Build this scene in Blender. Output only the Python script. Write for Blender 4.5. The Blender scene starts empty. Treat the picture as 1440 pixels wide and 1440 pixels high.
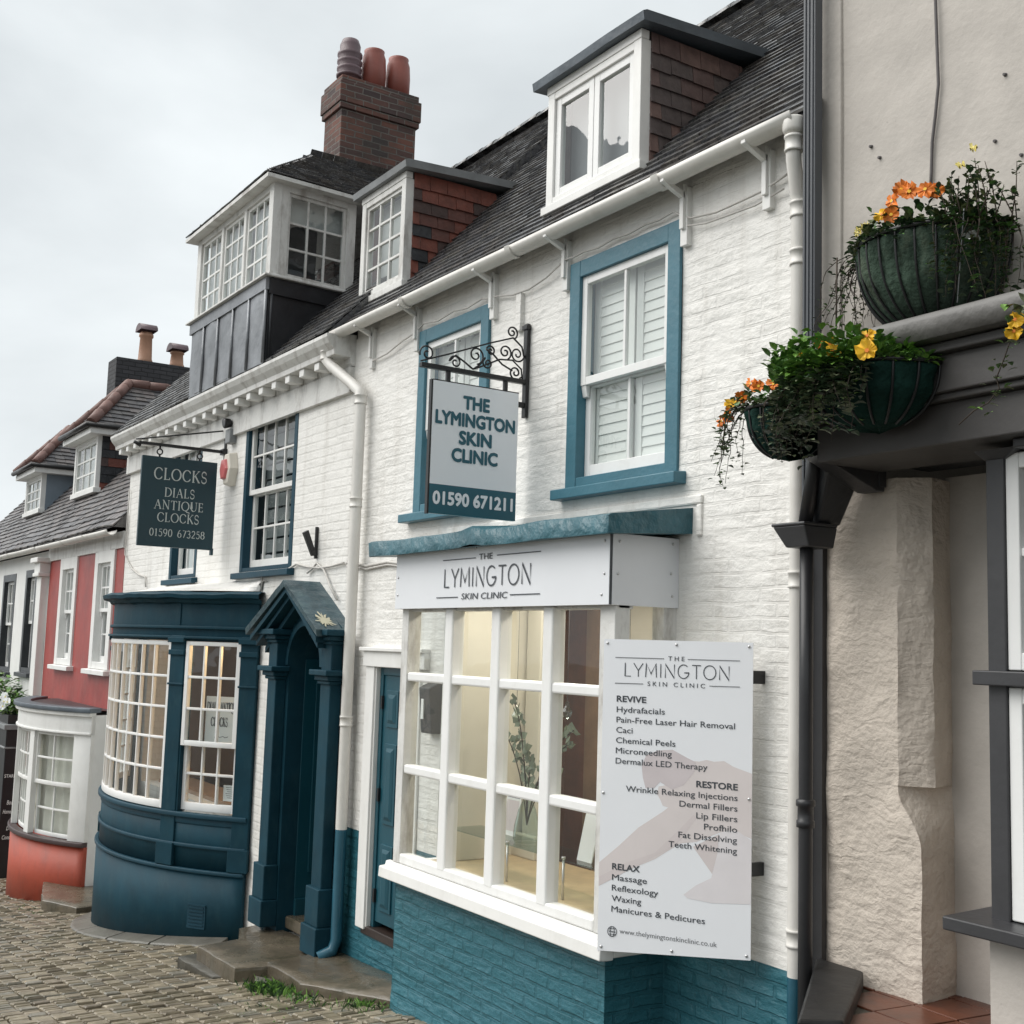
import bpy, bmesh, math, random
from mathutils import Matrix, Vector, noise
random.seed(7)
R = math.radians
sc = bpy.context.scene
col = sc.collection

# ------------------------------------------------------------------ camera
CY = -4.3
def make_camera():
    yaw, pit, rol = R(57.2), R(6.4), R(1.78)
    fw = Vector((-math.sin(yaw)*math.cos(pit), math.cos(yaw)*math.cos(pit), math.sin(pit)))
    r0 = Vector((math.cos(yaw), math.sin(yaw), 0)); u0 = r0.cross(fw)
    r = math.cos(rol)*r0 + math.sin(rol)*u0
    u = -math.sin(rol)*r0 + math.cos(rol)*u0
    cam = bpy.data.cameras.new('camera'); o = bpy.data.objects.new('camera', cam)
    col.objects.link(o)
    m = Matrix((r, u, -fw)).transposed().to_4x4(); m.translation = (0, CY, 0)
    o.matrix_world = m
    cam.sensor_width = 36; cam.sensor_fit = 'HORIZONTAL'; cam.lens = 36*1700/1440
    cam.clip_start = 0.05; cam.clip_end = 2000
    sc.camera = o
make_camera()

# ------------------------------------------------------------------ sky, sun, exposure
SUN_EL, SUN_AZ = 50, 215          # azimuth measured from +Y clockwise: light comes from the street side, downhill
def make_world():
    w = bpy.data.worlds.new('World'); sc.world = w; w.use_nodes = True
    nt = w.node_tree; N = nt.nodes; L = nt.links; N.clear()
    out = N.new('ShaderNodeOutputWorld'); bg = N.new('ShaderNodeBackground')
    sky = N.new('ShaderNodeTexSky'); sky.sky_type = 'NISHITA'; sky.sun_disc = False
    sky.sun_elevation = R(SUN_EL); sky.sun_rotation = R(SUN_AZ); sky.air_density = 1.0; sky.dust_density = 3.0
    hs = N.new('ShaderNodeHueSaturation'); hs.inputs['Saturation'].default_value = 0.25
    L.new(sky.outputs[0], hs.inputs['Color'])
    tc = N.new('ShaderNodeTexCoord'); mp = N.new('ShaderNodeMapping'); mp.inputs['Scale'].default_value = (1, 1, 2.2)
    L.new(tc.outputs['Generated'], mp.inputs[0])
    n1 = N.new('ShaderNodeTexNoise'); n1.inputs['Scale'].default_value = 2.3; n1.inputs['Detail'].default_value = 7; n1.inputs['Roughness'].default_value = .5; n1.inputs['Distortion'].default_value = .2
    L.new(mp.outputs[0], n1.inputs['Vector'])
    rp = N.new('ShaderNodeValToRGB'); e = rp.color_ramp.elements
    e[0].position = .36; e[0].color = (4.25, 4.55, 4.7, 1); e[1].position = .66; e[1].color = (5.75, 6.08, 6.2, 1)
    L.new(n1.outputs[0], rp.inputs[0])
    mx = N.new('ShaderNodeMix'); mx.data_type = 'RGBA'; mx.inputs[0].default_value = .9
    L.new(hs.outputs[0], mx.inputs[6]); L.new(rp.outputs[0], mx.inputs[7])
    L.new(mx.outputs[2], bg.inputs[0]); bg.inputs[1].default_value = 0.077
    L.new(bg.outputs[0], out.inputs[0])
make_world()
def make_sun():
    l = bpy.data.lights.new('sun', 'SUN'); l.energy = 1.5; l.angle = R(60); l.color = (1, .97, .93)
    o = bpy.data.objects.new('sun', l); col.objects.link(o)
    az, el = R(SUN_AZ), R(SUN_EL)
    d = Vector((math.sin(az)*math.cos(el), math.cos(az)*math.cos(el), math.sin(el)))
    o.rotation_euler = d.to_track_quat('Z', 'Y').to_euler(); o.location = d*30
make_sun()
sc.view_settings.view_transform = 'Standard'; sc.view_settings.look = 'None'
sc.view_settings.exposure = 1.12; sc.view_settings.gamma = 1
sc.view_settings.use_curve_mapping = False

# ------------------------------------------------------------------ materials
def nodes(name):
    m = bpy.data.materials.new(name); m.use_nodes = True
    nt = m.node_tree
    return m, nt, nt.nodes['Principled BSDF'], nt.nodes, nt.links
def c4(c): return (c[0], c[1], c[2], 1)
def paint(name, rgb, rough=.5, var=.12, scale=3.0, bump=.15, bscale=25, dirt=None, dscale=1.3, damt=.4, metal=0, bdist=.004, spec=.5):
    m, nt, b, N, L = nodes(name)
    tc = N.new('ShaderNodeTexCoord')
    n = N.new('ShaderNodeTexNoise'); n.inputs['Scale'].default_value = scale; n.inputs['Detail'].default_value = 6; n.inputs['Roughness'].default_value = .6
    L.new(tc.outputs['Object'], n.inputs['Vector'])
    r = N.new('ShaderNodeValToRGB'); e = r.color_ramp.elements
    e[0].position = .3; e[1].position = .72
    e[0].color = c4([max(0, v*(1-var)) for v in rgb]); e[1].color = c4([min(1, v*(1+var)) for v in rgb])
    L.new(n.outputs[0], r.inputs[0]); cc = r.outputs[0]
    if dirt:
        mp = N.new('ShaderNodeMapping'); mp.inputs['Scale'].default_value = (1, 1, .35); L.new(tc.outputs['Object'], mp.inputs[0])
        n2 = N.new('ShaderNodeTexNoise'); n2.inputs['Scale'].default_value = dscale*4; n2.inputs['Detail'].default_value = 8; n2.inputs['Roughness'].default_value = .7
        L.new(mp.outputs[0], n2.inputs['Vector'])
        r2 = N.new('ShaderNodeValToRGB'); f = r2.color_ramp.elements; f[0].position = .5; f[0].color = (0, 0, 0, 1); f[1].position = .72; f[1].color = (damt, damt, damt, 1)
        L.new(n2.outputs[0], r2.inputs[0])
        mx = N.new('ShaderNodeMix'); mx.data_type = 'RGBA'; L.new(r2.outputs[0], mx.inputs[0]); L.new(cc, mx.inputs[6]); mx.inputs[7].default_value = c4(dirt)
        cc = mx.outputs[2]
    L.new(cc, b.inputs['Base Color'])
    rr = N.new('ShaderNodeMapRange'); rr.inputs[3].default_value = max(0, rough-.12); rr.inputs[4].default_value = min(1, rough+.12)
    L.new(n.outputs[0], rr.inputs[0]); L.new(rr.outputs[0], b.inputs['Roughness'])
    b.inputs['Metallic'].default_value = metal; b.inputs['Specular IOR Level'].default_value = spec
    if bump:
        n3 = N.new('ShaderNodeTexNoise'); n3.inputs['Scale'].default_value = bscale; n3.inputs['Detail'].default_value = 5
        L.new(tc.outputs['Object'], n3.inputs['Vector'])
        bp = N.new('ShaderNodeBump'); bp.inputs['Strength'].default_value = bump; bp.inputs['Distance'].default_value = bdist*4
        L.new(n3.outputs[0], bp.inputs['Height']); L.new(bp.outputs[0], b.inputs['Normal'])
    return m
def brickmat(name, c1, c2, mortar, rough=.6, bw=.225, bh=.075, ms=.012, bump=1.0, wash=0.0, lump=.35, dirt=None, damt=.35, dist=.012, flake=None, wav=.03, streak=0):
    """bricks laid in courses; wash > 0: the bricks are painted over and only the relief shows"""
    m, nt, b, N, L = nodes(name)
    tc = N.new('ShaderNodeTexCoord')
    sx = N.new('ShaderNodeSeparateXYZ'); L.new(tc.outputs['Object'], sx.inputs[0])
    nd = N.new('ShaderNodeTexNoise'); nd.inputs['Scale'].default_value = 4.5; nd.inputs['Detail'].default_value = 3; L.new(tc.outputs['Object'], nd.inputs['Vector'])
    sn = N.new('ShaderNodeSeparateColor'); L.new(nd.outputs['Color'], sn.inputs[0])
    def math_(op, a, bv):
        q = N.new('ShaderNodeMath'); q.operation = op
        for i, v in enumerate((a, bv)):
            if hasattr(v, 'is_linked'): L.new(v, q.inputs[i])
            else: q.inputs[i].default_value = v
        return q.outputs[0]
    u = math_('ADD', sx.outputs[0], sx.outputs[1])
    u = math_('ADD', u, math_('MULTIPLY', sn.outputs[0], .05))
    v = math_('ADD', sx.outputs[2], math_('MULTIPLY', sn.outputs[1], wav))
    cb = N.new('ShaderNodeCombineXYZ'); L.new(u, cb.inputs[0]); L.new(v, cb.inputs[1])
    bt = N.new('ShaderNodeTexBrick'); L.new(cb.outputs[0], bt.inputs['Vector'])
    bt.inputs['Scale'].default_value = 1; bt.inputs['Brick Width'].default_value = bw; bt.inputs['Row Height'].default_value = bh
    bt.inputs['Mortar Size'].default_value = ms; bt.inputs['Mortar Smooth'].default_value = .3; bt.inputs['Bias'].default_value = -.1
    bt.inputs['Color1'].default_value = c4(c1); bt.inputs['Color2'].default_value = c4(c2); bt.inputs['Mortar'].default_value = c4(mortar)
    cc = bt.outputs['Color']
    n1 = N.new('ShaderNodeTexNoise'); n1.inputs['Scale'].default_value = 2.2; n1.inputs['Detail'].default_value = 9; n1.inputs['Roughness'].default_value = .65; L.new(tc.outputs['Object'], n1.inputs['Vector'])
    if dirt:
        r2 = N.new('ShaderNodeValToRGB'); f = r2.color_ramp.elements; f[0].position = .46; f[0].color = (0, 0, 0, 1); f[1].position = .75; f[1].color = (damt, damt, damt, 1)
        L.new(n1.outputs[0], r2.inputs[0])
        mx = N.new('ShaderNodeMix'); mx.data_type = 'RGBA'; L.new(r2.outputs[0], mx.inputs[0]); L.new(cc, mx.inputs[6]); mx.inputs[7].default_value = c4(dirt); cc = mx.outputs[2]
    if streak:
        ms_ = N.new('ShaderNodeMapping'); ms_.inputs['Scale'].default_value = (7, 7, .45); L.new(tc.outputs['Object'], ms_.inputs[0])
        n5 = N.new('ShaderNodeTexNoise'); n5.inputs['Scale'].default_value = 1.0; n5.inputs['Detail'].default_value = 7; n5.inputs['Roughness'].default_value = .62; L.new(ms_.outputs[0], n5.inputs['Vector'])
        r5 = N.new('ShaderNodeValToRGB'); f = r5.color_ramp.elements; f[0].position = .52; f[0].color = (0, 0, 0, 1); f[1].position = .74; f[1].color = (streak, streak, streak, 1)
        L.new(n5.outputs[0], r5.inputs[0])
        mx = N.new('ShaderNodeMix'); mx.data_type = 'RGBA'; L.new(r5.outputs[0], mx.inputs[0]); L.new(cc, mx.inputs[6]); mx.inputs[7].default_value = (.50, .47, .42, 1); cc = mx.outputs[2]
    n2 = N.new('ShaderNodeTexNoise'); n2.inputs['Scale'].default_value = 16; n2.inputs['Detail'].default_value = 6; n2.inputs['Roughness'].default_value = .6; L.new(tc.outputs['Object'], n2.inputs['Vector'])
    if flake:
        r3 = N.new('ShaderNodeValToRGB'); f = r3.color_ramp.elements; f[0].position = .73; f[0].color = (0, 0, 0, 1); f[1].position = .76; f[1].color = (.6, .6, .6, 1)
        L.new(n2.outputs[0], r3.inputs[0])
        mx = N.new('ShaderNodeMix'); mx.data_type = 'RGBA'; L.new(r3.outputs[0], mx.inputs[0]); L.new(cc, mx.inputs[6]); mx.inputs[7].default_value = c4(flake); cc = mx.outputs[2]
    L.new(cc, b.inputs['Base Color']); b.inputs['Roughness'].default_value = rough
    # relief: joints fade in and out where the paint has filled them
    inv = math_('SUBTRACT', 1.0, bt.outputs['Fac'])
    rm = N.new('ShaderNodeMapRange'); rm.inputs[1].default_value = .44; rm.inputs[2].default_value = .64; rm.inputs[3].default_value = 1-wash; rm.inputs[4].default_value = 1
    L.new(n1.outputs[0], rm.inputs[0])
    h = math_('MULTIPLY', inv, rm.outputs[0])
    mpv = N.new('ShaderNodeMapping'); mpv.inputs['Scale'].default_value = (3.2, 3.2, 9); L.new(tc.outputs['Object'], mpv.inputs[0])
    n4 = N.new('ShaderNodeTexNoise'); n4.inputs['Scale'].default_value = 1.6; n4.inputs['Detail'].default_value = 5; L.new(mpv.outputs[0], n4.inputs['Vector'])
    h = math_('ADD', h, math_('MULTIPLY', n2.outputs[0], lump))
    h = math_('ADD', h, math_('MULTIPLY', n4.outputs[0], lump*2.2))
    bp = N.new('ShaderNodeBump'); bp.inputs['Strength'].default_value = bump; bp.inputs['Distance'].default_value = dist
    L.new(h, bp.inputs['Height']); L.new(bp.outputs[0], b.inputs['Normal'])
    return m
def rough_render(name, rgb, lump=1.0, rough=.75, dirt=None, patches=0):
    m, nt, b, N, L = nodes(name)
    tc = N.new('ShaderNodeTexCoord')
    n1 = N.new('ShaderNodeTexNoise'); n1.inputs['Scale'].default_value = 3; n1.inputs['Detail'].default_value = 8; n1.inputs['Roughness'].default_value = .6; L.new(tc.outputs['Object'], n1.inputs['Vector'])
    r = N.new('ShaderNodeValToRGB'); e = r.color_ramp.elements; e[0].position = .3; e[1].position = .7
    e[0].color = c4([v*.86 for v in rgb]); e[1].color = c4([min(1, v*1.1) for v in rgb]); L.new(n1.outputs[0], r.inputs[0]); cc = r.outputs[0]
    v = N.new('ShaderNodeTexNoise'); v.inputs['Scale'].default_value = 34; v.inputs['Detail'].default_value = 4; L.new(tc.outputs['Object'], v.inputs['Vector'])
    if dirt:
        v2 = N.new('ShaderNodeTexNoise'); v2.inputs['Scale'].default_value = 11; v2.inputs['Detail'].default_value = 9; v2.inputs['Roughness'].default_value = .75; L.new(tc.outputs['Object'], v2.inputs['Vector'])
        r3 = N.new('ShaderNodeValToRGB'); f = r3.color_ramp.elements; f[0].position = .66; f[0].color = (0, 0, 0, 1); f[1].position = .74; f[1].color = (.7, .7, .7, 1)
        L.new(v2.outputs[0], r3.inputs[0])
        mx = N.new('ShaderNodeMix'); mx.data_type = 'RGBA'; L.new(r3.outputs[0], mx.inputs[0]); L.new(cc, mx.inputs[6]); mx.inputs[7].default_value = c4(dirt); cc = mx.outputs[2]
    L.new(cc, b.inputs['Base Color']); b.inputs['Roughness'].default_value = rough
    ad = N.new('ShaderNodeMath'); ad.operation = 'MULTIPLY_ADD'; L.new(n1.outputs[0], ad.inputs[0]); ad.inputs[1].default_value = 2.5; L.new(v.outputs[0], ad.inputs[2])
    hh = ad.outputs[0]
    if patches:
        nv = N.new('ShaderNodeTexNoise'); nv.inputs['Scale'].default_value = 6; nv.inputs['Detail'].default_value = 4; L.new(tc.outputs['Object'], nv.inputs['Vector'])
        va = N.new('ShaderNodeVectorMath'); va.operation = 'MULTIPLY_ADD'; L.new(nv.outputs['Color'], va.inputs[0]); va.inputs[1].default_value = (.16, .16, .16); L.new(tc.outputs['Object'], va.inputs[2])
        mp = N.new('ShaderNodeMapping'); mp.inputs['Scale'].default_value = (4.2, 4.2, 6.5); L.new(va.outputs[0], mp.inputs[0])
        vo = N.new('ShaderNodeTexVoronoi'); vo.inputs['Scale'].default_value = 1.0; L.new(mp.outputs[0], vo.inputs['Vector'])
        sc_ = N.new('ShaderNodeSeparateColor'); L.new(vo.outputs['Color'], sc_.inputs[0])
        a1 = N.new('ShaderNodeMath'); a1.operation = 'MULTIPLY_ADD'; L.new(sc_.outputs[0], a1.inputs[0]); a1.inputs[1].default_value = patches; L.new(hh, a1.inputs[2]); hh = a1.outputs[0]
        mp2 = N.new('ShaderNodeMapping'); mp2.inputs['Scale'].default_value = (5, 5, 26); L.new(va.outputs[0], mp2.inputs[0])
        n7 = N.new('ShaderNodeTexNoise'); n7.inputs['Scale'].default_value = 1.0; n7.inputs['Detail'].default_value = 5; L.new(mp2.outputs[0], n7.inputs['Vector'])
        a2 = N.new('ShaderNodeMath'); a2.operation = 'MULTIPLY_ADD'; L.new(n7.outputs[0], a2.inputs[0]); a2.inputs[1].default_value = patches*1.2; L.new(hh, a2.inputs[2]); hh = a2.outputs[0]
    bp = N.new('ShaderNodeBump'); bp.inputs['Strength'].default_value = min(1, lump); bp.inputs['Distance'].default_value = .012*lump
    L.new(hh, bp.inputs['Height']); L.new(bp.outputs[0], b.inputs['Normal'])
    return m
def glassmat(name, tint=(.9, .93, .92), refl=1.0, wav=.02):
    m, nt, b, N, L = nodes(name); N.remove(b)
    out = N['Material Output']
    tr = N.new('ShaderNodeBsdfTransparent'); tr.inputs[0].default_value = c4(tint)
    gl = N.new('ShaderNodeBsdfGlossy'); gl.inputs['Roughness'].default_value = .015; gl.inputs['Color'].default_value = (refl, refl, refl, 1)
    ge = N.new('ShaderNodeNewGeometry'); dt = N.new('ShaderNodeVectorMath'); dt.operation = 'DOT_PRODUCT'
    L.new(ge.outputs['Incoming'], dt.inputs[0]); L.new(ge.outputs['Normal'], dt.inputs[1])
    def mth(op, a, bv=None):
        q = N.new('ShaderNodeMath'); q.operation = op
        for i, v in enumerate((a, bv)):
            if v is None: continue
            if hasattr(v, 'is_linked'): L.new(v, q.inputs[i])
            else: q.inputs[i].default_value = v
        return q.outputs[0]
    inv = mth('SUBTRACT', 1.0, mth('ABSOLUTE', dt.outputs['Value']))
    fres = mth('ADD', mth('MULTIPLY', mth('POWER', inv, 5.0), .88), .10)
    tc = N.new('ShaderNodeTexCoord'); n = N.new('ShaderNodeTexNoise'); n.inputs['Scale'].default_value = 3.0; n.inputs['Detail'].default_value = 2; L.new(tc.outputs['Object'], n.inputs['Vector'])
    bp = N.new('ShaderNodeBump'); bp.inputs['Strength'].default_value = wav*10; bp.inputs['Distance'].default_value = .02; L.new(n.outputs[0], bp.inputs['Height'])
    L.new(bp.outputs[0], gl.inputs['Normal'])
    mx = N.new('ShaderNodeMixShader'); L.new(fres, mx.inputs[0]); L.new(tr.outputs[0], mx.inputs[1]); L.new(gl.outputs[0], mx.inputs[2])
    L.new(mx.outputs[0], out.inputs[0])
    return m
def emitmat(name, rgb, s):
    m, nt, b, N, L = nodes(name); b.inputs['Base Color'].default_value = c4(rgb)
    b.inputs['Emission Color'].default_value = c4(rgb); b.inputs['Emission Strength'].default_value = s
    return m

WHITEBRICK = brickmat('white_painted_brick', (.80, .785, .75), (.785, .77, .735), (.77, .755, .72), rough=.55, ms=.010, wash=.95, lump=.85, bump=.5, dist=.015, dirt=(.60, .58, .54), damt=.4, wav=.03, streak=.45, flake=(.45, .43, .40))  # joint colour a touch darker: grime with some crevice shade painted in
WHITEBRICK2 = brickmat('white_painted_brick_neat', (.80, .785, .75), (.78, .765, .73), (.755, .74, .705), rough=.5, ms=.010, wash=.8, lump=.5, bump=.55, dist=.012, dirt=(.60, .58, .54), damt=.4, wav=.02, streak=.5, flake=(.45, .43, .40))  # darker joint tone again, grime and painted crevice shade together
TEALBRICK = brickmat('teal_painted_brick', (.028, .135, .172), (.025, .126, .160), (.022, .115, .147), rough=.42, ms=.012, wash=.3, lump=.9, bump=.75, dist=.016, dirt=(.045, .145, .19), damt=.5, wav=.022)  # joints carry grime plus a little occlusion shade in their colour
CHIMBRICK = brickmat('sooty_red_brick', (.155, .068, .050), (.045, .036, .038), (.15, .135, .12), rough=.85, bw=.22, bh=.075, ms=.008, wash=0, lump=.5, bump=.7, dirt=(.040, .042, .036), damt=.8)
DARKBRICK = brickmat('black_weathered_brick', (.05, .05, .055), (.035, .036, .04), (.02, .02, .022), rough=.8, bw=.22, bh=.075, ms=.010, wash=.3, lump=.3, bump=.7)
WHITE = paint('white_gloss_paint', (.78, .775, .75), rough=.38, var=.04, bump=.06, dirt=(.55, .53, .49), damt=.35)
OLDWHITE = paint('flaking_white_paint', (.66, .655, .63), rough=.5, var=.08, bump=.25, dirt=(.25, .22, .19), damt=.75, dscale=1.6)
CLEANWHITE = paint('clean_white_paint', (.80, .80, .785), rough=.38, var=.03, bump=.06, dirt=(.60, .58, .54), damt=.35)
PVC = paint('cream_plastic', (.68, .66, .62), rough=.4, var=.05, bump=.04, dirt=(.42, .39, .34), damt=.4)
BLUE = paint('mid_blue_paint', (.045, .150, .198), rough=.42, var=.12, bump=.2)
TEAL = paint('teal_gloss_paint', (.022, .10, .145), rough=.33, var=.14, bump=.12)
TEALDOOR = paint('deep_teal_door_paint', (.008, .066, .092), rough=.35, var=.1, bump=.05)
NAVY = paint('dark_petrol_paint', (.0065, .040, .060), spec=.18, rough=.58, var=.22, bump=.1, bscale=12, dirt=(.022, .062, .078), damt=.5, dscale=2.5)
NAVY2 = paint('petrol_blue_trim_paint', (.011, .048, .072), spec=.25, rough=.52, var=.15, bump=.15)
LEADTEAL = paint('teal_painted_lead', (.022, .098, .125), rough=.38, var=.22, bump=.7, bscale=9, bdist=.012)
PANELLEAD = paint('lit_lead_sheet', (.21, .22, .235), rough=.42, var=.35, scale=2.2, bump=.4, bscale=5, metal=.3, bdist=.012)  # oriel front lead: the light it catches is put in as a paler colour
LEAD = paint('lead_sheet', (.085, .105, .125), rough=.45, var=.3, scale=2.2, bump=.35, bscale=5, metal=.1, bdist=.012)
LEADDARK = paint('dark_lead_sheet', (.030, .032, .036), rough=.38, var=.35, scale=2, bump=.35, bscale=5, metal=.2, bdist=.012)
LEADGREY = paint('grey_lead_roof', (.20, .21, .215), rough=.55, var=.3, bump=.3, bscale=7)
BLACK = paint('black_iron', (.012, .012, .013), rough=.4, var=.2, bump=.1)
SIGNWHITE = paint('white_sign_panel', (.735, .75, .775), rough=.32, var=.015, bump=0)
SIGNPALE = paint('bright_white_sign_panel', (.84, .855, .88), rough=.32, var=.015, bump=0)
SIGNTEAL = paint('teal_sign_print', (.018, .105, .142), rough=.4, var=.03, bump=0)
SIGNNAVY = paint('dark_teal_sign_panel', (.012, .042, .055), rough=.42, var=.08, bump=.05)
INK = paint('dark_grey_print', (.055, .062, .072), rough=.5, var=.03, bump=0)
INKLIGHT = paint('mid_grey_print', (.16, .165, .175), rough=.5, var=.03, bump=0)
SILVER = paint('pale_gilt_lettering', (.52, .56, .54), rough=.4, var=.05, bump=0)
STEEL = paint('steel_stud', (.6, .6, .6), rough=.3, var=.05, bump=0, metal=.8)
GLASS = glassmat('window_glass'); SHOPGLASS = glassmat('shop_window_glass', (.93, .95, .94), .8, .008)
OLDGLASS = glassmat('old_crown_glass', (.86, .9, .9), 1.0, .05)
SLATE = [paint('wet_dark_tile_%s' % k, c, rough=.27, spec=.7, var=.45, scale=14, bump=.35, bscale=40, dirt=(.17, .17, .145), damt=.7, dscale=4) for k, c in (('a', (.062, .063, .069)), ('b', (.098, .096, .098)), ('c', (.075, .068, .064)))]
FARTILE = [paint('wet_grey_tile_%s' % k, c, rough=.42, var=.35, scale=9, bump=.35, bscale=30, dirt=(.16, .15, .14), damt=.5, dscale=3) for k, c in (('a', (.105, .10, .10)), ('b', (.14, .125, .122)), ('c', (.085, .083, .088)))]
REDTILE = [paint('hung_tile_%s' % k, c, rough=.5, var=.3, scale=12, bump=.3, bscale=30) for k, c in (('red', (.17, .050, .033)), ('rust', (.11, .040, .030)), ('brown', (.060, .034, .030)))]
BLACKTILE = [paint('hung_tile_black', (.022, .024, .028), rough=.4, var=.3, scale=12, bump=.3, bscale=30)]
BROWNTILE = [paint('hung_tile_%s' % k, c, rough=.5, var=.3, scale=12, bump=.35, bscale=30) for k, c in (('plum', (.12, .078, .073)), ('umber', (.15, .094, .082)), ('grey', (.095, .075, .073)))]
HIPTILE = paint('terracotta_ridge_tile', (.16, .085, .07), rough=.6, var=.3, bump=.3)
TERRACOTTA = paint('terracotta_pot', (.26, .075, .055), rough=.5, var=.18, bump=.1)
PALEPOT = paint('buff_pot', (.40, .22, .14), rough=.6, var=.2, bump=.1)
MAUVEPOT = paint('mauve_grey_pot', (.13, .085, .095), rough=.5, var=.2, bump=.1)
RED = paint('faded_red_render', (.31, .050, .042), rough=.5, var=.28, scale=1.6, bump=.3, bscale=6, dirt=(.38, .115, .095), damt=.55)
ORANGERED = paint('red_orange_render', (.36, .060, .030), rough=.55, var=.15, scale=2, bump=.2, bscale=10, dirt=(.14, .045, .035), damt=.4)
FARWHITE = paint('white_stucco', (.74, .74, .72), rough=.6, var=.05, bump=.15, dirt=(.5, .49, .46), damt=.3)
GREYWALL = rough_render('greige_smooth_render', (.47, .435, .395), .45, dirt=(.12, .11, .10))
PIERWALL = rough_render('greige_rough_render', (.60, .53, .455), .9, dirt=(.20, .175, .145), patches=1.1)
CHARCOAL = paint('charcoal_paint', (.040, .040, .043), rough=.42, var=.15, bump=.1)
GREYPAINT = paint('dark_taupe_paint', (.062, .058, .056), rough=.5, var=.15, bump=.1)
LEADCOVER = paint('taupe_leadwork', (.13, .125, .118), rough=.55, var=.2, bump=.5, bscale=7, bdist=.01)
PIPEGREY = paint('slate_grey_pipe', (.060, .066, .075), rough=.4, var=.1, bump=.03)
PIPEBLACK = paint('black_pipe', (.022, .022, .024), rough=.4, var=.15, bump=.05)
QUARRY = paint('quarry_tile', (.115, .040, .022), rough=.35, var=.3, scale=5, bump=.1, dirt=(.03, .022, .02), damt=.7)
STONE = paint('wet_york_stone', (.11, .092, .066), rough=.27, var=.35, scale=2.5, bump=.3, bscale=18, dirt=(.035, .036, .022), damt=.8, dscale=.8)
STONEDARK = paint('mossy_stone', (.050, .046, .034), rough=.5, var=.4, scale=5, bump=.5, bscale=14)
SLAB = paint('grey_flagstone', (.135, .128, .11), rough=.38, var=.35, bump=.35, dirt=(.06, .058, .038), damt=.8, dscale=.7)
SETT = [paint('stone_sett_%s' % k, c, rough=.33, var=.3, scale=9, bump=.5, bscale=28, dirt=(.105, .10, .055), damt=.75, dscale=.35) for k, c in (('buff', (.27, .23, .165)), ('tan', (.225, .19, .135)), ('brown', (.165, .138, .10)), ('grey', (.20, .185, .15)))]
GROUT = paint('wet_grit', (.046, .042, .032), rough=.5, var=.4, scale=30, bump=.6, bscale=60, dirt=(.055, .065, .03), damt=.6)
SHUTTER = paint('white_shutter', (.80, .80, .78), rough=.5, var=.02, bump=0)
DARKBLIND = paint('grey_shutter', (.26, .27, .27), rough=.5, var=.1, bump=0)
CURTAIN = paint('cream_curtain', (.66, .63, .55), rough=.9, var=.1, bump=0)
GREYCURTAIN = paint('pale_grey_blind', (.58, .59, .58), rough=.9, var=.06, bump=0)
DARKROOM = paint('dim_room_wall', (.06, .055, .05), rough=.9, var=.2, bump=0)
DIMGREY = paint('dim_grey_room_wall', (.20, .21, .22), rough=.9, var=.1, bump=0)
CREAM = paint('cream_wall', (.70, .675, .59), rough=.8, var=.04, bump=0)
SHOPBROWN = paint('shop_brown_wall', (.12, .082, .055), rough=.8, var=.2, bump=0)
WOODRED = paint('red_brown_wood', (.20, .075, .040), rough=.5, var=.25, scale=6, bump=.1)
WOODTAN = paint('tan_wood', (.30, .19, .12), rough=.5, var=.2, scale=6, bump=.1)
SHELFWOOD = paint('pale_wood_board', (.62, .48, .30), rough=.45, var=.15, scale=6, bump=.05)
SHEETGLASS = glassmat('glass_shelf', (.82, .9, .88), .7, .0)
LEAFS = [paint('leaf_%s' % k, c, rough=.45, var=.3, scale=20, bump=0) for k, c in (('bright', (.135, .27, .045)), ('mid', (.075, .17, .038)), ('dark', (.026, .060, .022)), ('olive', (.085, .105, .036)))]
IVYS = [paint('ivy_%s' % k, c, rough=.5, var=.3, scale=20, bump=0) for k, c in (('dark', (.020, .045, .020)), ('grey', (.048, .085, .042)), ('pale', (.15, .18, .10)))]
TWIG = paint('brown_stem', (.045, .032, .022), rough=.8, var=.3, bump=0)
LINER = paint('green_coir_liner', (.045, .070, .052), rough=.95, spec=.1, var=.5, scale=7, bump=.9, bscale=45, dirt=(.105, .12, .085), damt=.9, dscale=1.8)
LINER2 = paint('dark_green_liner', (.010, .034, .027), rough=.9, spec=.1, var=.45, scale=7, bump=.8, bscale=45)
ORANGE = paint('orange_petal', (.75, .20, .012), rough=.6, var=.25, scale=25, bump=0)
YELLOW = paint('yellow_petal', (.80, .46, .010), rough=.6, var=.2, scale=25, bump=0)
PALEYELLOW = paint('pale_yellow_petal', (.72, .62, .20), rough=.6, var=.15, scale=25, bump=0)
EUCALYPT = paint('eucalyptus_leaf', (.20, .24, .17), rough=.6, var=.25, bump=0)
REDLENS = paint('red_plastic_lens', (.55, .15, .15), rough=.3, var=.1, bump=0)
ALARMWHITE = paint('alarm_plastic', (.66, .62, .54), rough=.4, var=.04, bump=0)
CABLE = paint('painted_cable', (.50, .48, .45), rough=.6, var=.15, bump=0)
DARKCABLE = paint('grey_cable', (.10, .09, .09), rough=.6, var=.1, bump=0)
PAPER = paint('white_paper', (.78, .80, .79), rough=.7, var=.02, bump=0)
LAMPGLOW = emitmat('lamp_glow', (1.0, .62, .25), 9)
SPOTGLOW = emitmat('spot_glow', (1.0, .86, .6), 12)
FLAKE = paint('bare_cream_flake', (.44, .42, .31), rough=.7, var=.1, bump=.2)

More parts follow.
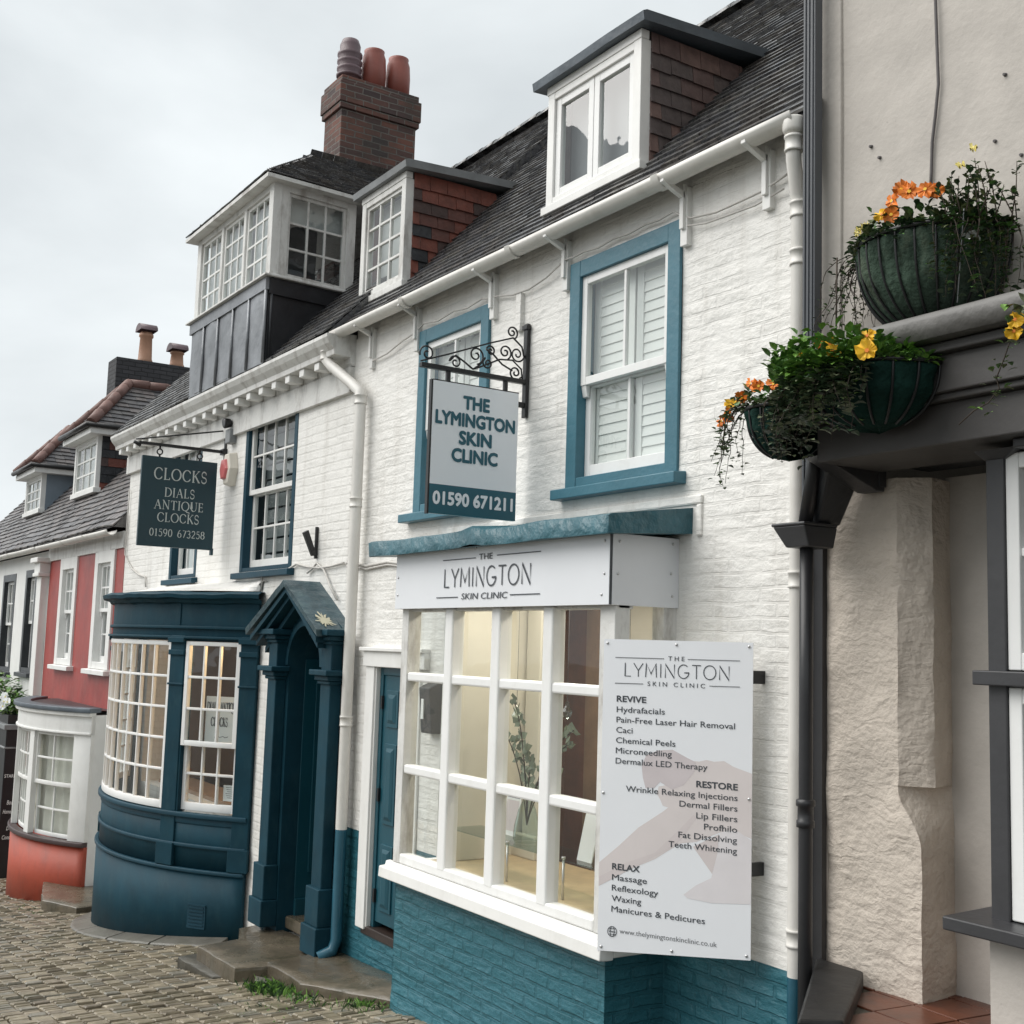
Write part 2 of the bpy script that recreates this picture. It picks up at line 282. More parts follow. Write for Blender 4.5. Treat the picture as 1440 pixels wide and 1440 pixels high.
# ------------------------------------------------------------------ mesh helpers
ORIG = {}
class MB:
    def __init__(s, M=None): s.v = []; s.f = []; s.m = []; s.sm = []; s.M = M; s.mi = 0
    def V(s, p):
        p = Vector(p)
        if s.M is not None: p = s.M @ p
        s.v.append(p); return len(s.v)-1
    def F(s, idx, smooth=False): s.f.append(tuple(idx)); s.m.append(s.mi); s.sm.append(smooth)
    def quad(s, *ps): s.F([s.V(p) for p in ps])
    def box(s, x0, x1, y0, y1, z0, z1):
        i = [s.V(p) for p in ((x0,y0,z0),(x1,y0,z0),(x1,y1,z0),(x0,y1,z0),(x0,y0,z1),(x1,y0,z1),(x1,y1,z1),(x0,y1,z1))]
        for f in ((0,3,2,1),(4,5,6,7),(0,1,5,4),(1,2,6,5),(2,3,7,6),(3,0,4,7)): s.F([i[k] for k in f])
        return s
    def hexa(s, bot, top):
        i = [s.V(p) for p in list(bot)+list(top)]; n = len(bot)
        s.F([i[k] for k in range(n)][::-1]); s.F([i[n+k] for k in range(n)])
        for k in range(n): s.F((i[k], i[(k+1)%n], i[n+(k+1)%n], i[n+k]))
        return s
    def prism(s, poly, fn, w0, w1):
        """extrude a 2D outline: fn(u, v, w) -> point"""
        return s.hexa([fn(u, v, w0) for u, v in poly], [fn(u, v, w1) for u, v in poly])
    def tube(s, pts, r, n=8, caps=True, smooth=True):
        pts = [Vector(p) for p in pts]; rs = r if isinstance(r, (list, tuple)) else [r]*len(pts)
        rings = []; prev = None
        for k, p in enumerate(pts):
            d = (pts[min(k+1, len(pts)-1)]-pts[max(k-1, 0)]).normalized()
            if prev is None:
                a = Vector((0,0,1)) if abs(d.z) < .9 else Vector((1,0,0)); e1 = d.cross(a).normalized()
            else: e1 = (prev-d*prev.dot(d)).normalized()
            prev = e1; e2 = d.cross(e1)
            rings.append([s.V(p+rs[k]*(math.cos(2*math.pi*j/n)*e1+math.sin(2*math.pi*j/n)*e2)) for j in range(n)])
        for a, b in zip(rings, rings[1:]):
            for j in range(n): s.F((a[j], a[(j+1)%n], b[(j+1)%n], b[j]), smooth)
        if caps: s.F(rings[0][::-1]); s.F(rings[-1])
        return s
    def bar(s, a, b, w, h=None): return s.tube([a, b], (w if h is None else w)*.7071, 4, True, False)
    def lathe(s, prof, c, n=16, a0=0, a1=2*math.pi, smooth=True, cap=True):
        full = abs(a1-a0-2*math.pi) < 1e-6; k = n if full else n+1; rings = []
        for r, z in prof:
            rings.append([s.V((c[0]+r*math.cos(a0+(a1-a0)*j/n), c[1]+r*math.sin(a0+(a1-a0)*j/n), c[2]+z)) for j in range(k)])
        for a, b in zip(rings, rings[1:]):
            for j in range(n): s.F((a[j], a[(j+1)%k], b[(j+1)%k], b[j]), smooth)
        if cap and full: s.F(rings[0][::-1]); s.F(rings[-1])
        return s
    def build(s, name, mat, parent=None, loc=None, bevel=0, label=None, mods=None):
        root = ORIG.get(parent.name) if parent else None
        o0 = root if root is not None else Vector(loc if loc is not None else (0,0,0))
        me = bpy.data.meshes.new(name)
        me.from_pydata([tuple(p-o0) for p in s.v], [], s.f)
        mats = mat if isinstance(mat, (list, tuple)) else [mat]
        for m in mats: me.materials.append(m)
        me.polygons.foreach_set('material_index', [min(i, len(mats)-1) for i in s.m])
        me.polygons.foreach_set('use_smooth', s.sm)
        me.update()
        bm = bmesh.new(); bm.from_mesh(me); bmesh.ops.recalc_face_normals(bm, faces=bm.faces); bm.to_mesh(me); bm.free()
        o = bpy.data.objects.new(name, me); col.objects.link(o)
        if parent: o.parent = parent
        else: o.location = o0
        ORIG[o.name] = o0
        if bevel:
            b = o.modifiers.new('bevel', 'BEVEL'); b.width = bevel; b.segments = 2; b.limit_method = 'ANGLE'; b.angle_limit = R(40)
        if label: o['label'] = label
        return o
def tag(o, label=None, cat=None, group=None, kind=None):
    if label: o['label'] = label
    if cat: o['category'] = cat
    if group: o['group'] = group
    if kind: o['kind'] = kind
    return o
def thing(name, label, cat, loc, group=None):
    o = bpy.data.objects.new(name, None); o.empty_display_size = .2; col.objects.link(o); o.location = loc
    ORIG[o.name] = Vector(loc); return tag(o, label, cat, group)
def frame(origin, u, up=(0,0,1)):
    """local (u along the face, depth into it, up) -> world"""
    u = Vector(u).normalized(); up = Vector(up).normalized(); d = up.cross(u)
    m = Matrix((u, d, up)).transposed().to_4x4(); m.translation = Vector(origin); return m

# ------------------------------------------------------------------ lettering
_dg = None
def text(body, parent, mat, origin, u, up=(0,0,1), cap=None, width=None, align='CENTER', weight=0.0, track=1.0, shear=0, off=.003, thick=.0015, name='lettering', squeeze=True):
    """built-in font turned into mesh; origin = baseline point, cap = capital height in metres, width = exact width"""
    cu = bpy.data.curves.new('t', 'FONT'); cu.body = body; cu.size = 1; cu.space_character = track; cu.resolution_u = 3; cu.shear = shear
    o = bpy.data.objects.new('t', cu); col.objects.link(o)
    bpy.context.view_layer.update()
    me = bpy.data.meshes.new_from_object(o.evaluated_get(bpy.context.evaluated_depsgraph_get()))
    bpy.data.objects.remove(o)
    xs = [v.co.x for v in me.vertices]; x0, x1 = min(xs), max(xs)
    k = cap/.70 if cap else width/(x1-x0)
    kx = width/(x1-x0) if width else k
    ax = {'CENTER': (x0+x1)/2, 'LEFT': x0, 'RIGHT': x1}[align]
    u = Vector(u).normalized(); up = Vector(up).normalized(); nrm = u.cross(up)
    b = MB(); shifts = [(0, 0)]
    if weight > 0: shifts += [(weight*math.cos(R(45*i)), weight*math.sin(R(45*i))) for i in range(8)]
    for q, (sx, sy) in enumerate(shifts):
        base = len(b.v)
        for v in me.vertices: b.V(Vector(origin)+u*((v.co.x-ax+sx)*kx)+up*((v.co.y+sy)*k)+nrm*(off+.00008*q))
        for p in me.polygons: b.F([base+i for i in p.vertices])
    bpy.data.meshes.remove(me); bpy.data.curves.remove(cu)
    return b.build(name, mat, parent)
# a stroke alphabet of our own: 'serif' roman capitals and a hairline geometric face
def arc(cx, cy, rx, ry, a0, a1, n=14): return [(cx+rx*math.cos(R(a0+(a1-a0)*i/n)), cy+ry*math.sin(R(a0+(a1-a0)*i/n))) for i in range(n+1)]
T, t_ = .13, .055
GL = {
 'C': (.86, [(arc(.47,.5,.40,.5,42,318), 'o')], [((.78,.72),(.78,.90)), ((.78,.10),(.78,.28))]),
 'L': (.66, [([(.16,0),(.16,1)], T), ([(.16,.025),(.60,.025)], t_)], [((.04,1),(.30,1)), ((.04,0),(.2,0)), ((.60,0),(.60,.2))]),
 'O': (1.0, [(arc(.50,.5,.44,.5,0,360,24), 'o')], []),
 'K': (.82, [([(.16,0),(.16,1)], T), ([(.20,.45),(.68,1)], t_), ([(.34,.58),(.74,0)], T)], [((.04,1),(.29,1)), ((.04,0),(.29,0)), ((.56,1),(.80,1)), ((.62,0),(.84,0))]),
 'S': (.62, [(arc(.31,.75,.22,.25,35,270,12)+arc(.31,.25,.25,.25,90,-145,12), 'm')], [((.51,.74),(.51,.93)), ((.09,.07),(.09,.26))]),
 'D': (.92, [([(.16,0),(.16,1)], T), ([(.16,.975),(.38,.975)], t_), ([(.16,.025),(.38,.025)], t_), (arc(.38,.5,.46,.48,90,-90,14), 'o')], [((.04,1),(.2,1)), ((.04,0),(.2,0))]),
 'I': (.34, [([(.17,0),(.17,1)], T)], [((.04,1),(.30,1)), ((.04,0),(.30,0))]),
 'A': (.90, [([(.12,0),(.45,1)], t_), ([(.45,1),(.80,0)], T), ([(.25,.36),(.67,.36)], t_)], [((.0,0),(.24,0)), ((.66,0),(.92,0))]),
 'N': (.94, [([(.16,0),(.16,1)], t_), ([(.13,1),(.80,0)], T), ([(.79,0),(.79,1)], t_)], [((.02,1),(.2,1)), ((.04,0),(.28,0)), ((.67,1),(.91,1))]),
 'T': (.78, [([(.39,0),(.39,1)], T), ([(.05,.975),(.73,.975)], t_)], [((.26,0),(.52,0)), ((.05,.8),(.05,1)), ((.73,.8),(.73,1))]),
 'Q': (1.0, [(arc(.50,.5,.44,.5,0,360,24), 'o'), ([(.50,.02),(.72,-.14),(1.08,-.24)], T*.8)], []),
 'U': (.90, [([(.17,1),(.17,.32)]+arc(.46,.32,.29,.31,180,270,6), T), (arc(.46,.32,.30,.31,270,360,6)+[(.76,1)], t_)], [((.04,1),(.30,1)), ((.64,1),(.88,1))]),
 'E': (.68, [([(.16,0),(.16,1)], T), ([(.16,.975),(.56,.975)], t_), ([(.16,.52),(.50,.52)], t_), ([(.16,.025),(.60,.025)], t_)], [((.04,1),(.2,1)), ((.04,0),(.2,0)), ((.56,.82),(.56,1)), ((.60,0),(.60,.2)), ((.50,.42),(.50,.62))]),
 '0': (.62, [(arc(.31,.5,.25,.5,0,360,20), 'o')], []),
 '1': (.50, [([(.26,0),(.26,1)], T), ([(.26,1),(.10,.84)], t_)], [((.12,0),(.40,0))]),
 '2': (.60, [(arc(.29,.72,.22,.28,160,-35,10)+[(.07,.05)], T*.75), ([(.07,.045),(.54,.045)], t_*1.7)], []),
 '3': (.58, [(arc(.27,.76,.20,.24,150,-90,10), T*.75), (arc(.27,.28,.24,.28,90,-150,12), T*.75)], []),
 '5': (.58, [([(.15,.97),(.50,.97)], t_*1.6), ([(.15,.97),(.13,.58)], t_), (arc(.27,.32,.24,.32,115,-150,14), T*.75)], []),
 '6': (.62, [(arc(.32,.30,.24,.30,0,360,18), 'o'), (arc(.56,.30,.48,.72,180,108,8), T*.75)], []),
 '7': (.58, [([(.08,.96),(.54,.96),(.22,0)], T*.7)], []),
 '8': (.62, [(arc(.31,.76,.20,.24,0,360,16), 'o'), (arc(.31,.28,.25,.28,0,360,16), 'o')], []),
 '9': (.62, [(arc(.30,.70,.24,.30,0,360,18), 'o'), (arc(.06,.70,.48,.72,0,-72,8), T*.75)], []),
 ' ': (.55, [], []),
}
HAIR = {
 'L': (.62, [[(.08,1),(.08,.02),(.56,.02)]]), 'Y': (.80, [[(.02,1),(.40,.46),(.78,1)], [(.40,.46),(.40,0)]]),
 'M': (1.0, [[(.06,0),(.12,1),(.50,.25),(.88,1),(.94,0)]]), 'I': (.28, [[(.14,0),(.14,1)]]),
 'N': (.90, [[(.09,0),(.09,1),(.81,0),(.81,1)]]), 'G': (1.0, [arc(.50,.5,.44,.5,48,345)+[(.93,.42),(.55,.42)]]),
 'T': (.74, [[(.02,.98),(.72,.98)], [(.37,.98),(.37,0)]]), 'O': (1.06, [arc(.53,.5,.47,.5,0,360,24)]),
}
def strokes(body, parent, mat, origin, u, up, cap, width, face='serif', pen=.05, gap=.09, off=.003, align='CENTER', name='lettering'):
    tot = 0; lay = []
    G = GL if face == 'serif' else HAIR
    for ch in body:
        g = G[ch]; lay.append((tot, g)); tot += g[0]+gap
    tot -= gap; kx = width/tot; s_x = kx/cap
    u = Vector(u).normalized(); up = Vector(up).normalized(); nrm = u.cross(up)
    x_off = {'CENTER': -width/2, 'LEFT': 0, 'RIGHT': -width}[align]
    b = MB(); lift = [0]
    def P(x, y): return Vector(origin)+u*(x*cap+x_off)+up*(y*cap)+nrm*(off+lift[0])
    def ribbon(pts, w):
        pts = [(x*s_x, y) for x, y in pts]; n = len(pts); lift[0] += .00004
        L_, R_ = [], []
        for i, (x, y) in enumerate(pts):
            a = pts[max(i-1, 0)]; c = pts[min(i+1, n-1)]
            dx, dy = (c[0]-a[0]), (c[1]-a[1]); d = math.hypot(dx, dy) or 1; nx, ny = -dy/d, dx/d
            if w == 'o': ww = t_+(T-t_)*abs(nx)**1.3
            elif w == 'm': ww = t_+(T-t_)*max(0, 1-abs(nx))**.6
            else: ww = w
            m = 1.0
            if 0 < i < n-1:
                d1 = Vector((x-a[0], y-a[1])).normalized(); d2 = Vector((c[0]-x, c[1]-y)).normalized()
                m = min(2.2, 1/max(.45, math.cos(d1.angle(d2, 0)/2)))
            L_.append(b.V(P(x+nx*ww/2*m, y+ny*ww/2*m))); R_.append(b.V(P(x-nx*ww/2*m, y-ny*ww/2*m)))
        for i in range(n-1): b.F((L_[i], R_[i], R_[i+1], L_[i+1]))
    for x0, g in lay:
        if face == 'serif':
            for pts, w in g[1]: ribbon([(x0+x, y) for x, y in pts], w)
            for a, c in g[2]: ribbon([(x0+a[0], a[1]), (x0+c[0], c[1])], t_)
        else:
            for pts in g[1]: ribbon([(x0+x, y) for x, y in pts], pen)
    return b.build(name, mat, parent)

# ------------------------------------------------------------------ building kit
def wall_shell(name, mat, parent, x0, x1, z0, z1, holes, yb, reveal=.22, wob=.006, step=.3, zsplit=None):
    """front wall with openings (x0,x1,z0,z1), reveals, two side walls and a back wall: one mesh"""
    b = MB()
    xs = {x0, x1}; zs = {z0, z1}
    for h in holes: xs |= {h[0], h[1]}; zs |= {h[2], h[3]}
    if zsplit is not None: zs.add(zsplit)
    def fill(s):
        s = sorted(s); o = []
        for a, c in zip(s, s[1:]):
            n = max(1, int(round((c-a)/step))); o += [a+(c-a)*i/n for i in range(n)]
        return o+[s[-1]]
    xs, zs = fill(xs), fill(zs)
    W = lambda x, z: wob*2*noise.noise((x*.8, z*.8, 3.1))
    idx = {}
    def g(i, j):
        if (i, j) not in idx: idx[i, j] = b.V((xs[i], W(xs[i], zs[j]), zs[j]))
        return idx[i, j]
    for i in range(len(xs)-1):
        for j in range(len(zs)-1):
            cx, cz = (xs[i]+xs[i+1])/2, (zs[j]+zs[j+1])/2
            if any(h[0] < cx < h[1] and h[2] < cz < h[3] for h in holes): continue
            b.mi = 1 if (zsplit is not None and cz < zsplit) else 0
            b.F((g(i,j), g(i+1,j), g(i+1,j+1), g(i,j+1)), True)
    for h in holes:
        a, c, d, e = h[:4]
        b.mi = 0
        for p, q in (((a,d),(a,e)), ((a,e),(c,e)), ((c,e),(c,d)), ((c,d),(a,d))):
            b.quad((p[0], W(*p), p[1]), (q[0], W(*q), q[1]), (q[0], reveal, q[1]), (p[0], reveal, p[1]))
    b.mi = 0
    b.quad((x0,0,z0),(x0,0,z1),(x0,yb,z1),(x0,yb,z0)); b.quad((x1,0,z0),(x1,0,z1),(x1,yb,z1),(x1,yb,z0)); b.quad((x0,yb,z0),(x0,yb,z1),(x1,yb,z1),(x1,yb,z0))
    return b.build(name, mat, parent)

def tiles(b, P, u, up, nrm, ext, V, gauge=.1, tw=.165, th=.014, nm=3, jit=1.0, weights=None):
    """courses of separate tiles; ext(v) -> (u0, u1) limits of the course at height v"""
    P, u, up, nrm = Vector(P), Vector(u).normalized(), Vector(up).normalized(), Vector(nrm).normalized()
    n = int(V/gauge)
    for i in range(n+1):
        v0 = i*gauge; e = ext(v0+gauge*.5)
        if e is None: continue
        ua, ub = e; x = ua-(i % 2)*tw*.5-random.random()*.02
        wave = lambda x: .006*jit*noise.noise((x*1.3, v0*1.7, 5.0))+.010*jit*noise.noise((x*.5, v0*.6, 9.0))
        while x < ub:
            w = tw*random.uniform(.93, 1.06); a, c = max(x, ua), min(x+w-.004, ub); x += w
            if c-a < .02: continue
            b.mi = random.choices(range(nm), weights)[0] if weights else random.randrange(nm)
            dv = random.uniform(-.007, .007)*jit; r1, r2 = random.uniform(0, .006)*jit, random.uniform(0, .006)*jit
            v1 = v0+gauge*1.25
            q = lambda s, t, h: P+u*s+up*t+nrm*(h+wave(s))
            b.hexa([q(a, v0+dv, .002), q(c, v0+dv, .002), q(c, v1, -.012), q(a, v1, -.012)],
                   [q(a, v0+dv, th+r1), q(c, v0+dv, th+r2), q(c, v1, 0), q(a, v1, 0)])

def sash_window(parent, M, w, h, frame_mat=WHITE, sash_mat=CLEANWHITE, fw=.09, proud=.02, recess=.06, cols=2, rt=1, rb=1, split=.5,
                glass=GLASS, bar=.022, stile=.045, sill=None, sill_mat=None, back='curtain', horns=False, casement=False, name='window', inner_depth=.10, dark=DARKROOM, back_h=1.0):
    """M: local frame, origin at the outer lower left corner of the frame. part window > sash, pane, sill, blind"""
    b = MB(M)
    b.box(0, fw, -proud, .14, 0, h).box(w-fw, w, -proud, .14, 0, h).box(fw, w-fw, -proud+.001, .14, h-fw, h).box(fw, w-fw, -proud+.004, .14, 0, fw*.55)
    win = b.build(name, frame_mat, parent, bevel=.004)
    x0, x1, z0, z1 = fw, w-fw, fw*.55, h-fw
    def sash(xa, xb, za, zb, v, nc, nr, bottom=.0):
        s = MB(M); st = stile
        s.box(xa, xa+st, v, v+.04, za, zb).box(xb-st, xb, v, v+.04, za, zb).box(xa+st, xb-st, v+.001, v+.04, zb-st, zb).box(xa+st, xb-st, v+.001, v+.04, za, za+st+bottom)
        gx0, gx1, gz0, gz1 = xa+st, xb-st, za+st+bottom, zb-st
        for i in range(1, nc):
            c = gx0+(gx1-gx0)*i/nc; s.box(c-bar/2, c+bar/2, v+.006, v+.034, gz0, gz1)
        for j in range(1, nr):
            c = gz0+(gz1-gz0)*j/nr; s.box(gx0, gx1, v+.0075, v+.0325, c-bar/2, c+bar/2)
        if horns:
            for hx in (xa, xb-st): s.prism([(0, 0), (0, -.075), (.02, -.07), (.03, -.03), (.036, 0)], lambda a, c, t: (hx+t*st, v+.002+(.04-a)*.9, za+c), .02, .98)
        s.build('sash', sash_mat, win, bevel=.003)
        g = MB(M); g.quad((gx0-.004, v+.02, gz0-.004), (gx1+.004, v+.02, gz0-.004), (gx1+.004, v+.02, gz1+.004), (gx0-.004, v+.02, gz1+.004))
        g.build('pane', glass, win)
    if casement:
        for k in range(casement):
            xa = x0+(x1-x0)*k/casement; xb = x0+(x1-x0)*(k+1)/casement
            sash(xa+.003, xb-.003, z0, z1, recess, cols, rt)
    else:
        zm = z0+(z1-z0)*split
        hn = horns; horns = False
        sash(x0, x1, z0, zm+.02, recess+.045, cols, rb, .03)
        horns = hn
        sash(x0, x1, zm-.02, z1, recess, cols, rt)
    d = recess+.09+inner_depth
    if back == 'shutter':
        s = MB(M); npn = 2; g = .06
        for k in range(npn):
            xa = x0+(x1-x0)*k/npn+.01; xb = x0+(x1-x0)*(k+1)/npn-.01
            s.box(xa, xa+g, d, d+.03, z0, z1).box(xb-g, xb, d, d+.03, z0, z1)
            zz = z0+.02
            while zz < z1-.06:
                s.hexa([(xa+g, d+.004, zz), (xb-g, d+.004, zz), (xb-g, d+.012, zz), (xa+g, d+.012, zz)], [(xa+g, d+.014, zz+.07), (xb-g, d+.014, zz+.07), (xb-g, d+.022, zz+.07), (xa+g, d+.022, zz+.07)])
                zz += .062
        s.build('shutter', SHUTTER, win)
    elif back in ('curtain', 'blind'):
        s = MB(M); n = 60
        mt = CURTAIN if back == 'curtain' else GREYCURTAIN
        rows = []
        for i in range(n+1):
            x = x0+(x1-x0)*i/n; dd = d+.018*math.sin(i*1.1+.7*math.sin(i*.31)) if back == 'curtain' else d
            rows.append((s.V((x, dd, z1-(z1-z0)*back_h)), s.V((x, dd, z1))))
        for p, q in zip(rows, rows[1:]): s.F((p[0], q[0], q[1], p[1]), True)
        s.build('curtain' if back == 'curtain' else 'blind', mt, win)
    elif back == 'dark':
        s = MB(M)
        for i in range(10):
            zz = z0+(z1-z0)*i/10; s.box(x0+.02, x1-.02, d+.05, d+.07, zz+.012, zz+(z1-z0)/10-.012)
        s.build('blind', DARKBLIND, win)
    r = MB(M); q = d+.35
    r.quad((x0-.05, q, z0-.05), (x1+.05, q, z0-.05), (x1+.05, q, z1+.05), (x0-.05, q, z1+.05))
    for a, c in (((x0-.05, z0-.05), (x1+.05, z0-.05)), ((x1+.05, z0-.05), (x1+.05, z1+.05)), ((x1+.05, z1+.05), (x0-.05, z1+.05)), ((x0-.05, z1+.05), (x0-.05, z0-.05))):
        r.quad((a[0], .141, a[1]), (c[0], .141, c[1]), (c[0], q, c[1]), (a[0], q, a[1]))
    r.build('room', dark, win)
    if sill:
        ex, pr, th = sill
        s = MB(M); s.hexa([(-ex, -pr, -th), (w+ex, -pr, -th), (w+ex, .05, -th), (-ex, .05, -th)], [(-ex, -pr, -.012), (w+ex, -pr, -.012), (w+ex, .05, .0), (-ex, .05, .0)])
        s.build('sill', sill_mat or frame_mat, win, bevel=.006)
    return win

class Arc:
    """bow in plan: angle 0 faces the street"""
    def __init__(s, cx, cy, r): s.cx, s.cy, s.r = cx, cy, r
    def at(s, th, d, z): return (s.cx+(s.r+d)*math.sin(R(th)), s.cy-(s.r+d)*math.cos(R(th)), z)
    def box(s, b, t0, t1, d0, d1, z0, z1, n=None, zf=None):
        n = n or max(1, int(abs(t1-t0)/2.5)); sm = n > 1
        ring = []
        for i in range(n+1):
            t = t0+(t1-t0)*i/n; za = zf(t) if zf else z0
            ring.append([b.V(s.at(t, d1, za)), b.V(s.at(t, d0, za)), b.V(s.at(t, d0, z1)), b.V(s.at(t, d1, z1))])
        for p, q in zip(ring, ring[1:]):
            for k in range(4): b.F((p[k], p[(k+1)%4], q[(k+1)%4], q[k]), sm and k in (1, 3))
        b.F(ring[0]); b.F(ring[-1][::-1]); return b
    def sheet(s, b, t0, t1, d, z0, z1, n=12):
        ring = [(b.V(s.at(t0+(t1-t0)*i/n, d, z0)), b.V(s.at(t0+(t1-t0)*i/n, d, z1))) for i in range(n+1)]
        for p, q in zip(ring, ring[1:]): b.F((p[0], q[0], q[1], p[1]), True)

def ground_z(x): return -1.6+.1095*x if x > -40 else -5.98
def pavers_z(x, y): return ground_z(x)

# ------------------------------------------------------------------ the street
def make_street():
    b = MB(); xs = [-400, -120, -60, -40]+[-39+i for i in range(60)]+[40, 120, 400]; ys = [-400, -60, -20, -8, -4, -2, 0, 1, 8, 40, 400]
    zf = lambda x: ground_z(max(-40, min(21, x)))
    g = [[b.V((x, y, zf(x)-.012)) for y in ys] for x in xs]
    for i in range(len(xs)-1):
        for j in range(len(ys)-1): b.F((g[i][j], g[i+1][j], g[i+1][j+1], g[i][j+1]), True)
    tag(b.build('street', GROUT), kind='structure')
    s = MB(); y = -4.6; row = 0
    while y < .02:
        rw = random.uniform(.115, .145); x = -23.5+random.random()*.1
        while x < -5.0:
            ln = random.uniform(.058, .088)*(1 if x > -17 else 1.5)
            wob = .05*noise.noise((x*.35, y*.4, 1)); g = .007+.005*random.random()
            ya, yb_ = y+wob+g*.6, y+rw+wob-g*.6; xa, xb = x+g*.5, x+ln-g*.5
            dip = .016*noise.noise((x*.9, y*.9, 4))
            z = lambda q: ground_z(q)+dip
            hz = random.uniform(.0, .016); tl = random.uniform(-.005, .005); bv = random.uniform(.005, .010)
            s.mi = random.choices(range(4), (4, 4, 2, 2))[0]
            j = lambda: random.uniform(-.005, .005)
            base = [(xa+j(), ya+j(), z(xa)-.03), (xb+j(), ya+j(), z(xb)-.03), (xb+j(), yb_+j(), z(xb)-.03), (xa+j(), yb_+j(), z(xa)-.03)]
            mid = [(p[0], p[1], p[2]+.03+hz-.004) for p in base]
            cx, cy = (xa+xb)/2, (ya+yb_)/2
            top = [(p[0]+(cx-p[0])*bv/(ln/2)*.8, p[1]+(cy-p[1])*bv/(rw/2), p[2]+.008+(tl if k in (0, 3) else -tl)) for k, p in enumerate(mid)]
            B = [s.V(p) for p in base]; M_ = [s.V(p) for p in mid]; T_ = [s.V(p) for p in top]
            for k in range(4):
                s.F((B[k], B[(k+1)%4], M_[(k+1)%4], M_[k])); s.F((M_[k], M_[(k+1)%4], T_[(k+1)%4], T_[k]))
            s.F(T_)
            x += ln
        y += rw; row += 1
    tag(s.build('cobbles', SETT), kind='structure')
make_street()

# ================================================================== white clinic house
ROOFT = 1.05; RN = (0, -ROOFT, 1)
RU = Vector((0, 1, ROOFT)).normalized()
def roof_z(y): return 2.63+ROOFT*(y+.12)
EAVE_L = 4.6
clinic = thing('white_brick_house', 'whitewashed brick house with teal painted base, square shop bay and two tall blue framed windows', 'house', (-6.6, 0, -2.35))
CW0, CW1 = -9.17, -4.10
RWIN = (-6.05, -5.00, .985, 2.41); LWIN = (-8.03, -7.02, .985, 2.385); CDOOR = (-8.60, -7.80, -2.16, -.18); CBAY = (-7.25, -5.12, -1.46, .56)
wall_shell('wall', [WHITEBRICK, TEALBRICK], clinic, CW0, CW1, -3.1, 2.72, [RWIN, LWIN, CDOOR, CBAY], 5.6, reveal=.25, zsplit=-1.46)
# roof
def house_roof(parent, x0, x1, eave_z, eave_y, tan, length, mats, ridge_y, gauge=.1, tw=.165, x_clip=None, name='roof', th=.014, jit=1.0):
    b = MB(); up = Vector((0, 1, tan)).normalized(); nr = Vector((0, -tan, 1)).normalized()
    P = Vector((0, eave_y, eave_z))
    def ext(v):
        return (x0, x1) if v < length else None
    tiles(b, P, (1, 0, 0), up, nr, ext, length, gauge, tw, th, len(mats), jit)
    b.mi = 0
    e = P+up*length
    b.quad((x0, eave_y, eave_z-.02), (x1, eave_y, eave_z-.02), (x1, e.y, e.z-.02), (x0, e.y, e.z-.02))
    b.quad((x0, e.y, e.z), (x1, e.y, e.z), (x1, e.y*2+.3, eave_z), (x0, e.y*2+.3, eave_z))
    b.quad((x0, eave_y, eave_z-.02), (x0, e.y, e.z), (x0, e.y*2+.3, eave_z)); b.quad((x1, eave_y, eave_z-.02), (x1, e.y, e.z), (x1, e.y*2+.3, eave_z))
    return b.build(name, mats, parent)
rf = house_roof(clinic, -9.3, -3.92, 2.63, -.13, ROOFT, 4.22, SLATE, 2.8)
def ridge(parent, x0, x1, y, z, mat, sag=0):
    b = MB(); x = x0
    while x < x1:
        n = 7; ring = []
        for k in range(n+1):
            a = math.pi*k/n
            ring.append(((y-.13*math.cos(a)), z+.09*math.sin(a)-.03))
        xa, xb = x, min(x+.30, x1); dz = -sag*math.sin(math.pi*(x-x0)/(x1-x0))+random.uniform(-.006, .006)
        r1 = [b.V((xa, p[0], p[1]+dz)) for p in ring]; r2 = [b.V((xb-.008, p[0], p[1]+dz+.008)) for p in ring]
        for k in range(n): b.F((r1[k], r1[k+1], r2[k+1], r2[k]), True)
        b.F(r1); b.F(r2[::-1]); x += .30
    return b.build('ridge', mat, parent)
ridge(rf, -9.3, -3.92, -.13+RU.y*4.22, 2.63+RU.z*4.22, SLATE[1])
# eaves gutter with its timber brackets
def gutter(parent, x0, x1, y, z, r, mat, joints=()):
    b = MB(); n = 8; prof = [(y-r*math.cos(math.pi*k/n), z-r*math.sin(math.pi*k/n)) for k in range(n+1)]+[(y+r*.86*math.cos(math.pi*k/n), z-r*.86*math.sin(math.pi*k/n)) for k in range(n+1)]
    N_ = len(prof); seg = 14; rows = []
    for i in range(seg+1):
        x = x0+(x1-x0)*i/seg; dz = .006*noise.noise((x, 0, 2))
        rows.append([b.V((x, p[0], p[1]+dz)) for p in prof])
    for p, q in zip(rows, rows[1:]):
        for k in range(N_): b.F((p[k], p[(k+1)%N_], q[(k+1)%N_], q[k]), True)
    b.F(rows[0]); b.F(rows[-1][::-1])
    for jx in joints:
        pr = [(y-(r+.008)*math.cos(math.pi*k/n), z-(r+.008)*math.sin(math.pi*k/n)) for k in range(n+1)]
        a = [b.V((jx-.03, p[0], p[1])) for p in pr]; c = [b.V((jx+.03, p[0], p[1])) for p in pr]
        for k in range(n): b.F((a[k], a[k+1], c[k+1], c[k]), True)
    return b.build('gutter', mat, parent)
gt = gutter(clinic, -9.30, -3.99, -.15, 2.615, .062, PVC, (-8.0, -6.5, -5.0))
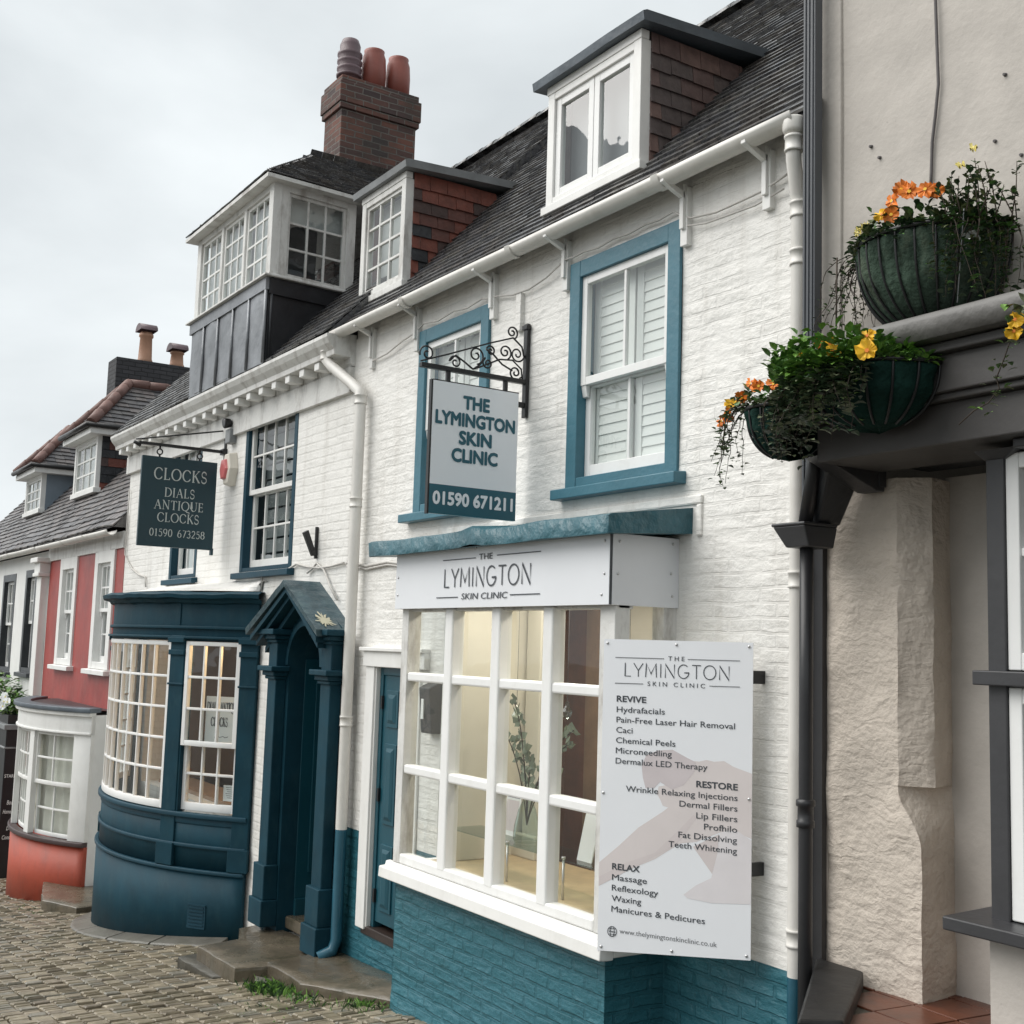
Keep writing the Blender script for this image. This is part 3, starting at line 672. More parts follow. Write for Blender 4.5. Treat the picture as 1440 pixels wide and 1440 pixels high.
for bx in (-8.83, -8.06, -6.96, -6.09, -4.955, -4.32):
    b = MB(); b.box(bx-.028, bx+.028, -.035, .02, 2.25+random.uniform(-.02, .02), 2.57)
    b.box(bx-.016, bx+.016, -.055, -.03, 2.33, 2.585)
    b.hexa([(bx-.016, -.04, 2.50), (bx+.016, -.04, 2.50), (bx+.016, -.04, 2.54), (bx-.016, -.04, 2.54)], [(bx-.016, -.20, 2.565), (bx+.016, -.20, 2.565), (bx+.016, -.20, 2.59), (bx-.016, -.20, 2.59)])
    b.build('gutter_bracket', OLDWHITE if bx < -7 else WHITE, clinic, bevel=.003)
b = MB(); b.box(-6.66, -6.60, -.03, .02, 2.10, 2.36); b.build('batten', WHITEBRICK2, clinic, bevel=.004)
# white downpipe at the right end
def downpipe(parent, mat, pts, r, collars=(), name='downpipe', mat2=None, zs=None):
    b = MB(); b.tube(pts, r, 12)
    for c in collars:
        x, y, z = c[:3]; h = .04
        b.lathe([(r, -h), (r+.007, -h), (r+.007, -h+.012), (r+.004, -h+.014), (r+.004, h-.014), (r+.008, h-.012), (r+.008, h), (r, h)], (x, y, z), 14, cap=False)
    if zs is not None:
        # lower part painted in the colour of the wall base
        for k, f in enumerate(b.f):
            if sum(b.v[i].z for i in f)/len(f) < zs: b.m[k] = 1
    return b.build(name, [mat, mat2 or mat], parent)
XP = -4.06
downpipe(clinic, PVC, [(-4.02, -.15, 2.57), (-4.02, -.15, 2.47), (-4.025, -.145, 2.40), (XP, -.08, 2.25), (XP, -.07, 2.2), (XP, -.07, 1.2), (XP, -.07, 0), (XP, -.07, -1.45), (XP, -.07, -1.451), (XP, -.07, -2.3)], .038,
         [(-4.02, -.15, 2.47), (XP, -.07, 2.17), (XP, -.07, 1.93), (XP, -.07, .36), (XP, -.07, -1.28)], mat2=TEAL, zs=-1.46)
b = MB(); b.lathe([(.045, 0), (.054, .02), (.054, .07), (.05, .08)], (-4.02, -.15, 2.52), 14); b.build('gutter_outlet', PVC, clinic)
# downpipe on the party line with its swan neck
XQ = -8.87
downpipe(clinic, PVC, [(-9.36, -.16, 2.52), (-9.40, -.18, 2.46), (-9.40, -.18, 2.40), (-9.32, -.165, 2.33), (-9.02, -.10, 2.13), (-8.89, -.09, 2.05), (XQ, -.09, 2.0), (XQ, -.09, .7), (XQ, -.09, -.5), (XQ, -.09, -1.46), (XQ, -.09, -1.461), (XQ, -.09, -2.30), (XQ+.0, -.12, -2.38), (XQ-.03, -.22, -2.43)], .046,
         [(-9.40, -.18, 2.43), (XQ, -.09, 1.98), (XQ, -.09, 1.13), (XQ, -.09, -.62)], mat2=TEAL, zs=-1.47)
# first-floor windows
for (a, c, d, e), sx in ((RWIN, .06), (LWIN, .10)):
    sash_window(clinic, frame((a, 0, d), (1, 0, 0)), c-a, e-d, BLUE, CLEANWHITE, .105, .020, .004, 2, 1, 1, .47, sill=(sx, .09, .075), sill_mat=BLUE, back='shutter', horns=True, stile=.05, inner_depth=.002)
# front door beside the bay
b = MB()
sx0, sx1, st = -8.80, -7.70, -.02
b.box(-8.67, -8.525, -.035, .03, -2.16, -.18).box(-8.70, sx1, -.05, .03, -.18, -.06).box(-8.73, sx1, -.075, .03, -.06, -.03)
b.box(-8.525, -8.51, -.02, .06, -2.16, -.18).box(-7.83, -7.80, -.02, .10, -2.16, -.18)
b.build('door_surround', WHITE, clinic, bevel=.006)
def panel_door(parent, M, w, h, mat, name='door', panels=((.12,.46,.10,.62),(.54,.88,.10,.62),(.12,.46,.78,1.42),(.54,.88,.78,1.42),(.12,.46,1.55,1.85),(.54,.88,1.55,1.85))):
    b = MB(M); b.box(0, w, 0, .045, 0, h)
    for a, c, d, e in panels:
        xa, xb, za, zb = a*w, c*w, d*h/1.97, e*h/1.97
        b.box(xa, xb, -.012, .01, za, zb)
        b.hexa([(xa+.03, -.013, za+.03), (xb-.03, -.013, za+.03), (xb-.03, -.013, zb-.03), (xa+.03, -.013, zb-.03)], [(xa+.06, -.026, za+.06), (xb-.06, -.026, za+.06), (xb-.06, -.026, zb-.06), (xa+.06, -.026, zb-.06)])
    return b.build(name, mat, parent, bevel=.004)
b = MB(); b.box(-8.51, -8.46, .015, .09, -2.135, -.18).box(-7.90, -7.83, .015, .09, -2.135, -.18).box(-8.46, -7.90, .015, .09, -.24, -.18); b.build('door_frame', TEALDOOR, clinic, bevel=.004)
dr = panel_door(clinic, frame((-8.46, .028, -2.09), (1, 0, 0)), .56, 1.85, TEALDOOR)
for z in (-1.95, -1.2, -.5):
    b = MB(); b.box(-8.475, -8.45, .006, .027, z, z+.10); b.build('hinge', BLACK, dr)
b = MB(); b.box(-8.60, -7.80, -.02, .30, -2.20, -2.135); b.build('threshold', paint('dark_wood_threshold', (.035, .024, .020), rough=.4), clinic, bevel=.006)
b = MB(); b.quad((-8.7, .3, -2.2), (-7.7, .3, -2.2), (-7.7, .3, -.1), (-8.7, .3, -.1)); b.build('hall', DARKROOM, clinic)

# square shop bay
BX0, BX1, BY = -7.36, -5.00, -.42
bay = MB()
bay.box(BX0, BX0+.09, BY, BY+.10, -1.44, .30).box(BX1-.13, BX1, BY, BY+.10, -1.44, .30)
bay.box(BX0, BX1, BY+.02, BY+.12, .22, .60)                       # header behind the fascia
# returns: right jamb on the wall and head
bay.box(BX1-.10, BX1-.002, -.09, 0, -1.44, .6).box(BX0+.002, BX0+.10, -.09, 0, -1.44, .6)
shop = bay.build('shop_bay', OLDWHITE, clinic, bevel=.005)
b = MB()
gx = [BX0+.09, -6.72, -6.16, -5.61, BX1-.13]
for x in gx[1:4]: b.box(x-.048, x+.048, BY-.005, BY+.09, -1.40, .24)
for z in (-.215, -.825): b.box(BX0+.09, BX1-.13, BY+.006, BY+.085, z-.030, z+.030)
b.box(BX0+.09, BX1-.13, BY-.002, BY+.085, -1.44, -1.375)
b.build('glazing_bars', CLEANWHITE, shop, bevel=.012)
b = MB()
for xa, xb in zip(gx, gx[1:]):
    for za, zb in ((-1.39, -.825), (-.825, -.215), (-.215, .24)):
        t1, t2 = random.uniform(-.004, .004), random.uniform(-.004, .004)
        b.quad((xa, BY+.055+t1, za), (xb, BY+.055+t2, za), (xb, BY+.055+t2, zb), (xa, BY+.055+t1, zb))
b.quad((BX1-.06, BY+.1, -1.42), (BX1-.06, -.09, -1.42), (BX1-.06, -.09, .24), (BX1-.06, BY+.1, .24))
b.quad((BX0+.06, BY+.1, -1.42), (BX0+.06, -.09, -1.42), (BX0+.06, -.09, .24), (BX0+.06, BY+.1, .24))
b.build('pane', SHOPGLASS, shop)
b = MB()
prof = [(BY+.02, -1.44), (BY-.015, -1.445), (BY-.02, -1.47), (BY-.065, -1.475), (BY-.07, -1.545), (BY-.02, -1.55), (BY+.02, -1.55)]
b.hexa([(BX0-.07, p[0], p[1]) for p in prof], [(BX1+.02, p[0], p[1]) for p in prof])
b.box(BX1-.04, BX1+.018, BY+.021, 0, -1.54, -1.45).box(BX0-.068, BX0+.02, BY+.021, 0, -1.54, -1.45)
b.build('sill', WHITE, shop, bevel=.006)
# brick base of the bay
b = MB(); zb0, zb1 = -2.75, -1.52
def wobbly(b, p, q, z0, z1, nx, nz, nrm, amp=.012):
    p, q = Vector(p), Vector(q); g = []
    for i in range(nx+1):
        r = []
        for j in range(nz+1):
            c = p.lerp(q, i/nx); z = z0+(z1-z0)*j/nz
            k = amp*noise.noise((c.x*1.7, c.y*1.7, z*2.2))
            if z < -2.25: k += .02*min(1, (-2.25-z)/.05)
            if i in (0, nx): k *= .3
            r.append(b.V((c.x+nrm[0]*k, c.y+nrm[1]*k, z)))
        g.append(r)
    for i in range(nx):
        for j in range(nz): b.F((g[i][j], g[i+1][j], g[i+1][j+1], g[i][j+1]), True)
wobbly(b, (BX0, BY+.03, 0), (BX1-.06, BY+.03, 0), zb0, zb1, 30, 20, (0, -1))
wobbly(b, (BX1-.06, BY+.03, 0), (BX1-.06, 0, 0), zb0, zb1, 6, 20, (1, 0))
wobbly(b, (BX0, BY+.03, 0), (BX0, 0, 0), zb0, zb1, 6, 20, (-1, 0))
b.build('bay_base', TEALBRICK, shop)
# bay roof sheet of painted lead, drooping and creased
b = MB(); rx0, rx1, ry, rz = -7.62, -4.88, -.56, .665
nx = 40
def lip(i):
    x = rx0+(rx1-rx0)*i/nx
    return x, ry+.012*noise.noise((x*3, 1, 0)), .012*noise.noise((x*2.3, 4, 0))+.022*math.exp(-((x+6.25)/.10)**2)
T0, T1, T2, T3 = [], [], [], []
for i in range(nx+1):
    x, y, dz = lip(i)
    T3.append(b.V((x, 0.0, rz+.11))); T0.append(b.V((x, y+.01, rz+.035+dz))); T1.append(b.V((x, y-.012, rz+.022+dz))); T2.append(b.V((x+.004*noise.noise((x*9, 7, 0)), y-.004, rz-.068+dz*.6)))
for i in range(nx):
    b.F((T3[i], T0[i], T0[i+1], T3[i+1]), True); b.F((T0[i], T1[i], T1[i+1], T0[i+1]), True); b.F((T1[i], T2[i], T2[i+1], T1[i+1]), True)
for s_, X in ((0, rx0), (nx, rx1)):
    a = [b.V((X, 0, rz+.11)), b.V((X, 0, rz-.03)), b.V((X, ry, rz-.068))]
    b.F((a[0], a[1], a[2], T2[s_], T1[s_], T0[s_]))
b.quad((rx0, ry, rz-.066), (rx1, ry, rz-.066), (rx1, 0, rz-.03), (rx0, 0, rz-.03))
b.build('bay_roof', LEADTEAL, shop)
# cement flaunching where the lead meets the wall
b = MB(); b.box(-7.5, -4.80, -.018, .01, .79, .84); b.box(-4.84, -4.80, -.018, .01, .62, .79); b.build('flashing', WHITEBRICK2, shop, bevel=.008)
# inside the bay: display board, walls
b = MB(); b.box(BX0+.05, BX1-.08, BY+.10, .62, -1.475, -1.44); b.build('display_board', SHELFWOOD, shop)
b = MB(); rx = -9.4
b.quad((rx, 2.4, -2.2), (BX1, 2.4, -2.2), (BX1, 2.4, .58), (rx, 2.4, .58)); b.quad((rx, .70, -2.2), (rx, 2.4, -2.2), (rx, 2.4, .58), (rx, .70, .58))
b.quad((BX1-.05, .26, -2.2), (BX1-.05, 2.4, -2.2), (BX1-.05, 2.4, .58), (BX1-.05, .26, .58))
b.quad((rx, .70, -2.2), (BX0+.10, .70, -2.2), (BX0+.10, .70, .58), (rx, .70, .58)); b.quad((BX0+.10, .26, -2.2), (BX0+.10, .70, -2.2), (BX0+.10, .70, .58), (BX0+.10, .26, .58))
b.quad((BX0, BY+.12, .575), (BX1, BY+.12, .575), (BX1, 2.4, .575), (BX0, 2.4, .575)); b.quad((rx, .7, .575), (BX0, .7, .575), (BX0, 2.4, .575), (rx, 2.4, .575)); b.quad((rx, .62, -2.2), (BX1, .62, -2.2), (BX1, 2.4, -2.2), (rx, 2.4, -2.2))
b.build('shop_wall', CREAM, shop)
b = MB(); b.box(-7.34, -7.18, -.045, .30, -1.44, .57); b.build('display_column', CREAM, shop, bevel=.01)
b = MB(); b.box(-7.20, -7.02, .50, .70, -1.44, .57); b.box(-7.35, -6.98, .46, .501, -1.44, -1.28); b.build('display_column', CREAM, shop, bevel=.01)
b = MB(); b.box(-7.62, -7.30, 1.12, 1.17, -1.6, .57); b.build('wood_partition', WOODRED, shop)
b = MB(); b.box(-7.30, -7.12, 1.10, 1.18, -1.6, .57); b.build('wood_post', WOODTAN, shop)
b = MB(); b.box(-7.98, -7.62, 1.30, 1.34, -1.6, .57); b.build('dark_doorway', DARKROOM, shop)
def spot(parent, loc, power, color, size, rot=(0, 0, 0), name='ceiling_spot'):
    b = MB(); b.lathe([(.0, 0), (.03, 0), (.034, .012), (.0, .012)], loc, 12); o = b.build(name, SPOTGLOW, parent)
    l = bpy.data.lights.new('shop_lamp', 'AREA'); l.energy = power; l.color = color; l.size = size
    lo = bpy.data.objects.new('shop_lamp', l); col.objects.link(lo); lo.parent = parent; lo.location = Vector(loc)-ORIG[parent.name]-Vector((0, 0, .02)); lo.rotation_euler = rot
spot(shop, (-6.6, .15, .55), 4.5, (1, .91, .76), .25); spot(shop, (-5.6, .15, .55), 4.5, (1, .91, .76), .25); spot(shop, (-8.2, 1.6, .55), 5, (1, .91, .78), .3)

# the two roof dormers
def dormer(parent, x0, x1, yf, z0, z1, cheek_mats, cols, rows, cas, lead, back_d, over=.10, weights=None, roofrise=.06, back='blind', frame_mat=WHITE):
    b = MB(); zc0 = z0+.12
    yb = (z1-2.63)/ROOFT-.12+.05
    b.hexa([(x0+.002, yf+.13, z0), (x1, yf+.13, z0), (x1, yf+.14, z0), (x0+.002, yf+.14, z0)], [(x0+.002, yf+.13, z1-.01), (x1, yf+.13, z1-.01), (x1, yb, z1-.01), (x0+.002, yb, z1-.01)])
    d = b.build('dormer', LEADDARK, parent)
    c = MB(); L_ = yb-yf
    ext = lambda v: (0.045, max(.05, .02+(z0+v-2.63)/ROOFT-.12-yf)) if z0+v < z1 else None
    tiles(c, (x1+.004, yf, z0), (0, 1, 0), (0, 0, 1), (1, 0, 0), ext, z1-z0, .105, .17, .014, len(cheek_mats), .7, weights)
    c.build('cheek', cheek_mats, d)
    c = MB(); c.box(x0, x0+.06, yf+.03, yf+.12, z0, z1); c.hexa([(x0-.006, yf+.03, z0), (x0-.006, yb, z1-.02), (x0-.006, yf+.03, z1-.02)], [(x0+.004, yf+.03, z0), (x0+.004, yb, z1-.02), (x0+.004, yf+.03, z1-.02)]); c.build('cheek', cheek_mats[0], d)
    r = MB(); n = 10; A = []
    xa, xb = x0-over, x1+over; ya = yf-over*.9; yz = yb+.12
    for i in range(n+1):
        t = i/n; x = xa+(xb-xa)*t; s = .012*noise.noise((x*2.5, z1, 0))
        A.append([r.V((x, ya, z1-.005+s)), r.V((x, ya-.01, z1+.05+s)), r.V((x, ya+.02, z1+.065+s)), r.V((x, yz, z1+.065+roofrise)), r.V((x, yz, z1+roofrise))])
    for p, q in zip(A, A[1:]):
        for k in range(5): r.F((p[k], p[(k+1)%5], q[(k+1)%5], q[k]), k in (1, 2))
    r.F(A[0]); r.F(A[-1][::-1]); r.build('dormer_roof', lead, d)
    f = MB(); f.box(x0-.01, x1+.005, yf-.035, yf+.03, z1-.06, z1-.003); f.build('fascia_board', frame_mat, d, bevel=.004)
    f = MB(); f.box(x0-.03, x1+.03, yf-.05, yf+.03, z0-.035, z0+.02); f.build('sill', frame_mat, d, bevel=.004)
    w = x1-x0; h = z1-.06-(z0+.02)
    g = MB(); M = frame((x0, yf, z0+.02), (1, 0, 0)); fw = .075
    g.M = M; g.box(0, fw, -.03, .06, 0, h).box(w-fw, w, -.03, .06, 0, h).box(fw, w-fw, -.028, .06, h-.05, h).box(fw, w-fw, -.028, .06, 0, .05)
    g.build('frame', frame_mat, d, bevel=.004)
    for k in range(cas):
        xa = fw+(w-2*fw)*k/cas+.003; xb = fw+(w-2*fw)*(k+1)/cas-.003; st = .055 if cas == 2 else .03
        s = MB(M); s.box(xa, xa+st, -.012, .03, .05, h-.05).box(xb-st, xb, -.012, .03, .05, h-.05).box(xa+st, xb-st, -.011, .03, h-.05-st, h-.05).box(xa+st, xb-st, -.011, .03, .05, .05+st)
        for i in range(1, cols):
            q = xa+st+(xb-xa-2*st)*i/cols; s.box(q-.011, q+.011, -.006, .024, .05+st, h-.05-st)
        for j in range(1, rows):
            q = .05+st+(h-.1-2*st)*j/rows; s.box(xa+st, xb-st, -.005, .023, q-.011, q+.011)
        s.build('sash', frame_mat if frame_mat is OLDWHITE else CLEANWHITE, d, bevel=.003)
        p = MB(M); p.quad((xa+st, .008, .05+st), (xb-st, .008, .05+st), (xb-st, .008, h-.05-st), (xa+st, .008, h-.05-st)); p.build('pane', GLASS, d)
    k = MB(M); k.quad((fw, .12, .03), (w-fw, .12, .03), (w-fw, .12, h-.03), (fw, .12, h-.03)); k.build('blind', back, d)
    return d
dormer(clinic, -6.53, -5.53, .13, 2.93, 3.80, BROWNTILE, 1, 1, 2, LEAD, .9, back=DIMGREY)
dormer(clinic, -9.56, -8.73, .20, 2.98, 3.95, REDTILE+BLACKTILE, 3, 4, 1, LEADGREY, 1.0, weights=(5, 4, 2, 2), back=GREYCURTAIN, frame_mat=OLDWHITE, over=.09)
# cables stapled along the wall
def cable(parent, mat, pts, r=.007, name='cable'):
    b = MB(); out = []
    for p, q in zip(pts, pts[1:]):
        n = max(2, int((Vector(q)-Vector(p)).length/.25))
        for i in range(n):
            t = i/n; c = Vector(p).lerp(Vector(q), t); out.append((c.x, c.y, c.z-.05*math.sin(math.pi*t)*min(1, (Vector(q)-Vector(p)).length/1.2)+.008*noise.noise((c.x*3, 0, c.z*3))))
    out.append(pts[-1]); b.tube(out, r, 6); return b.build(name, mat, parent)
cable(clinic, CABLE, [(-4.18, -.03, 2.40), (-4.5, -.03, 2.36), (-4.9, -.03, 2.38), (-5.05, -.03, 2.46), (-5.3, -.03, 2.455), (-5.6, -.03, 2.45), (-5.9, -.03, 2.45), (-6.08, -.045, 2.44), (-6.5, -.03, 2.36), (-6.9, -.03, 2.40), (-7.1, -.03, 2.43), (-7.5, -.03, 2.425), (-7.95, -.03, 2.43), (-8.3, -.03, 2.36), (-8.8, -.03, 2.30)], .006)
cable(clinic, CABLE, [(-4.2, -.03, 2.33), (-4.6, -.03, 2.31), (-4.96, -.03, 2.35)], .005)
cable(clinic, CABLE, [(-9.14, -.02, .66), (-8.4, -.02, .63), (-7.40, -.02, .65)], .012)
cable(clinic, CABLE, [(-9.14, -.02, .63), (-8.4, -.02, .61), (-7.40, -.02, .63)], .009)

# ================================================================== white house with the clock shop
clock = thing('white_brick_house', 'whitewashed brick house with dentil cornice, curved petrol blue shopfront and gabled porch', 'house', (-12.5, 0, -2.95))
KX0, KX1 = -15.93, -9.17
W1 = (-11.70, -10.365, .665, 2.29); W2 = (-14.02, -13.05, .665, 2.27)
BOW = Arc(-12.9, 1.96, 2.73)
PORCH = (-10.06, -9.36, -2.50, .14)
wall_shell('wall', [WHITEBRICK2], clock, KX0, KX1, -3.9, 2.56, [W1, W2, (-14.6, -11.15, -1.70, -.02), PORCH], 5.6, reveal=.24, wob=.004)
for (a, c, d, e), nc in ((W1, 4), (W2, 3)):
    sash_window(clock, frame((a, 0, d), (1, 0, 0)), c-a, e-d, NAVY2, WHITE, .075, .006, .03, nc, 2, 2, .5, sill=(.07, .07, .07), sill_mat=NAVY2, back='dark' if nc == 4 else 'blind', stile=.05, bar=.02, inner_depth=.03, glass=OLDGLASS)
# dentil cornice
b = MB(); prof = [(0, 2.33), (-.03, 2.33), (-.045, 2.36), (-.05, 2.40), (-.20, 2.405), (-.205, 2.45), (-.25, 2.50), (-.275, 2.545), (-.275, 2.575), (0, 2.60)]
b.hexa([(KX0-.06, p[0], p[1]) for p in prof], [(KX1-.02, p[0], p[1]) for p in prof])
cor = b.build('cornice', OLDWHITE, clock, bevel=.004)
x = KX0+.06
while x < KX1-.15:
    b = MB(); b.box(x, x+.10, -.185, -.048, 2.335, 2.403); x += .328; b.build('dentil', WHITE, cor, bevel=.006)
b = MB(); b.box(KX0-.05, KX1-.03, -.045, .01, 2.10, 2.325); b.build('frieze', OLDWHITE, cor, bevel=.004)
# roof
krf = house_roof(clock, KX0-.08, -9.32, 2.60, -.25, ROOFT, 4.45, SLATE, 2.8, .11, .17)
ridge(krf, KX0-.08, -9.32, -.25+RU.y*4.45, 2.60+RU.z*4.45, SLATE[1])
# oriel: lead clad box with a band of sash windows and its own hipped roof
OA, OB, OC, OD = (-12.88, -.25), (-10.66, -.25), (-10.80, 1.3), (-12.88, 1.3)
z0, z1, z2, z3 = 2.59, 3.42, 3.47, 4.40
b = MB(); b.hexa([(p[0], p[1], z0) for p in (OA, OB, OC, OD)], [(p[0], p[1], z1) for p in (OA, OB, OC, OD)])
ori = b.build('oriel', LEADDARK, clock)
b = MB(); n = 5
for i in range(n):
    xa = OA[0]+(OB[0]-OA[0])*i/n; xb = OA[0]+(OB[0]-OA[0])*(i+1)/n; k = 8; g = []
    for a in range(k+1):
        for c in range(k+1):
            x = xa+.012+(xb-xa-.024)*a/k; z = z0+(z1-.10-z0)*c/k
            g.append(b.V((x, OA[1]-.010-.016*math.sin(math.pi*a/k)*(.6+.8*noise.noise((x*2, z*2, 1)))-.010*noise.noise((x*5, z*3, 2)), z)))
    for a in range(k):
        for c in range(k): b.F((g[a*(k+1)+c], g[(a+1)*(k+1)+c], g[(a+1)*(k+1)+c+1], g[a*(k+1)+c+1]), True)
    b.tube([(xb if i < n-1 else xb-.01, OA[1]-.02, z0), (xb if i < n-1 else xb-.01, OA[1]-.02, z1-.1)], .016, 6)
b.box(OA[0]-.01, OB[0]+.01, OA[1]-.035, OA[1], z1-.12, z1-.002)
b.build('lead_panels', PANELLEAD, ori)
b = MB()
for t in (.02, .55): b.tube([(OB[0]+(OC[0]-OB[0])*t+.012, OB[1]+(OC[1]-OB[1])*t, z0), (OB[0]+(OC[0]-OB[0])*t+.012, OB[1]+(OC[1]-OB[1])*t, z1)], .014, 6)
b.hexa([(OB[0]+.002, OB[1], z1-.16), (OB[0]+.025, OB[1], z1-.16), (OC[0]+.025, OC[1], z1-.16), (OC[0]+.002, OC[1], z1-.16)], [(OB[0]+.002, OB[1], z1-.01), (OB[0]+.03, OB[1], z1-.01), (OC[0]+.03, OC[1], z1-.01), (OC[0]+.002, OC[1], z1-.01)])
b.build('lead_side', LEADDARK, ori)  # shade of the side face put in as a darker lead than the front
b = MB(); e = .07
b.hexa([(OA[0]-e, OA[1]-e, z1), (OB[0]+e, OB[1]-e, z1), (OC[0]+e, OC[1], z1), (OD[0]-e, OD[1], z1)], [(OA[0]-e, OA[1]-e, z1+.02), (OB[0]+e, OB[1]-e, z1+.02), (OC[0]+e, OC[1], z1+.02), (OD[0]-e, OD[1], z1+.02)])
b.hexa([(OA[0]-.02, OA[1]-.02, z1+.02), (OB[0]+.02, OB[1]-.02, z1+.02), (OC[0]+.02, OC[1], z1+.02), (OD[0]-.02, OD[1], z1+.02)], [(OA[0]-.01, OA[1]-.01, z2), (OB[0]+.01, OB[1]-.01, z2), (OC[0]+.01, OC[1], z2), (OD[0]-.01, OD[1], z2)])
b.build('oriel_sill', OLDWHITE, ori, bevel=.004)
def oriel_face(p, q, lights, cols, rows, post0, post1):
    p, q = Vector((p[0], p[1], z2)), Vector((q[0], q[1], z2)); M = frame(p, q-p); w = (q-p).length; h = z3-z2
    b = MB(M); b.box(0, post0, 0, .09, 0, h).box(w-post1, w, 0, .09, 0, h).box(post0, w-post1, .001, .09, h-.10, h)
    lw = (w-post0-post1)/lights
    for i in range(1, lights): b.box(post0+lw*i-.03, post0+lw*i+.03, .004, .085, 0, h-.10)
    b.build('window_frame', OLDWHITE, ori, bevel=.004)
    for i in range(lights):
        xa, xb, za, zb = post0+lw*i+(.03 if i else 0), post0+lw*(i+1)-(.03 if i < lights-1 else 0), 0, h-.10
        s = MB(M); st = .032; s.box(xa, xa+st, .025, .06, za, zb).box(xb-st, xb, .025, .06, za, zb).box(xa+st, xb-st, .026, .06, za, za+st).box(xa+st, xb-st, .026, .06, zb-st, zb)
        for k in range(1, cols): c = xa+st+(xb-xa-2*st)*k/cols; s.box(c-.011, c+.011, .03, .055, za+st, zb-st)
        for k in range(1, rows): c = za+st+(zb-za-2*st)*k/rows; s.box(xa+st, xb-st, .031, .054, c-.011, c+.011)
        s.build('sash', WHITE if lights > 1 else OLDWHITE, ori, bevel=.003)
        g = MB(M); g.quad((xa+st, .04, za+st), (xb-st, .04, za+st), (xb-st, .04, zb-st), (xa+st, .04, zb-st)); g.build('pane', OLDGLASS, ori)
    return M, w, h
oriel_face(OA, OB, 3, 3, 4, .12, .10)
Mr, wr, hr = oriel_face(OB, (OC[0]+.057, .66), 1, 3, 3, .17, .10)
b = MB(); b.box(OA[0]+.06, OB[0]-.13, OA[1]+.12, OA[1]+.125, z2+.02, z3-.1)
b.build('blind', GREYCURTAIN, ori)
b = MB(Mr); b.box(.10, wr-.05, .14, .145, hr*.64, hr-.06); b.build('blind', GREYCURTAIN, ori)
b = MB(Mr); b.quad((.14, .8, 0), (wr, .8, 0), (wr, .8, hr), (.14, .8, hr)); b.box(.2, .5, .25, .5, .04, .16); b.box(.62, .7, .18, .24, .0, .10); b.build('room', DIMGREY, ori)
# oriel roof, hipped, same small tiles
b = MB(); ov = .11; ez = z3+.01
A_, B_, C_, D_ = Vector((OA[0]-ov, OA[1]-ov, ez)), Vector((OB[0]+ov, OB[1]-ov, ez)), Vector((OC[0]+ov, 1.9, ez)), Vector((OD[0]-ov, 1.9, ez))
cx = (OA[0]+OB[0])/2+.10; H1, H2 = Vector((-12.42, .80, 5.48)), Vector((-12.42, 2.6, 5.48))
def hip_side(b, p, q, r, s_, mats_n):
    """tiles on the quad p q (eave) r s (top edge, r above q)"""
    u = (q-p).normalized(); W = (q-p).length; mid = (s_+r)/2
    nrm = u.cross((mid-p)).normalized(); nrm = nrm if nrm.z > 0 else -nrm; up = nrm.cross(u).normalized(); up = up if up.z > 0 else -up
    V = (r-p).dot(up); sa, ra = (s_-p).dot(u), (r-p).dot(u)
    def ext(v):
        t = min(1, v/V)
        return (sa*t, W+(ra-W)*t) if W+(ra-W)*t-sa*t > .05 else None
    tiles(b, p, u, up, nrm, ext, V, .085, .15, .012, mats_n, .8)
hip_side(b, B_, C_, H2, H1, 3); hip_side(b, A_, B_, H1, H1, 3); hip_side(b, D_, A_, H1, H2, 3)
b.mi = 0; lo = Vector((0, 0, -.03))
for f in ((A_, B_, H1), (B_, C_, H2, H1), (D_, A_, H1, H2)): b.F([b.V(p+lo) for p in f])
b.build('oriel_roof', SLATE, ori)
b = MB(); b.hexa([A_+Vector((0, 0, -.05)), B_+Vector((0, 0, -.05)), C_+Vector((0, 0, -.05)), D_+Vector((0, 0, -.05))], [A_+lo*.4, B_+lo*.4, C_+lo*.4, D_+lo*.4]); b.build('soffit', OLDWHITE, ori)
# chimney stack
b = MB(); cx0, cx1, cy0, cy1 = -12.98, -12.5, 1.22, 2.20
def brickbox(b, x0, x1, y0, y1, z0, z1): b.box(x0, x1, y0, y1, z0, z1)
brickbox(b, cx0, cx1, cy0, cy1, 3.5, 6.2); b.box(cx0-.03, cx1+.03, cy0-.03, cy1+.03, 6.2, 6.27); b.box(cx0-.045, cx1+.045, cy0-.045, cy1+.045, 6.27, 6.52); b.box(cx0-.02, cx1+.02, cy0-.02, cy1+.02, 6.52, 6.60)
ch = b.build('chimney', CHIMBRICK, clock, bevel=.008)
b = MB(); b.box(cx0-.04, cx1+.035, cy0-.04, cy1+.04, 5.46, 5.60); b.build('flashing', HIPTILE, ch, bevel=.02)
px = -12.74
b = MB(); b.lathe([(.13, 0), (.125, .10), (.15, .10), (.155, .13), (.12, .15), (.15, .19), (.15, .22), (.12, .24), (.15, .28), (.15, .31), (.12, .33), (.15, .37), (.15, .40), (.12, .42), (.125, .50), (.10, .57), (.04, .60)], (px, 1.40, 6.6), 18); b.build('chimney_pot', MAUVEPOT, ch)
for cy in (1.72, 2.05):
    b = MB(); b.lathe([(.145, 0), (.15, .28), (.14, .44), (.12, .50), (.125, .53), (.10, .53), (.09, .3)], (px, cy, 6.6), 18); b.build('chimney_pot', TERRACOTTA, ch)
# white gable board glimpsed left of the oriel
b = MB(); b.hexa([(-13.62, .35, 3.0), (-12.95, .35, 3.0), (-12.95, .39, 3.0), (-13.62, .39, 3.0)], [(-13.62, .35, 3.18), (-12.95, .35, 3.32), (-12.95, .39, 3.32), (-13.62, .39, 3.18)])
b.build('barge_board', WHITE, clock)

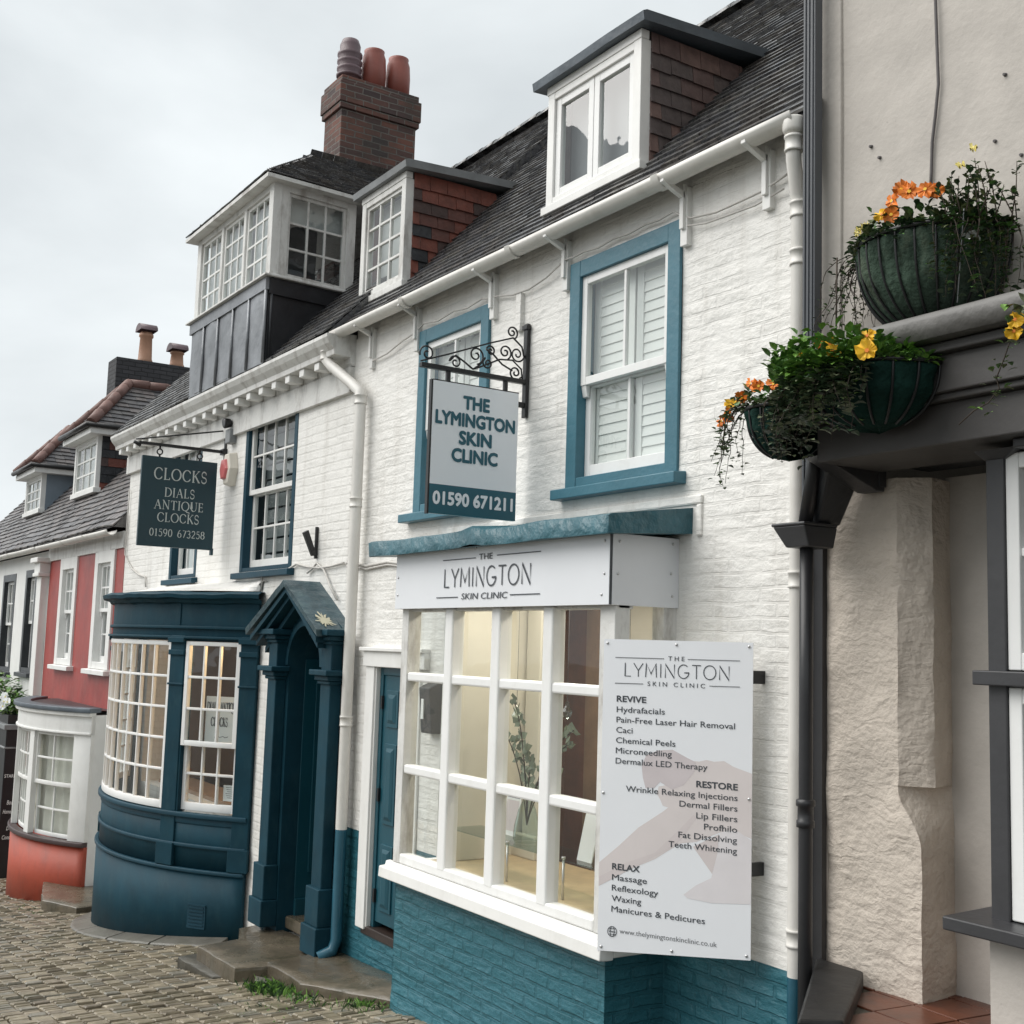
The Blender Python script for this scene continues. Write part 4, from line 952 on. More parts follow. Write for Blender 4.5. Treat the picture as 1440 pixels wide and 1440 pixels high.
# bow shopfront
th0, th1 = -43.5, 43.5
TA, TB = 22.6, 26.6            # pilaster between the two lights
b = MB()
zg = lambda t: ground_z(BOW.at(t, .06, 0)[0])-.05
BOW.box(b, th0, th1, 0, .055, -3.3, -2.18, zf=zg); BOW.box(b, th0, th1, -.02, .03, -2.18, -1.66)
shopf = b.build('shopfront', NAVY, clock)
b = MB()
BOW.box(b, th0, th1, .03, .075, -2.20, -2.165); BOW.box(b, th0, th1, .029, .055, -1.975, -1.94); BOW.box(b, th0, th1, .0, .07, -1.70, -1.655); BOW.box(b, th0, th1, .0, .04, -1.76, -1.70)
b.build('moulding', NAVY2, shopf, bevel=.008)
for ta, tb in ((TA, TB), (-26.6, -22.6), (40.3, 43.9), (-43.9, -40.3)):
    b = MB(); BOW.box(b, ta, tb, -.04, .05, -2.16, .02); BOW.box(b, ta-.3, tb+.3, .03, .075, -2.16, -1.95); BOW.box(b, ta-.2, tb+.2, .03, .07, -.17, -.12); BOW.box(b, ta-.3, tb+.3, .03, .085, -.05, .0); BOW.box(b, ta-.2, tb+.2, .03, .065, -.46, -.44)
    b.build('pilaster', NAVY, shopf, bevel=.006)
b = MB()
BOW.box(b, th0, th1, -.04, .03, -.03, .36); BOW.box(b, th0, th1, .03, .06, .085, .115); BOW.box(b, th0, th1, .03, .075, -.01, .015)
BOW.box(b, 24.2, 24.7, .03, .040, .12, .33)
b.build('fascia', NAVY, shopf, bevel=.006)
b = MB()
prof = [(.02, .33), (.07, .34), (.09, .37), (.15, .385), (.16, .42), (.10, .445), (-.3, .47)]
ring = []; nn = 44
for i in range(nn+1):
    t = th0-1+(th1-th0+2)*i/nn
    ring.append([b.V(BOW.at(t, d+.006*noise.noise((t*.3, z*9, 0)), z+.014*noise.noise((t*.23, 0, z)))) for d, z in prof]+[b.V((BOW.at(t, 0, 0)[0], 0, .33)), ])
for p, q in zip(ring, ring[1:]):
    for k in range(len(prof)): b.F((p[k], p[(k+1)], q[(k+1)], q[k]), k > 3)
b.build('shopfront_cornice', NAVY, shopf)
b = MB(); ring = []
for i in range(nn+1):
    t = th0+(th1-th0)*i/nn; x = BOW.at(t, 0, 0)[0]
    ring.append([b.V(BOW.at(t, -.05, .462)), b.V((x, min(-.05, BOW.at(t, -.4, 0)[1]), .53+.015*noise.noise((t*.3, 2, 0)))), b.V((x, .0, .58+.02*noise.noise((t*.4, 5, 0))))])
for p, q in zip(ring, ring[1:]):
    for k in range(2): b.F((p[k], p[k+1], q[k+1], q[k]), True)
b.build('flaunching', WHITEBRICK2, shopf)
# curved lights: left one, fixed 9 x 5; right one, sliding sashes 3 x (3+2)
def bow_light(t0, t1, zs_rows, cols, d, names, zlo, zhi, st=1.0, rail=.045, low_rail=.07):
    b = MB(); aw = .42
    BOW.box(b, t0, t0+st, d, d+.05, zlo, zhi); BOW.box(b, t1-st, t1, d, d+.05, zlo, zhi)
    BOW.box(b, t0+st, t1-st, d+.001, d+.049, zlo, zlo+low_rail); BOW.box(b, t0+st, t1-st, d+.001, d+.049, zhi-rail, zhi)
    for i in range(1, cols):
        t = t0+st+(t1-t0-2*st)*i/cols; BOW.box(b, t-aw/2*.9, t+aw/2*.9, d+.006, d+.044, zlo+low_rail, zhi-rail)
    for j in range(1, zs_rows):
        z = zlo+low_rail+(zhi-rail-zlo-low_rail)*j/zs_rows; BOW.box(b, t0+st, t1-st, d+.0075, d+.0425, z-.012, z+.012)
    b.build(names, CLEANWHITE, shopf, bevel=.003)
    g = MB(); 
    for i in range(cols):
        ta = t0+st+(t1-t0-2*st)*i/cols; tb = t0+st+(t1-t0-2*st)*(i+1)/cols
        for j in range(zs_rows):
            za = zlo+low_rail+(zhi-rail-zlo-low_rail)*j/zs_rows; zb = zlo+low_rail+(zhi-rail-zlo-low_rail)*(j+1)/zs_rows
            e1, e2 = random.uniform(-.004, .004), random.uniform(-.004, .004)
            g.quad(BOW.at(ta, d+.022+e1, za), BOW.at(tb, d+.022+e2, za), BOW.at(tb, d+.022+e2, zb), BOW.at(ta, d+.022+e1, zb))
    g.build('pane', OLDGLASS, shopf)
bow_light(-22.4, 22.4, 5, 9, -.01, 'curved_window', -1.645, -.035, .7)
bow_light(27.0, 40.3, 3, 3, .0, 'sash', -1.03, -.035, .9, .04, .05)
bow_light(27.0, 40.3, 2, 3, -.055, 'sash', -1.64, -.985, .9, .04, .075)
bow_light(-40.3, -27.0, 5, 3, -.01, 'curved_window', -1.645, -.035, .9)
b = MB(); BOW.box(b, 26.6, 27.0, -.06, .04, -1.66, -.02); BOW.box(b, 22.4, 22.6, -.06, .04, -1.66, -.02); b.build('frame', NAVY, shopf)
# air brick in the bow base
b = MB()
BOW.box(b, 31.6, 35.8, .054, .064, -2.70, -2.48)
BOW.box(b, 31.6, 35.8, .064, .068, -2.70, -2.685); BOW.box(b, 31.6, 35.8, .064, .068, -2.495, -2.48)
for k in range(6): BOW.box(b, 32.0, 35.4, .0645, .070, -2.675+k*.031, -2.660+k*.031)
b.build('air_brick', NAVY2, shopf)
# the shop inside
b = MB(); ix0, ix1 = -14.75, -11.0
b.quad((ix0, .25, -1.7), (ix0, 3.4, -1.7), (ix0, 3.4, .1), (ix0, .25, .1)); b.quad((ix1, .25, -2.5), (ix1, 3.4, -2.5), (ix1, 3.4, .1), (ix1, .25, .1)); b.quad((ix0, 3.4, -2.5), (ix1, 3.4, -2.5), (ix1, 3.4, .1), (ix0, 3.4, .1))
b.quad((ix0+.9, -.62, .02), (ix1-.9, -.62, .02), (ix1-.05, -.02, .02), (ix0+.05, -.02, .02)); b.quad((ix0, -.02, .02), (ix1, -.02, .02), (ix1, 3.4, .02), (ix0, 3.4, .02)); b.quad((ix0, .1, -2.5), (ix1, .1, -2.5), (ix1, 3.4, -2.5), (ix0, 3.4, -2.5)); b.quad((ix0+.4, .1, -2.5), (ix1-.2, .1, -2.5), (ix1-.2, .1, -1.72), (ix0+.4, .1, -1.72))
b.build('shop_room', SHOPBROWN, clock)
for x, y, w, h in ((-14.3, 2.4, .7, 1.9), (-13.3, 3.0, .9, 1.6), (-12.4, 3.1, .6, 2.1), (-12.0, 1.6, .5, 1.25), (-11.6, 2.6, .5, 1.9)):
    b = MB(); b.box(x, x+w, y, y+.35, -2.5, -2.5+h); b.build('display_cabinet', WOODRED, clock)
b = MB(); b.box(-14.4, -11.5, .15, .55, -1.72, -1.66); b.build('display_board', WOODTAN, clock)
LAMPS = ((-11.40, .55, -.02, 16), (-12.35, 1.3, -.75, 3))
for i, (x, y, z, p) in enumerate(LAMPS):
    l = bpy.data.lights.new('clock_shop_lamp', 'POINT'); l.energy = p; l.color = (1, .62, .28); l.shadow_soft_size = .08
    lo = bpy.data.objects.new('clock_shop_lamp', l); col.objects.link(lo); lo.parent = clock; lo.location = Vector((x, y, z-.1))-ORIG[clock.name]
tl = thing('table_lamp', 'small glowing amber lamp inside the clock shop window', 'lamp', (-12.35, 1.6, -1.25))
b = MB(); b.lathe([(.07, 0), (.07, .02), (.015, .04), (.015, .30)], (-12.35, 1.6, -1.25), 12); b.build('lamp_base', WOODRED, tl)
b = MB(); b.lathe([(.10, .28), (.05, .45)], (-12.35, 1.6, -1.25), 14, cap=False); b.build('lamp_shade', LAMPGLOW, tl)
b = MB(); b.lathe([(.0, .0), (.05, 0), (.05, .015), (0, .015)], (-11.62, .62, .0), 12); b.build('ceiling_lamp', LAMPGLOW, clock)

# gabled porch
pr0, pr1, pap, peave, papex = -10.50, -8.95, -9.71, .098, .515
b = MB(); y = -.10
# arched front panel: spandrel around the opening
ox0, ox1, spr = -10.05, -9.37, -.21; cxp = (ox0+ox1)/2; rr = (ox1-ox0)/2
def arch_pts(n=16): return [(cxp+rr*math.cos(math.pi*(1-i/n)), spr+rr*math.sin(math.pi*(1-i/n))) for i in range(n+1)]
ap = arch_pts(); outer = [(-10.42, -2.45), (-10.42, .10), (-10.42+.02, .12), (pap, papex-.05), (-9.02, .12), (-9.0, .10), (-9.0, -2.45)]
n = len(ap)
for yy in (y, y+.14):
    vi = [b.V((p[0], yy, p[1])) for p in ap]
    tops = [b.V((p[0], yy, .12+max(0, (papex-.05-.12)*(1-abs(p[0]-pap)/.70)))) for p in ap]
    for k in range(n-1): b.F((vi[k], vi[k+1], tops[k+1], tops[k]))
    for xa, xb in ((-10.42, ox0), (ox1, -9.0)):
        tz = lambda q: .12+max(0, (papex-.17)*(1-abs(q-pap)/.70))
        b.quad((xa, yy, -2.5), (xb, yy, -2.5), (xb, yy, tz(xb) if False else .12), (xa, yy, .12))
        if xa == -10.42: b.quad((xa, yy, .12), (xb, yy, .12), (xb, yy, .12+(papex-.17)*(1-abs(xb-pap)/.70)), (xa, yy, .12))
        else: b.quad((xa, yy, .12), (xb, yy, .12), (xb, yy, .12), (xa, yy, .12+(papex-.17)*(1-abs(xa-pap)/.70)))
path = [(ox0, -2.5)]+ap+[(ox1, -2.5)]
for p, q in zip(path, path[1:]): b.quad((p[0], y, p[1]), (q[0], y, q[1]), (q[0], y+.5, q[1]), (p[0], y+.5, p[1]))
porch = b.build('porch', NAVY, clock)
# archivolt
b = MB(); pts = arch_pts(20)
for (p, q) in zip(pts, pts[1:]):
    f = lambda t, s: (cxp+(t[0]-cxp)*s, spr+(t[1]-spr)*s)
    a0, a1, c0, c1 = f(p, 1.0), f(q, 1.0), f(p, 1.16), f(q, 1.16)
    b.quad((a0[0], y-.02, a0[1]), (a1[0], y-.02, a1[1]), (c1[0], y-.02, c1[1]), (c0[0], y-.02, c0[1])); b.quad((c0[0], y-.02, c0[1]), (c1[0], y-.02, c1[1]), (c1[0], y, c1[1]), (c0[0], y, c0[1])); b.quad((a0[0], y-.02, a0[1]), (a1[0], y-.02, a1[1]), (a1[0], y, a1[1]), (a0[0], y, a0[1]))
b.build('archivolt', NAVY, porch)
for cxx in (-10.20, -9.06):
    b = MB(); w = .095
    b.box(cxx-w, cxx+w, -.20, -.10, -2.0, .06)
    for za, zb, e in ((-2.44, -2.22, .05), (-2.22, -1.93, .03), (-.34, -.31, .02), (-.31, -.27, .04), (-.27, -.225, .075), (-.02, .01, .02), (.01, .05, .045), (.05, .10, .085)):
        b.box(cxx-w-e, cxx+w+e, -.20-e, -.10, za, zb)
    b.build('column', NAVY, porch, bevel=.008)
b = MB(); yf, yb_ = -.33, .0
for s_, xe in ((-1, -10.55), (1, -8.98)):
    th_ = .05; E0 = Vector((xe, 0, peave)); A0 = Vector((pap, 0, papex)); dn = Vector((0, 0, -.055))
    rows = []
    for i in range(11):
        p = E0.lerp(A0, i/10); rows.append((p, .010*noise.noise((i*.7, s_*3, 0))))
    for (p, d1), (q, d2) in zip(rows, rows[1:]):
        P_ = lambda v, yy, dz: (v.x, yy, v.z+dz)
        b.hexa([P_(p, yf, -.055), P_(q, yf, -.055), P_(q, yb_, -.055), P_(p, yb_, -.055)], [P_(p, yf-.008, d1), P_(q, yf-.008, d2), P_(q, yb_, d2*.3), P_(p, yb_, d1*.3)])
b.build('porch_roof', paint('petrol_painted_lead', (.026, .060, .075), rough=.42, var=.3, bump=.6, bscale=9, bdist=.01, dirt=(.10, .16, .16), damt=.45, dscale=2), porch)
b = MB()
for s_, xe in ((-1, -10.51), (1, -9.02)):
    for k, (dy, dz, tk) in enumerate(((-.31, -.06, .045), (-.27, -.11, .04), (-.20, -.16, .05))):
        E0, A0 = Vector((xe-s_*(.02+.05*k), dy, peave+dz)), Vector((pap, dy, papex+dz))
        b.hexa([(E0.x, dy, E0.z-tk), (A0.x, dy, A0.z-tk), (A0.x, -.1, A0.z-tk), (E0.x, -.1, E0.z-tk)], [(E0.x, dy, E0.z), (A0.x, dy, A0.z), (A0.x, -.1, A0.z), (E0.x, -.1, E0.z)])
b.build('raking_cornice', NAVY, porch)
# bare patch where the paint has flaked off the lead corner
b = MB(); rf_ = random.Random(5); pts = []
for k in range(44):
    an = 2*math.pi*k/44; rr = (.5+.5*rf_.random())*(1.0 if k % 3 else .55); pts.append((.115+.10*rr*math.cos(an)+.08*max(0, math.cos(an))**3*rf_.random(), -.145+.115*rr*math.sin(an)))
sl = Vector((pap+8.98, 0, papex-peave)).normalized()
for i in range(len(pts)):
    f = []
    for a in ((.115, -.145), pts[i], pts[(i+1) % len(pts)]):
        v = Vector((-8.985, 0, peave))+Vector((sl.x, 0, sl.z))*a[0]; f.append((v.x, -.335-a[1]*.0-.0+(-a[1])*.9*.0+(abs(a[1]))*.85, v.z+.012))
    b.F([b.V(p) for p in f])
b.build('bare_patch', FLAKE, porch)
b = MB()
for xa, yv in ((-10.05, 0), ):
    b.box(-10.10, -10.045, .05, 1.15, -2.40, .15); b.box(-10.047, -10.03, .16, 1.05, -2.0, -.35); b.box(-10.047, -10.02, .05, 1.12, -2.40, -2.22); b.box(-10.047, -10.025, .16, 1.05, -.28, -.24)
b.box(-9.37, -9.32, .05, 1.15, -2.40, .15)
b.box(-10.05, -9.37, .05, 1.15, .135, .17)
b.build('porch_lining', TEALDOOR, porch, bevel=.004)
panel_door(clock, frame((-10.045, 1.05, -2.36), (1, 0, 0)), .68, 1.95, TEALDOOR)
b = MB(); b.box(-10.06, -9.36, -.02, 1.1, -2.46, -2.36); b.build('door_step', STONE, clock, bevel=.012)
# cables and fixings
cable(clock, CABLE, [(-15.86, -.02, 1.9), (-15.87, -.02, 1.05), (-15.5, -.02, .85), (-14.9, -.02, .72), (-14.85, -.02, .60)], .010)
cable(clock, CABLE, [(-9.2, -.02, .66), (-10.2, -.02, .69), (-10.7, -.02, .62), (-11.0, -.02, .62), (-11.05, -.02, .45)], .011)
cable(clock, CABLE, [(-9.28, -.03, .35), (-9.6, -.02, .62), (-9.75, -.02, .68), (-9.95, -.02, .6)], .010)
cable(clock, CABLE, [(-10.9, -.02, .56), (-13, -.02, .60), (-15.3, -.02, .56)], .006)

# ================================================================== red house with the white bow
redh = thing('red_rendered_house', 'faded red house with white sash windows and a white bow on a red base', 'house', (-18, 0, -3.57))
RX0, RX1 = -20.25, -15.95
r1 = (-19.42, -18.38, -.46, 1.14); r2 = (-17.34, -16.34, -.46, 1.15)
wall_shell('wall', [RED], redh, RX0, RX1, -4.4, 1.32, [r1, r2, (-19.1, -16.05, -2.6, -1.0)], 5.4, reveal=.24, wob=.004)
for a, c, d, e in (r1, r2):
    sash_window(redh, frame((a, 0, d), (1, 0, 0)), c-a, e-d, FARWHITE, CLEANWHITE, .17, .03, .03, 3, 2, 2, .52, sill=(.09, .10, .075), back='blind', horns=True, stile=.05, bar=.024, inner_depth=.06, dark=DIMGREY, back_h=.55)
b = MB(); b.box(RX0-.05, RX1, -.03, .01, 1.14, 1.36); b.build('frieze', OLDWHITE, redh)
FT = 1.15
frf = house_roof(redh, -20.3, RX1+.01, 1.42, -.17, FT, 4.0, FARTILE, 2.6, .135, .19, th=.02, jit=1.8)
gutter(redh, -20.25, RX1, -.19, 1.36, .07, PVC, (-18.5, -17.2))
RB = Arc(-17.5, 1.92, 2.70)
b = MB(); RB.box(b, -36, 36, -.05, .02, -4.2, -2.66, zf=lambda t: ground_z(RB.at(t, 0, 0)[0])-.05); bw = b.build('bow_window', ORANGERED, redh)
b = MB(); RB.box(b, -36, 36, -.05, .06, -2.66, -2.60); b.build('sill_board', paint('dark_wet_sill', (.05, .03, .03), rough=.4), bw, bevel=.01)
b = MB(); RB.box(b, -36, 36, -.05, .03, -1.27, -1.02); RB.box(b, -36, 36, -.05, .07, -1.04, -.99); RB.box(b, -36, 36, -.05, .05, -1.27, -1.24)
for t0, t1 in ((-36, -30), (30, 36)): RB.box(b, t0, t1, -.06, .02, -2.6, -1.02)
for t0, t1 in ((8.5, 11.5), (-11.5, -8.5)): RB.box(b, t0, t1, -.06, .02, -2.6, -1.02)
b.build('bow_frame', FARWHITE, bw, bevel=.006)
b = MB(); RB.box(b, -36.5, 36.5, -.12, .10, -.99, -.93); b.build('bow_gutter', LEAD, bw, bevel=.01)
b = MB(); ring = [b.V(RB.at(-36+72*i/20, -.1, -.965)) for i in range(21)]; b.F(ring+[b.V((RX1+.0, .02, -.965)), b.V((-19.1, .02, -.965))]); b.build('bow_top', LEADDARK, bw)
def red_light(t0, t1, cols, split):
    b = MB(); d = -.02; st = .7
    for za, zb, dd, nr in ((-1.95, -1.27, d, 2), (-2.6, -1.92, d-.05, 2)):
        RB.box(b, t0, t0+st, dd-.04, dd, za, zb); RB.box(b, t1-st, t1, dd-.04, dd, za, zb); RB.box(b, t0+st, t1-st, dd-.039, dd-.001, za, za+.05); RB.box(b, t0+st, t1-st, dd-.039, dd-.001, zb-.045, zb)
        for i in range(1, cols): t = t0+st+(t1-t0-2*st)*i/cols; RB.box(b, t-.22, t+.22, dd-.035, dd-.005, za+.05, zb-.045)
        for j in range(1, nr): z = za+.05+(zb-za-.095)*j/nr; RB.box(b, t0+st, t1-st, dd-.034, dd-.006, z-.013, z+.013)
    b.build('sash', FARWHITE, bw, bevel=.003)
    g = MB(); RB.sheet(g, t0+st, t1-st, d-.06, -2.56, -1.3, cols); g.build('pane', OLDGLASS, bw)
red_light(11.5, 30, 2, 0); red_light(-8.5, 8.5, 4, 0); red_light(-30, -11.5, 3, 0)
b = MB(); n = 120; rows = []
for i in range(n+1):
    t = -34+68*i/n; dd = -.16+.022*math.sin(i*.9+1.3*math.sin(i*.17)); rows.append((b.V(RB.at(t, dd, -2.6)), b.V(RB.at(t, dd, -1.2))))
for p, q in zip(rows, rows[1:]): b.F((p[0], q[0], q[1], p[1]), True)
b.build('curtain', CURTAIN, bw)
b = MB(); b.box(-19.2, -16.0, .4, .45, -2.7, -.95); b.build('room', DIMGREY, bw)
b = MB(); b.box(-16.06, -15.94, -.285, .0, -3.6, -1.02); b.build('corner_post', FARWHITE, redh, bevel=.008)
def hip_dormer(parent, x0, x1, yf, z0, z1, cheek, cheek_w, cols, rows, cas, boarded):
    tanr = FT; rz = lambda y: 1.42+tanr*(y+.17)
    yb = (z1-1.42)/tanr-.17+.05
    b = MB(); b.hexa([(x0+.002, yf+.13, z0), (x1, yf+.13, z0), (x1, yf+.14, z0), (x0+.002, yf+.14, z0)], [(x0+.002, yf+.13, z1+.05), (x1, yf+.13, z1+.05), (x1, yb, z1+.05), (x0+.002, yb, z1+.05)])
    if boarded: b.quad((x1-.001, yf, z0), (x1-.001, yf+.14, z0), (x1-.001, yf+.14, z1), (x1-.001, yf, z1))
    d = b.build('dormer', paint('slate_blue_board', (.19, .235, .28), rough=.5) if boarded else LEADDARK, parent)
    if not boarded:
        c = MB(); ext = lambda v: (.04, max(.05, .03+(z0+v-1.42)/tanr-.17-yf)) if z0+v < z1 else None
        tiles(c, (x1+.004, yf, z0), (0, 1, 0), (0, 0, 1), (1, 0, 0), ext, z1-z0, .135, .24, .016, len(cheek), .8, cheek_w); c.build('cheek', cheek, d)
    w, h = x1-x0, z1-z0; M = frame((x0, yf, z0), (1, 0, 0)); fw = .09
    g = MB(M); g.box(0, fw, -.03, .06, 0, h).box(w-fw, w, -.03, .06, 0, h).box(fw, w-fw, -.028, .06, h-.10, h).box(-.03, w+.03, -.06, .06, -.03, .05); g.build('frame', FARWHITE, d, bevel=.004)
    for k in range(cas):
        xa = fw+(w-2*fw)*k/cas; xb = fw+(w-2*fw)*(k+1)/cas; st = .04; za, zb = .05, h-.10
        s = MB(M); s.box(xa, xa+st, -.012, .03, za, zb).box(xb-st, xb, -.012, .03, za, zb).box(xa+st, xb-st, -.011, .03, zb-st, zb).box(xa+st, xb-st, -.011, .03, za, za+st)
        for i in range(1, cols): q = xa+st+(xb-xa-2*st)*i/cols; s.box(q-.013, q+.013, -.006, .024, za+st, zb-st)
        for j in range(1, rows): q = za+st+(zb-za-2*st)*j/rows; s.box(xa+st, xb-st, -.005, .023, q-.013, q+.013)
        s.build('sash', FARWHITE, d); p = MB(M); p.quad((xa+st, .008, za+st), (xb-st, .008, za+st), (xb-st, .008, zb-st), (xa+st, .008, zb-st)); p.build('pane', GLASS, d)
    k = MB(M); k.quad((fw, .12, .0), (w-fw, .12, .0), (w-fw, .12, h), (fw, .12, h)); k.build('blind', GREYCURTAIN, d)
    # hipped roof with terracotta hips
    ov = .20; e = z1+.10; A = Vector((x0-ov, yf-ov, e)); B = Vector((x1+ov, yf-ov, e)); cxm = (x0+x1)/2; rise = (w/2+ov)*.95
    H1 = Vector((cxm, yf-ov+(w/2+ov)*.85, e+rise)); H2 = Vector((cxm, (e+rise-1.42)/tanr-.17+.1, e+rise)); C = Vector((x1+ov, (e-1.42)/tanr-.17+.1, e)); D = Vector((x0-ov, C.y, e))
    r = MB()
    def side(p, q, rr_, ss): 
        u = (q-p).normalized(); W = (q-p).length; mid = (ss+rr_)/2
        nrm = u.cross((mid-p)).normalized(); nrm = nrm if nrm.z > 0 else -nrm; up = nrm.cross(u).normalized(); up = up if up.z > 0 else -up
        V = (rr_-p).dot(up); sa, ra = (ss-p).dot(u), (rr_-p).dot(u)
        def ext(v):
            t = min(1, v/V); return (sa*t, W+(ra-W)*t) if W+(ra-W)*t-sa*t > .05 else None
        tiles(r, p, u, up, nrm, ext, V, .12, .19, .018, 3, 1.4)
    side(B, C, H2, H1); side(A, B, H1, H1); side(D, A, H1, H2)
    lo = Vector((0, 0, -.05))
    for f in ((A, B, H1), (B, C, H2, H1), (D, A, H1, H2)): r.F([r.V(p+lo) for p in f])
    r.build('dormer_roof', FARTILE, d)
    hp = MB()
    for p, q in ((B, H1), (A, H1), (H1, H2)):
        L_ = (q-p).length; dv = (q-p)/L_; s = 0
        while s < L_:
            a, c = p+dv*s+Vector((0, 0, .02)), p+dv*min(s+.33, L_)+Vector((0, 0, .035)); hp.tube([a, c], .085, 8); s += .33
    hp.build('hip_tiles', HIPTILE, d)
    gt_ = MB(); gt_.tube([A+Vector((0, -.05, -.01)), B+Vector((.03, -.05, -.01)), C+Vector((.03, 0, -.01))], .045, 8); gt_.build('gutter', BLACK, d)
    so = MB(); so.hexa([A+Vector((0, 0, -.14)), B+Vector((0, 0, -.14)), C+Vector((0, 0, -.14)), D+Vector((0, 0, -.14))], [A+Vector((0, 0, -.045)), B+Vector((0, 0, -.045)), C+Vector((0, 0, -.045)), D+Vector((0, 0, -.045))]); so.build('soffit', FARWHITE, d)
    return d
hip_dormer(redh, -21.20, -19.72, .5, 2.29, 3.22, REDTILE+BLACKTILE, (4, 2, 1, 5), 3, 3, 1, False)
# dark stack behind
b = MB(); b.box(-21.55, -21.0, 1.0, 2.3, 2.5, 4.80); ch2 = b.build('chimney', DARKBRICK, redh, bevel=.01)
for cy, k in ((1.55, 1.0), (2.12, .55)):
    b = MB(); b.lathe([(.13, 0), (.135, .05), (.12, .08), (.105, .46*k), (.125, .48*k), (.125, .52*k), (.10, .56*k)], (-21.25, cy, 4.8), 16)
    pot = b.build('chimney_pot', PALEPOT, ch2)
    b = MB(); n = 8; z = 4.8+.58*k
    p1 = [b.V((-21.25-.20*math.cos(math.pi*i/n)*.9, cy-.15, z+.13*math.sin(math.pi*i/n))) for i in range(n+1)]; p2 = [b.V((-21.25-.20*math.cos(math.pi*i/n)*.9, cy+.15, z+.13*math.sin(math.pi*i/n))) for i in range(n+1)]
    for i in range(n): b.F((p1[i], p1[i+1], p2[i+1], p2[i]), True)
    b.F(p1); b.F(p2[::-1]); b.build('cowl', MAUVEPOT, pot)

# ================================================================== far white house with black windows
farh = thing('white_stuccoed_house', 'white stuccoed house with narrow black framed windows at the left edge', 'house', (-23.5, 0, -4.2))
f1 = (-24.05, -22.9, -.70, 1.04); f2 = (-22.05, -21.15, -.66, 1.06)
wall_shell('wall', [FARWHITE], farh, -31, -20.25, -5.2, 1.32, [f1, f2], 5.4, reveal=.26, wob=.004)
for a, c, d, e in (f1, f2):
    sash_window(farh, frame((a, 0, d), (1, 0, 0)), c-a, e-d, paint('black_window_paint', (.025, .03, .035), rough=.4), CLEANWHITE, .13, .01, .06, 3, 2, 2, .5, sill=(.06, .08, .08), back='blind', stile=.05, bar=.026, back_h=.4)
house_roof(farh, -29.0, -20.31, 1.42, -.17, FT, 4.0, FARTILE, 2.6, .135, .19, th=.02, jit=1.8)
hip_dormer(farh, -25.15, -23.75, .5, 2.27, 3.02, BLACKTILE, (1,), 3, 3, 1, True)
gutter(farh, -30, -20.3, -.19, 1.36, .07, PVC, (-22.5,))
b = MB(); b.box(-20.62, -20.30, -.12, .0, -1.0, .9); b.box(-20.68, -20.24, -.18, .0, .9, .96); b.box(-20.66, -20.26, -.16, .0, .96, 1.12); b.box(-20.72, -20.2, -.22, .0, 1.12, 1.20); b.build('pilaster', FARWHITE, farh, bevel=.01)
b = MB(); b.box(-24.2, -20.75, -.38, 0, -4.6, -1.55); bs = b.build('black_shopfront', paint('black_shopfront_paint', (.010, .012, .014), rough=.4, var=.1, bump=.05), farh, bevel=.01)
b = MB(); b.box(-24.2, -20.72, -.42, 0, -1.55, -1.47); b.box(-24.2, -20.735, -.40, 0, -1.85, -1.82); b.build('ledge', LEADGREY, bs, bevel=.008)
fo = Vector((-20.745, -.19, 0))
for s_, z, w, c in (('STARBOARD', -2.30, .34, .07), ('Boutique', -2.72, .21, .09), ('Home Interiors', -2.86, .31, .085), ('&', -2.99, .06, .075), ('Design', -3.12, .17, .085), ('Consultancy', -3.26, .28, .085)):
    text(s_, bs, PAPER, (fo.x, fo.y, z), (0, 1, 0), cap=c*.75, width=w, off=.006, shear=0 if s_[0] == 'S' and s_[1] == 'T' else .2, weight=.008)

# ================================================================== grey house with the recessed porch
greyh = thing('grey_rendered_house', 'greige rendered house with dark charcoal shopfront and recessed tiled entrance', 'house', (-2.6, 0, -1.9))
b = MB(); yw = -.05
gx = [-3.93+i*.25 for i in range(26)]; gz = [.85+i*.25 for i in range(34)]
G = [[b.V((x, yw+.014*noise.noise((x*.9, z*.9, 7)), z)) for z in gz] for x in gx]
for i in range(len(gx)-1):
    for j in range(len(gz)-1): b.F((G[i][j], G[i+1][j], G[i+1][j+1], G[i][j+1]), True)
b.quad((-3.93, yw, .85), (-3.93, 5.5, .85), (-3.93, 5.5, 9.1), (-3.93, yw, 9.1)); b.quad((-3.93, 5.5, -2.5), (2.3, 5.5, -2.5), (2.3, 5.5, 9.1), (-3.93, 5.5, 9.1)); b.quad((2.3, yw, .85), (2.3, 5.5, .85), (2.3, 5.5, 9.1), (2.3, yw, 9.1)); b.quad((-3.93, yw, 9.1), (2.3, yw, 9.1), (2.3, 5.5, 9.1), (-3.93, 5.5, 9.1))
b.quad((-3.94, 0.0, -2.5), (-3.94, 5.5, -2.5), (-3.94, 5.5, .85), (-3.94, 0.0, .85))
gw = b.build('wall', GREYWALL, greyh)
b = MB(); b.box(-3.95, -3.80, yw-.016, yw+.05, 1.1, 9.0); b.build('render_edge', GREYWALL, greyh, bevel=.006)
